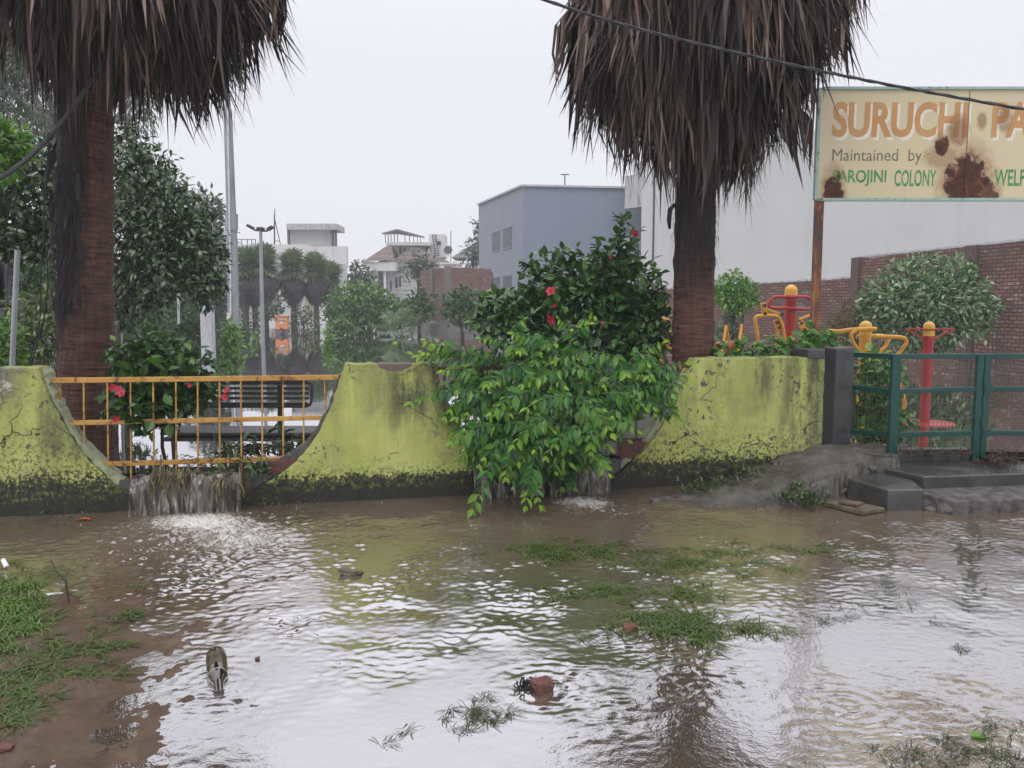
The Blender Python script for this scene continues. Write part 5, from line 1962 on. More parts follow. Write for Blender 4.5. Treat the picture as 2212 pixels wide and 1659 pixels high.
def brick_wall(a, b, z1, mat, label, piers, t=0.24, capw=True):
    d = nrmz((b - a)[:2])
    nn = np.array([-d[1], d[0]])
    nn = nn if np.dot(nn, a[:2]) < 0 else -nn
    g = MB()
    z1b = z1 if np.isscalar(z1) else z1[1]
    z1a = z1 if np.isscalar(z1) else z1[0]
    q = [a[:2], b[:2], b[:2] - nn * t, a[:2] - nn * t]
    v = [[*q[0], -.2], [*q[1], -.2], [*q[2], -.2], [*q[3], -.2], [*q[0], z1a], [*q[1], z1b], [*q[2], z1b], [*q[3], z1a]]
    g.add(v, [[[0, 1, 2, 3], [4, 5, 6, 7], [0, 1, 5, 4], [1, 2, 6, 5], [2, 3, 7, 6], [3, 0, 4, 7]]])
    o = put("brick_wall", g, mat, origin=(a[0], a[1], 0))
    tag(o, label, "wall")
    L = np.linalg.norm((b - a)[:2])
    for f in piers:
        c = a[:2] + d * L * f
        g = MB()
        zz = z1a + (z1b - z1a) * f + 0.02
        ext(g, [c - d * .2 + nn * .1, c + d * .2 + nn * .1, c + d * .2 - nn * (t + .02), c - d * .2 - nn * (t + .02)], -.2, zz)
        put("pier", g, m_pier, o)
    if capw:
        g = MB()
        rng = R(int(L * 10))
        m = int(L / 0.36)
        for i in range(m):
            c = a[:2] + d * L * (i + .5) / m - nn * t / 2
            z = z1a + (z1b - z1a) * (i + .5) / m
            g.box((c[0], c[1], z + .03 + rng.rand() * .02), (0.25, t * .9, 0.06), math.atan2(d[1], d[0]))
        put("coping", g, m_coping, o)
    return o


m_pier = plain("brick_pier", (0.09, 0.052, 0.046), 0.8, 0.35, 8, 0.4, 25)
zt_near = P(2212, 520, 20.4)[2]
brick_wall(w_near, w_mid, (zt_near + .02, P(1847, 558, 27)[2]), mb1, "high dark red brick wall with white coping, behind the green fence", (0.30, 0.53, 0.995))
brick_wall(w_mid + [-.02, .25, 0], w_far, (P(1847, 601, 27)[2], P(1540, 621, 32.6)[2] - .05), mb2, "lower red brick wall stretch behind the gym equipment", ())

# brick house shell in the middle distance
mb3 = brick_mat("bright_brickwork", 0.0, (0.26, 0.13, 0.105), (0.17, 0.09, 0.078), (0.09, 0.075, 0.07), salt=.35)
k0, k1, k2 = P(908, 640, 45.5), P(968, 640, 41.0), P(1060, 640, 43.0)
zt_k = P(968, 577, 41)[2]
kb = thing("brick_house", (k1[0], k1[1], IN_Z), "unplastered red brick house shell on a grey concrete base", "house")
zk = P(968, 694, 41)[2]
g = MB()
ext(g, [k1[:2], k2[:2], k2[:2] + [0, 6], k0[:2] + [0, 6], k0[:2]], zk, zt_k)
put("wall", g, mb3, kb)
g = MB()

ext(g, [k1[:2] + [0, -.1], k2[:2] + [0, -.1], k2[:2] + [0, 6], k0[:2] + [-.1, 6], k0[:2] + [-.1, 0]], -.2, zk - .003)
put("base", g, m_conc2, kb)
for p in (k1[:2], k1[:2] * .5 + k0[:2] * .5):
    g = MB()
    g.box((p[0], p[1] - .02, (zk + zt_k) / 2 + .02), (.26, .3, zt_k - zk + .03), .4)
    put("column", g, m_conc2, kb)
g = MB()
for z in ((zk + zt_k) / 2 + .1,):
    for a, b in ((k1, k0), (k1, k2)):
        g.bar([a[0], a[1] - .03, z], [b[0], b[1] - .03, z], .12, .14)
put("band", g, m_conc2, kb)

# white flat-roofed block behind the palms
D1 = 63.0
wb = thing("white_block", (*P(630, 700, D1)[:2], IN_Z), "white flat-roofed house with a rooftop room behind the row of palms", "house")
g = MB()
fbox(g, 506, 741, 571, 700, D1, 1.5, -.2)
put("wall", g, m_white2, wb)
g = MB()
fbox(g, 500, 668, 528, 570, D1 - .6, .5)
fbox(g, 668.3, 749, 532, 571, D1 - 1.2, .5)
put("parapet", g, m_white, wb)
g = MB()
fbox(g, 624, 713, 496, 531, D1 + 1.5, 2)
rm = put("roof_room", g, m_white2, wb)
g = MB()
fbox(g, 619, 727, 483, 496, D1 + .6, 3)
put("roof_slab", g, m_dstain, wb)
m_bp, m_rec, m_tan = plain("brown_post", (0.13, 0.115, 0.105), .7), plain("shaded_recess", (.08, .08, .085), .5), plain("tan_column", (.34, .27, .22), .7)
for x in (621, 716, 723):
    g = MB()
    fbox(g, x, x + 3.2, 496, 532, D1 + .9, .3)
    put("column", g, m_bp, wb)
for (x0, x1, y0, y1) in ((590, 615, 590, 625), (640, 690, 600, 640), (545, 560, 600, 640), (700, 722, 610, 650)):
    g = MB()
    fbox(g, x0, x1, y0, y1, D1 - .05, .1)
    put("window", g, m_rec, wb)
for x in (586, 632, 660):
    g = MB()
    fbox(g, x, x + 5, 588, 700, D1 - .5, .4, -.2)
    put("veranda_column", g, m_tan, wb)
g = MB()
fbox(g, 512, 552, 516.5, 517.8, D1, .05)
for x in (512, 521, 534, 543, 551):
    fbox(g, x, x + 1.1, 517, 529, D1, .05)
put("roof_railing", g, m_dark, wb)
g = MB()
p = lambda x, y: P(x, y, D1 + .3)
g.tube([p(593, 530), p(593, 470), p(594, 450)], [.06, .05, .03], 6)
g.tube([p(594, 476), p(606, 529)], .035, 6)
g.tube([p(593, 520), p(604, 521)], .03, 6)
tag(put("radio_mast", g, m_dark, origin=p(593, 530)), "thin braced radio mast on the white block's roof", "mast")
g = MB()
fbox(g, 486, 905, 688, 716, 58, .25, -.2)
tag(put("garden_wall", g, m_white, origin=(*P(700, 700, 58)[:2], 0)), "low white garden wall in the flood behind the palms", "wall")

# tiled villa
D2 = 78.0
n = NT("red_clay_tiles")
o = n.xyz()
tl = n.math('ADD', n.math('MULTIPLY', n.math('SINE', n.math('MULTIPLY', o[2], 12.0)), 0.5), n.math('MULTIPLY', n.math('SINE', n.math('MULTIPLY', o[0], 14.0)), .25))
m_tile = n.fin(n.mix(n.mr(n.math('ADD', tl, n.noise(3, 5)), -.4, 1.2), (0.055, 0.037, 0.033), (0.14, 0.10, 0.09)), .75, n.bump(tl, .6, .06))
vl = thing("tiled_villa", (*P(870, 640, D2)[:2], IN_Z), "white villa with red tiled gables, arched porch and a rooftop pavilion", "house")
g = MB()
fbox(g, 849, 965, 572, 700, D2, 9, -.2)
put("wall", g, m_white2, vl)
g = MB()                                           # grooves of the siding, dark joints standing proud
for y in range(590, 640, 9):
    fbox(g, 852, 895, y, y + 1.0, D2 - .02, .03)
put("siding_joint", g, plain("grey_joint", (.3, .3, .3), .8), vl)
g = MB()
fbox(g, 838, 848.6, 556, 700, D2 - .6, 5, -.2)
put("pier", g, m_white2, vl)


def roof(g, x0, xm, x1, ye, yt, d, dd, over=0.0):
    """gable facing the street: eaves at ye, ridge at (xm, yt)"""
    a, m_, b = P(x0, ye, d), P(xm, yt, d), P(x1, ye, d)
    v = [a, m_, b, a + [0, dd, 0], m_ + [0, dd, 0], b + [0, dd, 0]]
    th = np.array([0, 0, .25])
    v += [q - th for q in v]
    g.add(v, [[[0, 1, 4, 3], [1, 2, 5, 4], [6, 9, 10, 7], [7, 10, 11, 8], [0, 6, 7, 1], [1, 7, 8, 2], [3, 4, 10, 9], [4, 5, 11, 10], [0, 3, 9, 6], [2, 8, 11, 5]]])


def hip(g, pts, top, d, dd):
    v = [P(x, y, d + o) for x, y, o in pts] + [P(x, y, d + o) for x, y, o in top]
    return v


g = MB()
# front gable as a hipped tile roof
a, b, t_ = P(843, 568, D2 - 1), P(985, 572, D2 - 1), P(893, 530, D2 + 4)
c1, c2 = b + [0, 11, 0], a + [0, 11, 0]
g.add([a, b, c1, c2, t_, t_ + [0, 3, 0]], [[[0, 1, 4], [2, 3, 5]], [[1, 2, 5, 4], [3, 0, 4, 5]]])
# porch roof
a, b, t_, t2 = P(781, 567, D2 - 3), P(852, 560, D2 - 3), P(832, 533, D2 + 2), P(845, 528, D2 + 2)
g.add([a, b, b + [0, 8, 0], a + [0, 8, 0], t_, t2], [[[0, 1, 5, 4], [1, 2, 5, 5], [3, 0, 4, 4]], [[2, 3, 4, 5]]])
put("tile_roof", g, m_tile, vl)
g = MB()
fbox(g, 783, 852, 566, 585, D2 - 2.8, 7)
fbox(g, 845, 990, 568, 575, D2 - .8, 9)
put("eave", g, m_white, vl)
for x in (790, 797.5, 804, 812, 830):
    g = MB()
    fbox(g, x, x + 3.5, 584, 700, D2 - 2.5, .3, -.2)
    put("porch_column", g, m_white, vl)
for x0, x1 in ((790, 800), (798, 808)):
    p0, p1 = P(x0, 592, D2 - 2.4), P(x1, 592, D2 - 2.4)
    c = (p0 + p1) / 2
    r_ = (p1[0] - p0[0]) / 2
    g = MB()
    g.tube([c + [r_ * math.cos(t), 0, r_ * 1.2 * math.sin(t)] for t in np.linspace(0, math.pi, 9)], .12, 6)
    put("porch_arch", g, m_white, vl)
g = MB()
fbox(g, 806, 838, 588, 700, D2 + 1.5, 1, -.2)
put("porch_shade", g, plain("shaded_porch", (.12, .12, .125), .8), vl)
for (x0, x1, y0, y1, dd_) in ((854, 859, 600, 622, D2 - .03), (862, 866, 598, 620, D2 - .03), (843, 846, 606, 628, D2 - .64)):
    g = MB()
    fbox(g, x0, x1, y0, y1, dd_, .1)
    put("window", g, m_dark, vl)
g = MB()
fbox(g, 853, 917, 530.2, 562, D2 + 4.5, 4)
put("upper_storey", g, m_white2, vl)
g = MB()
fbox(g, 834, 929, 523, 530, D2 + 3.4, 5)
put("roof_slab", g, m_white, vl)
for x0, x1, y0, y1 in ((862, 868, 534, 548), (872, 876, 535, 548)):
    g = MB()
    fbox(g, x0, x1, y0, y1, D2 + 4.45, .1)
    put("window", g, m_dark, vl)
m_tgp = plain("thin_grey_post", (.16, .16, .16), .6)
for x, d_ in ((832, 4), (838, 4), (844, 4), (851, 4), (858, 4), (874, 6), (884, 6), (893, 6), (901, 6), (908, 6)):
    g = MB()
    fbox(g, x, x + 1.2, np.interp(x, [830, 858, 910], [504.5, 499, 512.5]), 523.5, D2 + d_, .12)
    put("pavilion_post", g, m_tgp, vl)
g = MB()
a = P(825, 503, D2 + 3)
g.add([a, P(858, 494.5, D2 + 3), P(917, 511, D2 + 3), P(860, 503, D2 + 9), a + [0, 0, -.15], P(858, 494.5, D2 + 3) + [0, 0, -.15], P(917, 511, D2 + 3) + [0, 0, -.15], P(860, 503, D2 + 9) + [0, 0, -.15]],
      [[[0, 1, 3], [1, 2, 3], [4, 7, 5], [5, 7, 6]], [[0, 4, 5, 1], [1, 5, 6, 2], [2, 6, 7, 3], [3, 7, 4, 0]]])
put("pavilion_roof", g, plain("grey_sheet_roof", (.17, .17, .175), .6), vl)
g = MB()
fbox(g, 927, 961, 506, 556, D2 + 5, 3)
tw = put("stair_tower", g, m_white2, vl)
g = MB()
fbox(g, 945, 952, 521, 529, D2 + 4.9, .15)
put("window", g, m_dark, tw)
g = MB()
for (x0, x1) in ((934, 940), (941, 948)):
    g.bar(P(x0, 507, D2 + 4.7), P(x1, 552, D2 + 4.2), .07)
for i in range(10):
    f = i / 9
    g.bar(P(934 + 6 * f, 507 + 45 * f, D2 + 4.7 - .5 * f), P(941 + 7 * f, 507 + 45 * f, D2 + 4.7 - .5 * f), .06)
put("ladder", g, m_dark, vl)
g = MB()
c = P(968, 541, D2 + 2)
pr_ = [(0.02, 0), (.2, .02), (.33, .07), (.43, .15)]
M = np.array([[1, 0, 0], [0, .25, -.97], [0, .97, .25]])
g2 = MB().lathe((0, 0, 0), pr_, 18)
g.add(np.concatenate(g2.v) @ M.T * 1.0 + c, g2.f)
g.tube([c + [0, .1, 0], c + [0, .2, -.6]], .04, 6)
tag(put("satellite_dish", g, m_dark, origin=c, smooth='auto'), "dark satellite dish on the villa's roof edge", "satellite dish")
# the neighbour with a white arched terrace
nb = thing("arched_house", (*P(1010, 600, 74)[:2], IN_Z), "white house with an arched terrace behind the brick shell", "house")
g = MB()
fbox(g, 952, 1060, 590, 700, 74, 8, -.2)
put("wall", g, m_white2, nb)
g = MB()
for y0, y1 in ((567, 571), (576, 580), (586, 590)):
    fbox(g, 950, 1062, y0, y1, 73.8, .5)
put("terrace_band", g, m_white, nb)
for x in (952, 986, 1014, 1040):
    g = MB()
    fbox(g, x, x + 5, 571, 590, 73.9, .5)
    put("terrace_post", g, m_white2, nb)
g = MB()
a, t_, b = P(975, 556, 75), P(1032, 520, 75), P(1090, 556, 75)
g.add([a, t_, b, a + [0, 6, 0], t_ + [0, 6, 0], b + [0, 6, 0]], [[[0, 1, 4, 3], [1, 2, 5, 4]], [[0, 2, 1], [3, 4, 5]]])
put("roof", g, plain("grey_gable", (.30, .30, .30), .7), nb)
g = MB()
c = P(1014, 560, 74)
g.tube([c + [-.22, 0, -.9], c + [-.22, 0, .35]] + [c + [.22 * -math.cos(t), 0, .35 + .25 * math.sin(t)] for t in np.linspace(.3, math.pi - .3, 6)] + [c + [.22, 0, .35], c + [.22, 0, -.9]], .09, 6)
put("arch", g, m_white, nb)
g = MB()
g.tube([P(974, 566, 74.5), P(974, 499, 74.5)], .04, 6)
tag(put("roof_pole", g, m_dark, origin=P(974, 566, 74.5)), "thin pole standing on the roof beside the satellite dish", "pole")

# ------------------------------------------------------------------ light poles and things standing in the flood
D_P = 25.0
lp = thing("lamp_mast", (*P(503, 730, D_P)[:2], IN_Z), "tall grey stepped lighting mast with a white cable, behind the palm", "mast")
n = NT("weathered_galvanised")
m_gal = n.fin(n.mix(n.mr(n.noise(3, 5, .65, .3, n.map(scale=(1, 1, .3))), .35, .65), (0.20, 0.21, 0.225), (0.33, 0.345, 0.365)), .45, n.bump(n.noise(20, 4), .1, .004), .5, 0.3)
xy = lambda x, y: P(x, y, D_P)
g = MB()
g.tube([xy(506, 770), xy(503, 600), xy(500, 470)], [.20, .165, .15], 10)
g.tube([xy(500, 472), xy(492, 240)], [.145, .125], 10)
g.tube([xy(492, 242), xy(489, 60), xy(486, -160)], [.065, .06, .055], 10)
g.tube([xy(492, 246), xy(492, 236)], [.14, .10], 10)
g.tube([xy(500, 498), xy(500.2, 462)], [.19, .19], 10)
put("pole", g, m_gal, lp, smooth='auto')
g = MB()
g.tube([xy(495, 60) + [0, -.2, 0], xy(497.5, 300) + [0, -.2, 0], xy(503, 560) + [0, -.24, 0], xy(504, 680) + [0, -.24, 0]], .022, 6)
put("cable", g, plain("white_cable", (.6, .6, .6), .5), lp)
g = MB()
for y in range(500, 720, 22):
    for s in (-1, 1):
        g.bar(xy(503, y), xy(503 + s * 16, y + 3), .03)
put("step_bolt", g, m_gal, lp)
g = MB()
fbox(g, 489, 496, 676, 692, D_P - .3, .12)
put("junction_box", g, m_white, lp)

D_L = 30.0
sl = thing("street_lamp", (*P(566, 735, D_L)[:2], IN_Z), "slim grey park lamp post with three floodlights on top", "street lamp")
xy = lambda x, y: P(x, y, D_L)
g = MB()
g.tube([xy(568, 760), xy(565, 600), xy(563, 498)], [.085, .07, .055], 10)
g.tube([xy(563, 500), xy(562.5, 500 - 8), xy(562, 494)], [.075, .06, .05], 10)
put("pole", g, m_gal, sl, smooth='auto')
g = MB()
g.tube([xy(540, 491), xy(551, 497), xy(563, 499), xy(576, 499), xy(585, 494)], .035, 8)
put("crossarm", g, m_dark, sl)
for (x, y, a) in ((541, 490, .5), (563, 494, 0.0), (584, 493, -.5)):
    g = MB()
    c = xy(x, y)
    M = np.array([[math.cos(a), 0, math.sin(a)], [0, 1, 0], [-math.sin(a), 0, math.cos(a)]])
    g.box(c, (.24, .3, .10), M=M)
    put("floodlight", g, m_dark, sl, bevel=.02)

# orange info cabinet standing in the water
D_O = 36.0
n = NT("orange_enamel")
m_or = n.fin(n.mix(n.mr(n.noise(4, 5), .35, .65), (0.55, 0.20, 0.075), (0.62, 0.27, 0.11)), .45)
oc = thing("orange_cabinet", (*P(607, 722, D_O)[:2], IN_Z), "orange notice cabinet standing in the flood before the white block", "cabinet")
g = MB()
fbox(g, 594.5, 620, 684, 712, D_O, .35)
put("body", g, m_or, oc, bevel=.02)
g = MB()
fbox(g, 592.5, 621.5, 681.5, 684, D_O - .05, .45)
put("top", g, m_or, oc, bevel=.01)
g = MB()
fbox(g, 595, 620.5, 712.1, 722, D_O + .03, .28, -.2)
put("base", g, m_conc2, oc)
g = MB()
fbox(g, 599, 617, 687, 692, D_O - .015, .02)
put("notice", g, plain("pale_notice", (.45, .36, .24), .6), oc)
g = MB()
fbox(g, 604, 611, 694.5, 699, D_O - .02, .02)
put("slot", g, m_white, oc)
g = MB()
fbox(g, 596, 598, 687, 693, D_O - .02, .02)
fbox(g, 600, 616, 693, 694, D_O - .02, .02)
put("fitting", g, m_dark, oc)
g = MB()
c = P(607, 716, D_O - .1)
g.tube([c + [.10 * math.sin(t), 0, .13 * math.cos(t)] for t in np.linspace(-.3, math.pi + .3, 12)], .035, 8)
tag(put("tyre_piece", g, m_dark, origin=c, smooth='auto'), "black tyre half sunk against the orange cabinet's base", "tyre")
g = MB()
fbox(g, 434, 455, 661, 752, 21.5, .28, 0)
tag(put("white_post", g, plain("grey_white_paint", (.40, .41, .42), .6), origin=(*P(445, 750, 21.5)[:2], 0), bevel=.02), "square white-painted post standing in the flood left of the mast", "post")
g = MB()
g.cyl(P(386, 700, 19), P(385, 610, 19), .03, 10)
tag(put("thin_post", g, m_steel, origin=P(386, 700, 19)), "thin grey post among the bushes behind the glossy tree", "post")

# park bench, seen from behind
D_B = 7.75
m_blk = plain("black_painted_slats", (0.014, 0.015, 0.018), .4, .3, 12, .15)
bn = thing("park_bench", (*P(520, 940, D_B)[:2], IN_Z - .3), "black slatted park bench standing in the flood behind the yellow railing", "bench")
bx0, bx1 = P(345, 850, D_B)[0], P(672, 850, D_B)[0]
zt = lambda y, d=D_B: P(500, y, d)[2]
g = MB()
for i, y in enumerate((829, 839.5, 850, 860.5, 872)):
    za = zt(y)
    g.box(((bx0 + bx1) / 2, D_B + .05 - .012 * i, za), (bx1 - bx0 - .06, .022, .026))
put("backrest", g, m_blk, bn, bevel=.004)
g = MB()
za, zb2 = zt(824), zt(878)
r_ = .05
x0, x1 = bx0, bx1
pts = [(x0 + r_, za), (x1 - r_, za), (x1 - .015, za - .015), (x1, za - r_), (x1, zb2 + r_), (x1 - .015, zb2 + .015), (x1 - r_, zb2), (x0 + r_, zb2), (x0 + .015, zb2 + .015), (x0, zb2 + r_), (x0, za - r_), (x0 + .015, za - .015), (x0 + r_, za)]
g.tube([[a, D_B + .05 - .05 * (za - b) / (za - zb2), b] for a, b in pts], .014, 8)
put("back_frame", g, m_blk, bn)
g = MB()
for i in range(6):
    g.box(((bx0 + bx1) / 2, D_B + .05 + i * .078, zt(938)), (bx1 - bx0 + .05, .055, .028))
put("seat", g, plain("worn_grey_slats", (.045, .045, .047), .35, .3, 12, .15), bn, bevel=.004)
for fx_ in (.08, .79):
    xx = bx0 + (bx1 - bx0) * fx_
    g = MB()
    g.bar([xx, D_B + .03, zt(832)], [xx, D_B + .0, zt(938)], .045, .03)
    g.bar([xx, D_B + .03, zt(938) - .02], [xx, D_B + .48, zt(938) - .02], .045, .03)
    put("support", g, m_blk, bn)
    g = MB()
    g.bar([xx, D_B + .06, zt(938)], [xx, D_B - .06, -.2], .05, .05)
    g.bar([xx, D_B + .42, zt(938)], [xx, D_B + .46, -.2], .05, .05)
    put("leg", g, m_blk, bn)
# ------------------------------------------------------------------ trees and bushes beyond the wall
F_GLOSS = foliage("glossy_dark_leaf", [(0.010, 0.024, 0.009), (0.020, 0.050, 0.015), (0.036, 0.080, 0.024), (0.07, 0.125, 0.04), (0.22, 0.26, 0.18)], 0.22, 0.14, None, 0.6)  # palest leaf tone stands in for white glints on wet leaves
F_EUC = foliage("grey_green_leaf", [(0.035, 0.06, 0.035), (0.055, 0.085, 0.045), (0.075, 0.11, 0.05), (0.11, 0.14, 0.05)], 0.45, 0.25)
F_MID = foliage("mid_green_leaf", [(0.020, 0.050, 0.016), (0.032, 0.075, 0.022), (0.05, 0.11, 0.03), (0.075, 0.15, 0.035)], 0.4, 0.2, (0.13, 0.23, 0.05))
F_DOME = foliage("dome_tree_leaf", [(0.035, 0.085, 0.026), (0.055, 0.125, 0.034), (0.08, 0.165, 0.042), (0.11, 0.21, 0.055)], 0.45, 0.2, (0.14, 0.26, 0.05))
F_LITE = foliage("bright_green_leaf", [(0.045, 0.13, 0.018), (0.075, 0.19, 0.025), (0.12, 0.26, 0.035), (0.22, 0.38, 0.05)], 0.38, 0.3)
F_VAR = foliage("variegated_leaf", [(0.03, 0.07, 0.02), (0.07, 0.13, 0.03), (0.17, 0.22, 0.07), (0.34, 0.37, 0.17)], 0.35, 0.2)
F_OLIVE = foliage("orange_tipped_leaf", [(0.035, 0.05, 0.012), (0.06, 0.075, 0.016), (0.10, 0.09, 0.02), (0.15, 0.085, 0.02)], 0.45, 0.25)
F_FAR = foliage("hazy_green_leaf", [(0.03, 0.055, 0.022), (0.045, 0.08, 0.03), (0.065, 0.11, 0.04)], 0.5, 0.2)
m_bark = plain("tree_bark", (0.07, 0.058, 0.048), .85, .4, 6, .6, 25)
m_pbark = plain("pale_tree_bark", (0.24, 0.225, 0.21), .7, .3, 3, .3, 12)


def tree(name, label, cat, base, mid, lst, dens, L, W, mat, seed, r0=.1, bark=None, droop=.3, rand=.6, tmpl=LEAF4, inner=.45, tint=None, group=None, nl=None, cl=None):
    rng = R(seed)
    cl = px_clumps(lst) if cl is None else cl
    t = thing(name, (base[0], base[1], IN_Z), label, cat, group)
    g = MB()
    limbs(g, rng, base, mid, cl[:nl] if nl else cl, r0, .4)
    put("trunk", g, bark or m_bark, t, smooth=True)
    g = MB()
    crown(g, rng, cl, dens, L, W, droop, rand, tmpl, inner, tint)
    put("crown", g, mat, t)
    return t


def low(p, z=-.2):
    return np.array([p[0], p[1], z])


# big glossy tree behind the left palm
tree("broadleaf_tree", "large dark glossy-leaved tree between the left palm and the lighting mast", "tree", low(P(250, 760, 12.5)), P(265, 600, 12.5),
     [(285, 320, 40, 12.8), (330, 360, 42, 12.8), (300, 400, 60, 12.6), (370, 400, 40, 12.6), (350, 450, 60, 12.5), (290, 470, 60, 12.5), (410, 450, 42, 12.5), (440, 490, 30, 12.4), (400, 500, 50, 12.3), (340, 520, 60, 12.2), (270, 540, 60, 12.4), (410, 560, 50, 12.2), (450, 570, 36, 12.1), (350, 590, 55, 12.0), (280, 610, 50, 12.3), (455, 620, 30, 12.0), (420, 615, 34, 12.0), (470, 600, 20, 12.0), (445, 655, 14, 12.0), (330, 640, 36, 12.2), (270, 670, 36, 12.4), (260, 420, 50, 13.2), (250, 360, 36, 13.2), (470, 530, 22, 12.2), (455, 520, 16, 12.2), (270, 290, 26, 13)],
     72, .125, .052, F_GLOSS, 101, .11, droop=.55, rand=.75, tmpl=LEAFN, inner=.25)
tree("shade_tree", "dark leafy tree at the left edge behind the slanting cable", "tree", low(P(60, 780, 10.5)), P(60, 600, 10.5),
     [(20, 370, 55, 10.5), (70, 350, 40, 10.6), (110, 400, 45, 10.6), (50, 430, 65, 10.4), (110, 470, 45, 10.4), (30, 490, 55, 10.3), (90, 520, 40, 10.3), (10, 540, 40, 10.3), (-40, 420, 70, 10.5), (60, 550, 28, 10.2), (100, 570, 24, 10.3), (110, 330, 20, 10.8), (-40, 520, 60, 10.4)],
     70, .11, .055, F_GLOSS, 102, .07, droop=.4, rand=.8, tmpl=LEAFN, inner=.3)
tree("sapling", "yellow-green leafy sapling at the left edge above the cable", "tree", low(P(-30, 700, 9.2)), P(-20, 420, 9.2),
     [(15, 300, 30, 9.2), (-15, 290, 35, 9.2), (30, 320, 26, 9.1), (5, 345, 26, 9.1), (40, 345, 12, 9.1), (-30, 340, 40, 9.3), (20, 375, 14, 9.0)],
     110, .12, .055, F_LITE, 103, .03, droop=.5, rand=.8, tmpl=LEAF8, inner=.3)
tree("eucalyptus", "tall pale eucalyptus with bare grey limbs in the mist, upper left", "tree", low(P(120, 720, 27)), P(120, 300, 27),
     [(20, 200, 70, 27), (80, 150, 60, 27.5), (40, 120, 60, 27), (100, 250, 45, 26.5), (20, 290, 50, 26.5), (150, 330, 40, 27), (60, 330, 45, 27), (300, 220, 34, 27.5), (290, 260, 32, 27.5), (315, 190, 20, 27.5), (270, 180, 45, 28), (190, 200, 60, 28), (320, 255, 12, 27.5), (230, 120, 60, 28), (-40, 160, 80, 27), (-50, 260, 70, 27), (120, 60, 70, 27.5), (20, 40, 80, 27)],
     20, .30, .055, F_EUC, 104, .26, m_pbark, droop=1.1, rand=.6, tmpl=LEAF4, inner=.2)
g = MB()
creeper("variegated pale-leaved shrub between the thin pole and the left palm", [(60, 680, 36, 8.6), (100, 660, 34, 8.6), (40, 720, 32, 8.5), (90, 720, 38, 8.5), (115, 700, 26, 8.4), (70, 765, 38, 8.4), (110, 760, 28, 8.4), (30, 660, 20, 8.7), (120, 640, 20, 8.6), (55, 800, 30, 8.3)], .10, 95, 105, F_VAR, -.1, 0, "variegated_shrub", "shrub", .2, LEAFN, .36)
creeper("low bright hedge at the left edge behind the bare wall end", [(10, 720, 34, 7.9), (-20, 740, 40, 7.9), (35, 735, 22, 7.9), (15, 775, 36, 7.8), (-30, 780, 40, 7.8), (45, 775, 18, 7.8)], .065, 170, 106, F_LITE, -.1, 0, "garden_hedge", "hedge", .3, LEAFN, .5)
creeper("feathery green shrub half hidden behind the thin pole", [(60, 600, 30, 9.4), (90, 595, 26, 9.4), (110, 620, 20, 9.4), (40, 620, 20, 9.4), (75, 625, 24, 9.3)], .09, 110, 107, F_MID, -.1, 0, "green_shrub", "shrub", .2, LEAFN, .3)
# grey cloth over something at the left edge
n = NT("grey_tarpaulin")
m_tarp = n.fin(n.mix(n.mr(n.noise(1, 5, .6, .4, n.map(scale=(14, 14, 2))), .35, .65), (.05, .05, .058), (.14, .14, .155)), .5, n.bump(n.noise(1, 5, .6, .6, n.map(scale=(12, 12, 2))), .8, .05))
g = MB()
xs, zs = np.linspace(-90, 24, 24), np.linspace(0, 1, 16)
rng = R(108)
ph = rng.rand(24) * .12
V = []
for z in zs:
    for i, x in enumerate(xs):
        p = P(x, 565 + 100 * z + (8 if i > 20 else 0), 9.0 + .25 * math.sin(i * 1.1) * z + ph[i] * z - .25 * (1 - z) ** 2)
        V.append(p)
i = (np.arange(15)[:, None] * 24 + np.arange(23)[None]).ravel()
g.add(V, [np.stack([i, i + 1, i + 25, i + 24], 1)])
for q in (P(-60, 570, 9.3), P(10, 570, 9.3)):
    g.tube([[q[0], q[1], -.2], q], .03, 6)
tag(put("tarpaulin", g, m_tarp, origin=P(0, 620, 9.0), smooth=True), "dark grey tarpaulin hanging in folds at the left edge", "tarpaulin")

# bushes and trees round the flooded lawn
bushes = [
    ("leafy yellow-green bush under the glossy tree, right of the palm trunk", 300, 705, [(290, 700, 34, 17), (330, 690, 32, 17), (260, 720, 30, 17), (310, 735, 28, 17), (345, 720, 26, 17), (355, 745, 18, 17)], F_MID, .14, 111),
    ("rounded grey-green bush left of the white post", 400, 720, [(395, 690, 36, 22), (420, 680, 30, 22), (375, 715, 32, 22), (410, 730, 36, 22), (430, 715, 22, 22), (440, 745, 14, 22), (370, 660, 24, 22)], F_MID, .15, 112),
]
for lab, bx_, by_, lst, mt, L, sd_ in bushes:
    d_ = lst[0][3]
    tree("round_bush", lab, "bush", low(P(bx_, by_, d_)), P(bx_, by_ + 20, d_), lst, 45, L, L * .42, mt, sd_, .04, rand=.8, inner=.4, tmpl=LEAF4)
tree("misty_tree", "pale misty tree rising behind the lighting mast", "tree", low(P(450, 690, 46)), P(455, 560, 46),
     [(445, 440, 24, 46), (470, 452, 18, 46), (425, 455, 20, 46), (480, 470, 14, 46), (440, 480, 30, 46), (410, 490, 26, 46), (465, 500, 24, 46), (430, 530, 40, 46), (470, 540, 26, 46), (485, 520, 12, 46)],
     7, .42, .2, F_FAR, 113, .2, inner=.4)
tree("misty_tree", "pale misty thicket low behind the foot of the lighting mast", "tree", low(P(470, 700, 48)), P(470, 640, 48),
     [(480, 580, 26, 48), (450, 600, 30, 48), (420, 600, 34, 48), (480, 630, 26, 48), (440, 650, 34, 48), (400, 640, 30, 48), (515, 640, 22, 48), (480, 670, 24, 48)],
     7, .42, .2, F_FAR, 114, .15, inner=.4)
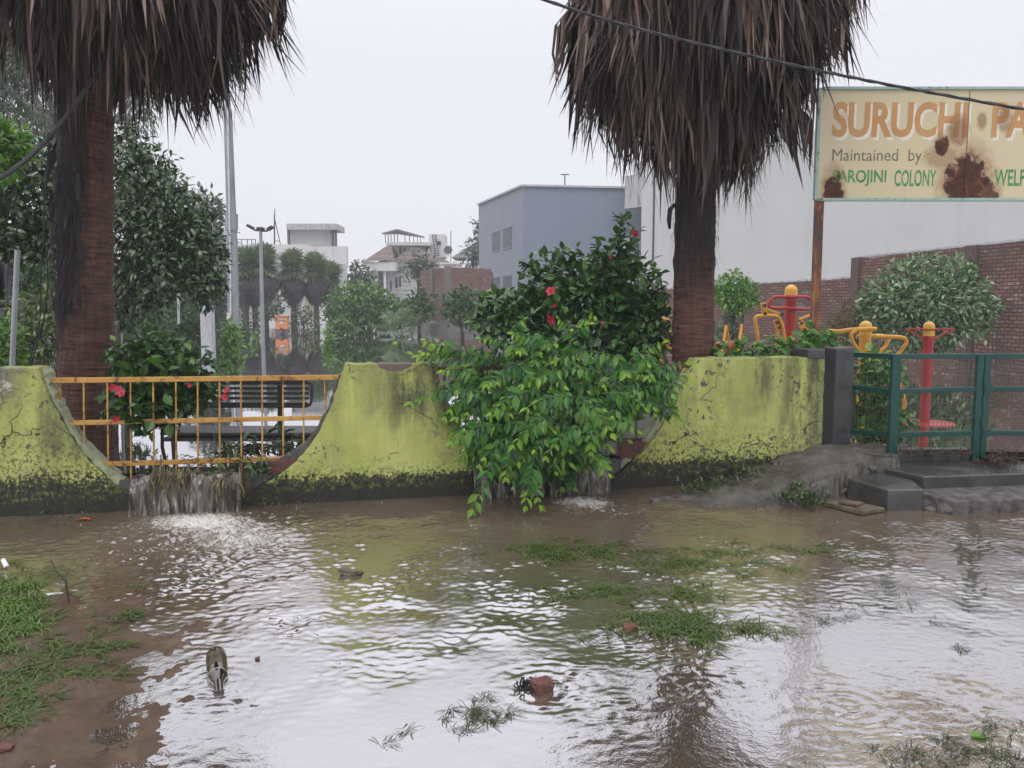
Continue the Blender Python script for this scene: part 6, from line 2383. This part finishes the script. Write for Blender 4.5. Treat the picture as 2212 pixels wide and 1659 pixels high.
tree("misty_tree", "grey tree silhouette to the right of the palm row", "tree", low(P(775, 700, 66)), P(775, 640, 66),
     [(760, 590, 14, 66), (775, 585, 14, 66), (790, 600, 14, 66), (765, 615, 16, 66), (790, 620, 14, 66), (800, 610, 10, 66)],
     6, .5, .25, F_FAR, 115, .15, inner=.4)
tree("misty_tree", "thin treetop showing over the blue-grey house's left edge", "tree", low(P(1045, 690, 66)), P(1046, 560, 66),
     [(1030, 483, 7, 66), (1033, 497, 8, 66), (1040, 520, 12, 66)], 9, .4, .2, F_FAR, 116, .12, inner=.3)

# the wood closing the park on the left
g = MB()
rng = R(117)
cl = []
for i in range(46):
    x = rng.uniform(-75, -23)
    y = 52 + rng.rand() * 14 - (x + 23) * -.12
    h = rng.uniform(2.0, 4.6)
    for k in range(3):
        cl.append((np.array([x + rng.normal() * 1.2, y + rng.normal(), h * (.35 + .3 * k)]), rng.uniform(1.2, 2.0)))
crown(g, rng, cl, 3.2, .5, .26, 0.3, .7, LEAF4, .5)
for c, r in cl[::3]:
    g.tube([[c[0], c[1], -.2], [c[0], c[1], c[2]]], .14, 6)
tag(put("far_wood", g, F_FAR, origin=(-40, 60, 0)), "misty green wood closing the park at the far left", "wood", kind="stuff")

# the row of fan palms before the white block
m_fpal = foliage("far_palm_fan", [(0.075, 0.115, 0.06), (0.11, 0.16, 0.085), (0.15, 0.21, 0.11), (0.21, 0.26, 0.15)], .45, .25)  # greens lifted to carry distance haze in the colour
m_fsk = plain("far_palm_skirt", (.046, .040, .045), .8, .4, 1.5, .3, 6)  # dark skirt lifted in colour to imitate haze


def far_palm(seed, h, crown_r):
    rng = R(seed)
    t = thing("fan_palm", (0, 0, IN_Z), "fan palm", "palm tree", "row of fan palms before the white block")
    g = MB()
    g.tube([[0, 0, -.6], [0.02, 0, h * .5], [0, 0, h]], [.20, .15, .14], 10)
    put("trunk", g, m_bark, t, smooth=True)
    g = MB()
    for i in range(700):
        th = rng.rand() * 2 * math.pi
        d = np.array([math.cos(th), math.sin(th), 0])
        r1 = .12 + .62 * rng.rand() ** .5
        zt_ = h - .75 - rng.rand() * .3
        zb_ = h - 2.15 + .6 * (r1 / .74) ** 3 + rng.normal() * .12
        s = np.array([-d[1], d[0], 0])
        ribbon(g, [d * .12 + [0, 0, zt_ + .15], d * r1 + [0, 0, zt_ - .1], d * r1 * 1.02 + [0, 0, (zt_ + zb_) / 2], d * r1 * .8 + [0, 0, zb_]], [.04, .08, .06, .008], s)
    put("dead_skirt", g, m_fsk, t)
    g = MB()
    for i in range(52):
        th = i * 2.4 + rng.rand()
        el = 1.5 - 2.5 * (i / 51) ** 1.05 + rng.normal() * .08
        d = np.array([math.cos(th) * math.cos(el), math.sin(th) * math.cos(el), math.sin(el)])
        fan_leaf(g, rng, np.array([0, 0, h - .05]), d, crown_r * (.28 + .30 * max(0, math.sin(el))) * rng.uniform(.85, 1.1), crown_r * rng.uniform(.48, .6), 12, rng.uniform(.2, .5), .055)
    put("crown", g, m_fpal, t)
    return t


fp = far_palm(121, 3.75, 1.22)
row = [(635, 571, 700, 46, 1.0, "far fan palm standing just right of the orange cabinet"),
       (684, 577, 700, 46.5, .98, "far fan palm midway between the orange cabinet and the dome-shaped tree"),
       (716, 592, 700, 50, .98, "far fan palm half hidden by the left side of the dome-shaped tree"),
       (573, 563, 700, 45, 1.12, "far fan palm directly behind the slim lamp post"),
       (531, 568, 702, 45, 1.08, "far fan palm touching the right edge of the lighting mast"),
       (552, 585, 702, 50, 1.1, "far fan palm set back between the lighting mast and the slim lamp post")]
for i, (x, yt, yb, d_, sc, lab) in enumerate(row):
    t = fp if i == 0 else copy_tree(fp)
    t["label"] = lab
    p = P(x, 700, d_)
    t.location = (p[0], p[1], IN_Z)
    hgt = P(x, yt, d_)[2] - IN_Z
    t.scale = (sc, sc, hgt / 3.6)
    t.rotation_euler = (0, 0, i * 1.7)

tree("round_tree", "broad green dome-shaped tree right of the far palm row", "tree", low(P(800, 720, 37)), P(800, 690, 37),
     [(725, 662, 22, 37), (745, 645, 24, 37), (772, 637, 24, 37), (800, 638, 24, 37), (722, 685, 18, 37), (755, 672, 32, 36.6), (795, 668, 36, 36.4), (830, 655, 24, 37), (850, 665, 22, 37), (835, 682, 28, 36.5), (770, 698, 26, 36.4), (810, 702, 28, 36.4), (862, 682, 18, 36.8), (740, 702, 18, 36.8), (870, 698, 14, 36.8)],
     24, .24, .12, F_DOME, 131, .14, tint=.6, inner=.5, group=None)
tree("round_tree", "small rounded tree on a thin trunk left of the brick shell", "tree", low(P(908, 745, 34)), P(906, 700, 34),
     [(905, 650, 22, 34), (890, 660, 18, 34), (920, 658, 18, 34), (905, 672, 22, 33.8), (895, 680, 14, 34), (918, 678, 14, 34)], 20, .22, .11, F_MID, 132, .08, inner=.5)
tree("round_tree", "rounded bushy tree with dark trunks before the brick shell's right side", "tree", low(P(1000, 745, 31)), P(998, 705, 31),
     [(985, 650, 22, 31), (1005, 640, 20, 31), (1020, 660, 22, 31), (985, 675, 24, 31), (1010, 680, 26, 30.8), (1035, 675, 18, 31), (970, 665, 16, 31), (1030, 690, 16, 31), (1000, 635, 12, 31)], 20, .22, .11, F_MID, 133, .10, inner=.5)
tree("round_tree", "bright clipped tree showing behind the hibiscus shrub's left side", "tree", low(P(1090, 740, 26)), P(1090, 700, 26),
     [(1090, 655, 22, 26), (1115, 650, 22, 26), (1060, 670, 22, 26), (1140, 655, 20, 26), (1070, 690, 20, 26), (1110, 680, 24, 26)], 26, .17, .09, F_LITE, 134, .08, inner=.5)


def bush_palm(label, x, y, d_, n_, rad, seed, mat=None):
    rng = R(seed)
    t = thing("dwarf_palm", (*P(x, y, d_)[:2], IN_Z), label, "palm", "low fan palms in the flood")
    b = low(P(x, y, d_), IN_Z)
    g = MB()
    for i in range(n_):
        th = rng.rand() * 2 * math.pi
        el = rng.uniform(.15, 1.3)
        dv = np.array([math.cos(th) * math.cos(el), math.sin(th) * math.cos(el), math.sin(el)])
        fan_leaf(g, rng, b, dv, rad * .7, rad * .5, 16, .4, .05)
    put("fronds", g, mat or m_fpal, t)
    return t


bush_palm("dark dwarf fan palm in the water at the dome tree's right foot", 865, 715, 33, 14, 1.3, 141)
bush_palm("lighter dwarf fan palm left of the small rounded tree", 885, 690, 42, 14, 2.0, 142)
tree("travellers_palm", "pale fan-shaped tree before the villa's wall", "tree", low(P(903, 690, 55)), P(903, 600, 55),
     [(890, 575, 12, 55), (905, 568, 14, 55), (925, 575, 14, 55), (910, 588, 14, 55), (935, 590, 10, 55), (880, 590, 8, 55)], 9, .5, .12, F_FAR, 143, .08, inner=.2)
tree("palm_tuft", "hazy palm crown at the left edge of the blue-grey house", "tree", low(P(1024, 690, 64)), P(1024, 560, 64),
     [(1022, 535, 12, 64), (1030, 555, 12, 64), (1018, 560, 12, 64), (1034, 530, 8, 64)], 9, .7, .12, F_FAR, 144, .1, inner=.2)
tree("garden_bush", "dark bush between the third and fourth palms' feet", "bush", low(P(655, 700, 43)), P(655, 690, 43), [(655, 680, 18, 43), (640, 690, 14, 43), (675, 688, 14, 43)], 14, .25, .12, F_FAR, 145, .05)
tree("garden_bush", "dark bush with thin stems left of the third palm", "bush", low(P(598, 700, 44)), P(598, 670, 44), [(590, 660, 18, 44), (610, 655, 14, 44), (575, 675, 18, 44), (560, 690, 16, 44), (605, 640, 10, 44)], 12, .25, .12, F_FAR, 146, .06)
creeper("half-drowned bush with pale leaves right of the orange cabinet", [(660, 714, 9, 30), (680, 710, 9, 30), (725, 705, 18, 29.5), (745, 700, 14, 29.5), (740, 720, 14, 29.5), (715, 722, 12, 29.5), (765, 715, 10, 29.5)], .17, 30, 147, F_MID, -.2, .7, "drowned_bush", "bush", .3, LEAF4, .5)
creeper("half-drowned pale bush between the mast and the slim lamp post", [(522, 705, 14, 31), (535, 715, 12, 31), (518, 722, 12, 31), (545, 725, 8, 31)], .17, 30, 148, F_MID, -.2, .5, "drowned_bush", "bush", .3, LEAF4, .5)
for lab, x, y0, y1, d_, w_, sd_ in (("column of drooping green leaves on a post in the flood, before the mast", 497, 692, 764, 22.5, 17, 151), ("narrow leafy post plant in the flood right of the orange cabinet", 709, 700, 752, 25, 9, 152), ("small leafy stake in the flood beside the slim lamp post", 546, 716, 745, 27, 6, 153)):
    ys = np.linspace(y0 + 6, y1 - 3, max(3, int((y1 - y0) / 8)))
    creeper(lab, [(x + R(sd_ + i).normal() * w_ * .2, y, w_ * (.55 + .45 * min(1, i / 3)), d_) for i, y in enumerate(ys)], .16, 55, sd_, F_LITE, -.2, .8, "leafy_post", "plant", .1, LEAFN, .3)

# right side
tree("round_shrub", "big round shrub with pale new leaves before the high brick wall", "shrub", low(P(2010, 800, 16.5)), P(2005, 720, 16.5),
     [(1905, 640, 40, 16.5), (1950, 600, 40, 16.5), (2000, 590, 40, 16.5), (2050, 600, 40, 16.5), (2095, 630, 38, 16.5), (1890, 680, 32, 16.5), (1940, 660, 50, 16.1), (2000, 650, 55, 16.0), (2060, 655, 50, 16.1), (2115, 665, 34, 16.4), (1930, 705, 38, 16.2), (1990, 705, 45, 16.0), (2050, 705, 40, 16.1), (2105, 700, 30, 16.3), (2140, 660, 18, 16.5), (1875, 650, 18, 16.5), (1975, 735, 30, 16.1), (2030, 735, 26, 16.1), (2085, 580, 18, 16.7)],
     70, .13, .06, foliage("pale_tipped_leaf", [(0.022, 0.065, 0.020), (0.04, 0.11, 0.032), (0.075, 0.165, 0.05), (0.20, 0.28, 0.14), (0.38, 0.45, 0.32)], .3, .2, None, .6), 161, .09, droop=.3, rand=.8, inner=.45, tmpl=LEAF4)
tree("topiary_tree", "small umbrella tree with bright green crown beside the right palm", "tree", low(P(1582, 790, 19)), P(1582, 690, 19),
     [(1560, 620, 20, 19), (1585, 612, 22, 19), (1612, 625, 20, 19), (1575, 640, 24, 18.8), (1600, 645, 22, 18.8), (1555, 640, 14, 19), (1632, 640, 12, 19), (1625, 655, 10, 19), (1590, 660, 16, 18.8)],
     100, .12, .06, F_LITE, 162, .05, droop=.5, rand=.6, inner=.5)
creeper("twining green stems round the umbrella tree's trunk", [(1580, 680, 17, 18.9), (1580, 700, 16, 18.9), (1578, 720, 14, 18.9), (1576, 740, 11, 18.9)], .11, 55, 163, F_MID, 0, 0, "twining_vine", "vine", .3, LEAFN, .4)
tree("low_shrub", "rusty-tipped olive shrub left of the big round shrub", "shrub", low(P(1830, 790, 17)), P(1830, 720, 17),
     [(1810, 690, 22, 17), (1835, 675, 24, 17), (1855, 665, 16, 17), (1800, 715, 24, 17), (1840, 710, 28, 17), (1865, 700, 18, 17), (1820, 740, 24, 17), (1860, 740, 24, 17)],
     60, .10, .028, F_OLIVE, 164, .03, rand=.9, inner=.3)
creeper("young yellowish climber reaching up the high brick wall's top", [(2085, 590, 14, 21.8), (2100, 575, 10, 21.8), (2090, 610, 12, 21.8), (2150, 680, 14, 20.8), (2160, 655, 12, 20.8), (2140, 705, 14, 20.8), (2120, 725, 14, 20.8)], .12, 50, 165, F_OLIVE, 0, 0, "wall_climber", "plant", .2, LEAF4, .5)
creeper("small green shrub at the foot of the lower brick wall, by the palm", [(1555, 705, 12, 24), (1570, 690, 8, 24), (1550, 722, 10, 24)], .15, 40, 166, F_MID, 0, 0, "green_shrub", "shrub", .3, LEAF4, .5)
# ------------------------------------------------------------------ outdoor gym in the flood
def enamel(name, a, b):
    n = NT(name)
    c = n.mix(n.mr(n.noise(5, 4), .35, .65), a, b)
    c = n.mix(n.mr(n.noise(22, 6, .75), .64, .70, 0, .8), c, (.07, .035, .02))
    return n.fin(c, .35, None, .5)


m_red = enamel("red_gym_enamel", (0.29, 0.014, 0.014), (0.36, 0.026, 0.022))
m_yg = enamel("yellow_gym_enamel", (0.56, 0.24, 0.015), (0.66, 0.33, 0.03))
m_cap = enamel("yellow_cap_enamel", (0.60, 0.32, 0.035), (0.68, 0.40, 0.06))
m_bolt = plain("rusted_bolt", (.07, .03, .015), .6)
m_grip = plain("black_grip", (.012, .012, .013), .6)


def pole(par, x, ytop, d, r, mat, cap=True, ybot=None):
    a = P(x, ytop, d)
    b = np.array([a[0], d, -.2 if ybot is None else P(x, ybot, d)[2]])
    g = MB()
    g.tube([b, a - [0, 0, r * .2]], r, 20)
    put("post", g, mat, par, smooth='auto')
    if cap:
        g = MB()
        g.lathe(a, [(r * 1.12, -.10), (r * 1.12, 0)] + [(r * 1.12 * math.cos(t), r * 1.1 * math.sin(t)) for t in np.linspace(.15, 1.5, 6)], 20)
        put("cap", g, m_cap, par, smooth='auto')
    return a


def pipe(g, px, d, r, dd=None, n=8):
    dd = [0] * len(px) if dd is None else dd
    q = np.array([P(x, y, d + o) for (x, y), o in zip(px, dd)])
    t = np.linspace(0, len(px) - 1, (len(px) - 1) * 8 + 1)
    c = np.stack([np.interp(t, np.arange(len(px)), q[:, i]) for i in range(3)], 1)
    for _ in range(5):
        c[1:-1] = .5 * c[1:-1] + .25 * (c[:-2] + c[2:])
    return g.tube(c, r, n)


def gym(x, d, label, name="gym_machine"):
    return thing(name, (*P(x, 760, d)[:2], IN_Z), label, "gym equipment", "outdoor gym equipment standing in the flood")


# chest-press: tall red column, red handle loop, two yellow swing seats
D = 11.0
t = gym(1709, D, "red column exerciser with a red handle hoop and yellow swing arms")
pole(t, 1701 + 8, 628, D, .075, m_red)
g = MB()
pipe(g, [(1700, 641), (1672, 641), (1662, 652), (1661, 664), (1680, 666), (1702, 665)], D - .1, .022)
pipe(g, [(1700, 641), (1745, 641), (1757, 652), (1760, 668), (1735, 668), (1702, 665)], D - .1, .022)
put("handle_hoop", g, m_red, t, smooth='auto')
g = MB()
pipe(g, [(1640, 765), (1636, 715), (1630, 690), (1634, 683), (1660, 681), (1680, 683), (1690, 700), (1698, 755)], D - .5, .024)
pipe(g, [(1676, 755), (1680, 715), (1678, 700)], D - .5, .024)
put("swing_seat", g, m_yg, t, smooth='auto')
g = MB()
for (x0, y0, x1, y1, w_) in ((1649, 654, 1653, 682, .075), (1655, 668, 1690, 680, .03), (1677, 690, 1686, 712, .09)):
    g.bar(P(x0, y0, D - .45), P(x1, y1, D - .45), w_, .05, up=(0, 1, 0))
put("link_arm", g, m_yg, t, bevel=.008)
g = MB()
for (x0, y0, x1, y1, w_) in ((1764, 662, 1762, 684, .075), (1726, 690, 1762, 676, .03), (1729, 695, 1741, 716, .08)):
    g.bar(P(x0, y0, D - .2), P(x1, y1, D - .2), w_, .05, up=(0, 1, 0))
pipe(g, [(1733, 700), (1735, 735), (1738, 765)], D - .2, .024)
put("link_arm", g, m_yg, t, bevel=.008)
g = MB()
for x, y, o in ((1651, 660, -.5), (1652, 677, -.5), (1678, 697, -.55), (1683, 708, -.55), (1762, 677, -.25), (1731, 698, -.25), (1738, 712, -.25), (1688, 679, -.5)):
    a = P(x, y, D + o)
    g.cyl(a, a + [0, -.03, 0], .022, 8)
put("bolt", g, m_bolt, t)
g = MB()
fbox(g, 1690, 1712, 758, 768, D - .55, .3)
put("footplate", g, m_red, t)

# small red column with a yellow cap further back
t = gym(1742, 13, "short red column with a yellow cap behind the tall red column")
pole(t, 1742, 721, 13, .065, m_red)
g = MB()
g.bar(P(1742, 742, 12.95), P(1765, 741, 12.95), .03)
put("handle", g, m_red, t)

# yellow stepper with long curved arms
D = 9.4
t = gym(1870, D, "yellow column exerciser with two pairs of long bent yellow arms")
pole(t, 1870, 706, D, .065, m_yg)
g = MB()
pipe(g, [(1788, 715), (1812, 717), (1840, 712), (1893, 711)], D - .15, .026)
pipe(g, [(1850, 714), (1838, 722), (1840, 735), (1853, 758), (1862, 775)], D - .2, .024)
put("arm", g, m_yg, t, smooth='auto')
g = MB()
pipe(g, [(1850, 727), (1910, 725), (1918, 733), (1914, 748), (1900, 760), (1885, 785)], D + .1, .024)
put("arm", g, m_yg, t, smooth='auto')
g = MB()
pipe(g, [(1890, 727), (1940, 728), (1956, 731), (1958, 742), (1946, 758), (1936, 770), (1932, 800), (1950, 850), (1956, 875), (1945, 900)], D - .3, .024)
put("arm", g, m_yg, t, smooth='auto')
g = MB()
pipe(g, [(1870, 820), (1900, 830), (1925, 850)], D - .2, .024)
put("pedal_arm", g, m_yg, t, smooth='auto')

# red twister bar on a column
D = 8.7
t = gym(2007, D, "slim red column with a braced red crossbar, behind the green fence")
pole(t, 2007, 706, D, .053, m_red)
g = MB()
for (x0, x1) in ((1957, 1997), (2017, 2062)):
    g.bar(P(x0, 711, D), P(x1, 711, D), .026, .02)
g.bar(P(1990, 712, D - .05), P(2024, 712, D - .05), .026, .02)
put("crossbar", g, m_red, t, bevel=.003)
g = MB()
g.bar(P(1962, 714, D), P(1998, 733, D), .018)
g.bar(P(2052, 714, D), P(2017, 733, D), .018)
put("brace", g, m_red, t)
g = MB()
c = P(2007, 924, D)
g.lathe((c[0], D, IN_Z - .12), [(.02, 0), (.27, 0), (.27, .10), (.25, .13), (.055, .15)], 28)
put("turning_disc", g, m_red, t, smooth='auto')

# leg press: red drum with yellow A-frames
D = 12.5
t = gym(1565, D, "fat red drum held by thin yellow A-frames, right of the palm trunk")
g = MB()
g.tube([P(1536, 748, D), P(1592, 746, D + .1), P(1600, 744, D + .1)], [.07, .075, .06], 16)
g.tube([P(1562, 748, D - .02), P(1562, 800, D)], .06, 12)
put("drum", g, m_red, t, smooth='auto')
for (xm, yt, xa, xb) in ((1569, 703, 1558, 1576), (1603, 700, 1592, 1600)):
    g = MB()
    g.bar(P(xm, yt, D - .15), P(xa, 770, D - .3), .03)
    g.bar(P(xm, yt, D - .15), P(xb, 750, D), .03)
    put("a_frame", g, m_yg, t)
    g = MB()
    g.cyl(P(xm, yt + 2, D - .15), P(xm - 1 + 3 * (xm > 1580), yt - 18, D - .1), .02, 8)
    put("grip", g, m_grip, t)

# walker glimpsed between shrub and palm
D = 10.5
t = gym(1425, D, "red post and bent yellow bars glimpsed between the hibiscus shrub and the palm")
pole(t, 1408, 690, D, .06, m_red, cap=False)
g = MB()
pipe(g, [(1414, 690), (1432, 688), (1446, 694), (1436, 700), (1424, 700)], D - .1, .024)
pipe(g, [(1430, 760), (1427, 800), (1424, 850), (1424, 900)], D - .2, .028)
put("arm", g, m_yg, t, smooth='auto')
g = MB()
for (x0, y0, x1, y1, w_) in ((1441, 715, 1440, 760, .12), (1428, 705, 1432, 740, .03), (1436, 760, 1424, 790, .03)):
    g.bar(P(x0, y0, D - .15), P(x1, y1, D - .15), w_, .05, up=(0, 1, 0))
put("link_arm", g, m_yg, t, bevel=.006)
g = MB()
g.tube([P(1386, 905, D), P(1384, 860, D)], .05, 10)
put("footrest", g, m_red, t)
# pale concrete slab seen through the vine
g = MB()
fbox(g, 1290, 1420, 860, 958, 8.3, .2, 0)
tag(put("white_slab", g, m_white, origin=P(1350, 900, 8.3)), "pale upright slab in the water behind the vine-covered railing", "slab")

# ------------------------------------------------------------------ things lying in the street water
n = NT("brown_bottle_glass")
n.fin((0.022, 0.009, 0.005), 0.05, None, 0.9)
n.p.inputs['Coat Weight'].default_value = 1.0
m_btl = n.m
rng = R(201)
ang = math.radians(-68)
c = PZ(470, 1462, 0.0)
dv = np.array([math.cos(ang) * .98, math.sin(ang) * .98, -.10])
bt = thing("beer_bottle", c, "dark brown glass bottle floating with its neck towards the viewer", "bottle")
prof = [(0.0, .002), (.01, .027), (.02, .032), (.14, .032), (.165, .030), (.19, .019), (.205, .0145), (.255, .0135), (.257, .016), (.27, .016), (.272, .012)]
g = MB()
SC = 1.3
L0 = c - dv * .18 + [0, 0, .016]
g.tube([L0 + dv * s * SC for s, r_ in prof], [r_ * SC for s, r_ in prof], 22)
put("glass", g, m_btl, bt, smooth='auto')
g = MB()
g.tube([L0 + dv * s * SC for s in (.045, .125)], [.0325 * SC, .0325 * SC], 22, caps=False)
n = NT("torn_paper_label")
m_lab = n.fin(n.mix(n.mr(n.noise(22, 4), .45, .55), (.06, .045, .018), (.02, .013, .008)), .4)
put("paper_label", g, m_lab, bt, smooth=True)
g = MB()
g.tube([L0 + dv * s * SC for s in (.158, .186)], [.0312 * SC, .0205 * SC], 22, caps=False)
put("neck_label", g, plain("silver_foil", (.35, .34, .33), .35), bt, smooth=True)


def brick_piece(x, y, size, rz, label, seed, z=0.0, mat=None, name="brick"):
    g = MB()
    rng = R(seed)
    import bmesh
    bm = bmesh.new()
    bmesh.ops.create_cube(bm, size=1)
    bmesh.ops.subdivide_edges(bm, edges=bm.edges[:], cuts=7, use_grid_fill=True)
    v = np.array([q.co[:] for q in bm.verts])
    f = np.array([[q.index for q in fc.verts] for fc in bm.faces])
    bm.free()
    for _ in range(8):
        d = unit(rng, 1)[0]
        h = rng.uniform(.40, .62)
        s = v @ d
        v = v - np.clip(s - h, 0, None)[:, None] * d * 1.0
    v = v + rng.normal(size=v.shape) * .02
    v = v * np.array(size)
    tl = rng.normal() * .12
    c_, s_ = math.cos(rz), math.sin(rz)
    v = v @ np.array([[1, 0, 0], [0, math.cos(tl), -math.sin(tl)], [0, math.sin(tl), math.cos(tl)]]) @ np.array([[c_, s_, 0], [-s_, c_, 0], [0, 0, 1]])
    g.add(v, [f])
    o = put(name, g, mat or m_redbrick)
    o.location = tuple(PZ(x, y, z) + [0, 0, size[2] * .22])
    return tag(o, label, "brick" if name == "brick" else "stone")


brick_piece(1172, 1492, (.078, .07, .06), .5, "wet broken brick in the foreground water beside black debris", 211)
brick_piece(1363, 1362, (.07, .055, .04), .2, "rounded brick lump beside the floating grass patch", 212)
brick_piece(758, 1240, (.13, .07, .045), -.2, "flat brown stone breaking the ripples at mid-stream", 213, 0, m_slab, "stone")
brick_piece(556, 1424, (.02, .016, .014), .2, "tiny red brick chip floating upstream of the bottle", 214)
brick_piece(12, 2088 * .777, (.05, .04, .03), .2, "small orange stone at the lower left edge of the water", 215, 0, None, "stone")
g = MB()
rng = R(216)
for i in range(60):
    q = PZ(1140 + rng.normal() * 14, 1484 + rng.normal() * 7, .004)
    d = unit(rng, 1)[0] * [1, 1, .5] + [0, 0, .15]
    Lq = rng.uniform(.02, .06)
    ribbon(g, [q, q + d * Lq * .5 + [0, 0, .012], q + d * Lq], [.003, .005, .001], unit(rng, 1)[0])
tag(put("black_debris", g, m_fibre, origin=PZ(1140, 1484, 0)), "black rotten leaf scraps floating left of the wet brick", "debris")
g = MB()
leaves(g, [PZ(160, 1124, .008)], [[1, .1, .1]], [0, 0, 1], [.14], [.035], LEAF8)
tag(put("plastic_scrap", g, plain("orange_plastic", (.42, .07, .025), .4), origin=PZ(175, 1124, 0)), "flat orange plastic scrap floating at the left wall's foot", "litter")
g = MB()
g.tube([PZ(6, 1208, .06), PZ(14, 1224, .02)], [.012, .014], 10)
tag(put("paper_cup_scrap", g, plain("white_paper", (.75, .75, .73), .5), origin=PZ(8, 1215, 0)), "crumpled white paper scrap by the left grass bank", "litter")
g = MB()
g.tube([PZ(150, 1308, 0), PZ(142, 1255, .12), PZ(122, 1235, .16), PZ(108, 1206, .22)], [.005, .0045, .003, .0015], 6)
tag(put("dry_twig", g, m_vine, origin=PZ(150, 1308, 0)), "thin dark twig sticking up from the left grass bank", "twig")
g = MB()
leaves(g, [PZ(2095, 1590, .005)], [[1, .1, 0.02]], [0, 0, 1], .075, .055, LEAF8)
tag(put("fallen_leaf", g, F_LITE, origin=PZ(2095, 1590, 0)), "single pale green leaf floating at the lower right", "leaf")

# ------------------------------------------------------------------ grass drowned in the street
m_gr = foliage("wet_grass", [(0.022, 0.036, 0.009), (0.038, 0.060, 0.013), (0.062, 0.092, 0.02), (0.11, 0.135, 0.035)], .35, .2, (0.095, 0.185, 0.022))
m_gr2 = foliage("combed_grass", [(0.020, 0.030, 0.009), (0.035, 0.050, 0.013), (0.058, 0.078, 0.02), (0.11, 0.125, 0.04)], .35, .2, (0.085, 0.135, 0.025))
m_grd = foliage("drowned_grass", [(0.020, 0.026, 0.012), (0.035, 0.045, 0.017), (0.055, 0.065, 0.022), (0.08, 0.07, 0.03)], .35, .15)


def grass(spots, seed, L, h, w, mat, name, label, tint=0.0, flow=(0.5, -.6), z0=-.004):
    """spots: (x, y, rx, ry, blades) in the photograph"""
    rng = R(seed)
    g = MB()
    for (x, y, rx_, ry_, n_) in spots:
        u = rng.normal(size=(n_, 2)) * .5
        # tufts: gather the blades
        cen = rng.normal(size=(max(2, n_ // 14), 2)) * .5
        k = rng.randint(0, len(cen), n_)
        u = cen[k] + rng.normal(size=(n_, 2)) * .07
        for i in range(n_):
            q = PZ(x + u[i, 0] * rx_, y + u[i, 1] * ry_, z0)
            d = np.array([flow[0] + rng.normal() * .7, flow[1] + rng.normal() * .7, 0])
            d = d / np.linalg.norm(d)
            l = L * rng.uniform(.5, 1.4)
            hh = h * rng.uniform(.3, 1.5)
            s = np.array([-d[1], d[0], 0])
            ribbon(g, [q, q + d * l * .35 + [0, 0, hh * .8], q + d * l * .7 + [0, 0, hh], q + d * l + [0, 0, hh * .45]], [w * .6, w, w * .8, .0006], s, np.clip(tint + rng.normal() * .25 * (tint > 0), 0, 1))
    o = put(name, g, mat, origin=PZ(spots[0][0], spots[0][1], 0))
    return tag(o, label, "grass", kind="stuff")


grass([(15, 1305, 60, 46, 620), (40, 1345, 80, 46, 420), (5, 1380, 50, 36, 240), (15, 1260, 50, 20, 130)], 221, .075, .024, .003, m_gr, "grass_tussock", "bright green grass bank at the left edge of the flooded street", .85, (.4, -.2), z0=.010)
grass([(120, 1395, 160, 46, 260), (190, 1385, 110, 26, 180), (60, 1450, 120, 60, 330), (170, 1450, 140, 36, 200), (30, 1500, 80, 60, 420), (25, 1560, 60, 34, 340), (230, 1410, 60, 20, 60), (180, 1340, 90, 20, 80), (60, 1230, 120, 25, 120), (150, 1260, 150, 25, 120), (270, 1340, 60, 14, 60)], 222, .085, .012, .0026, m_gr2, "drowned_grass", "sparse drowned grass over the muddy left shallows", .6, (.5, .3), z0=.010)
grass([(1215, 1193, 140, 24, 560), (1160, 1195, 90, 16, 120), (1460, 1222, 170, 24, 460), (1600, 1195, 220, 20, 260), (1690, 1190, 110, 14, 110), (1250, 1275, 130, 22, 200), (1390, 1285, 150, 22, 200), (1480, 1290, 60, 14, 90)], 223, .10, .016, .003, m_gr2, "flooded_grass", "green grass patches combed flat by the current at mid-stream", .7, (.75, -.3))
grass([(1460, 1350, 150, 36, 700), (1390, 1335, 110, 18, 200), (1530, 1360, 90, 24, 220)], 224, .09, .02, .003, m_gr2, "flooded_grass", "thick green grass patch around the rounded brick lump", .7, (.6, -.4))
grass([(1010, 1555, 130, 40, 110), (1020, 1540, 60, 24, 150), (930, 1590, 110, 26, 46), (1090, 1530, 90, 26, 50)], 225, .055, .012, .0016, m_grd, "drowned_grass", "dark tangle of drowned grass in the foreground below the wet brick", 0, (.3, -.2))
grass([(2120, 1630, 170, 50, 420), (2180, 1570, 90, 30, 120), (2000, 1640, 120, 30, 140), (2090, 1600, 60, 20, 60), (1880, 1320, 150, 34, 90), (1960, 1300, 120, 30, 70), (2080, 1410, 70, 18, 40), (1780, 1340, 110, 26, 50)], 226, .055, .012, .0015, m_grd, "drowned_grass", "thin drowned grass tips pricking the water at the right", 0, (.3, -.2))

# ------------------------------------------------------------------ rain haze
g = MB()
g.box((0, 40, 9.0), (360, 240, 21.0))
hz = bpy.data.materials.new("rain_haze")
hz.use_nodes = True
hz.node_tree.nodes.clear()
ho = hz.node_tree.nodes.new("ShaderNodeOutputMaterial")
hv = hz.node_tree.nodes.new("ShaderNodeVolumePrincipled")
hv.inputs['Color'].default_value = (0.93, 0.94, 0.97, 1)
hv.inputs['Density'].default_value = 0.0017
hv.inputs['Anisotropy'].default_value = 0.0
hz.node_tree.links.new(hv.outputs[0], ho.inputs['Volume'])
h = put("haze", g, hz)
h["kind"] = "stuff"
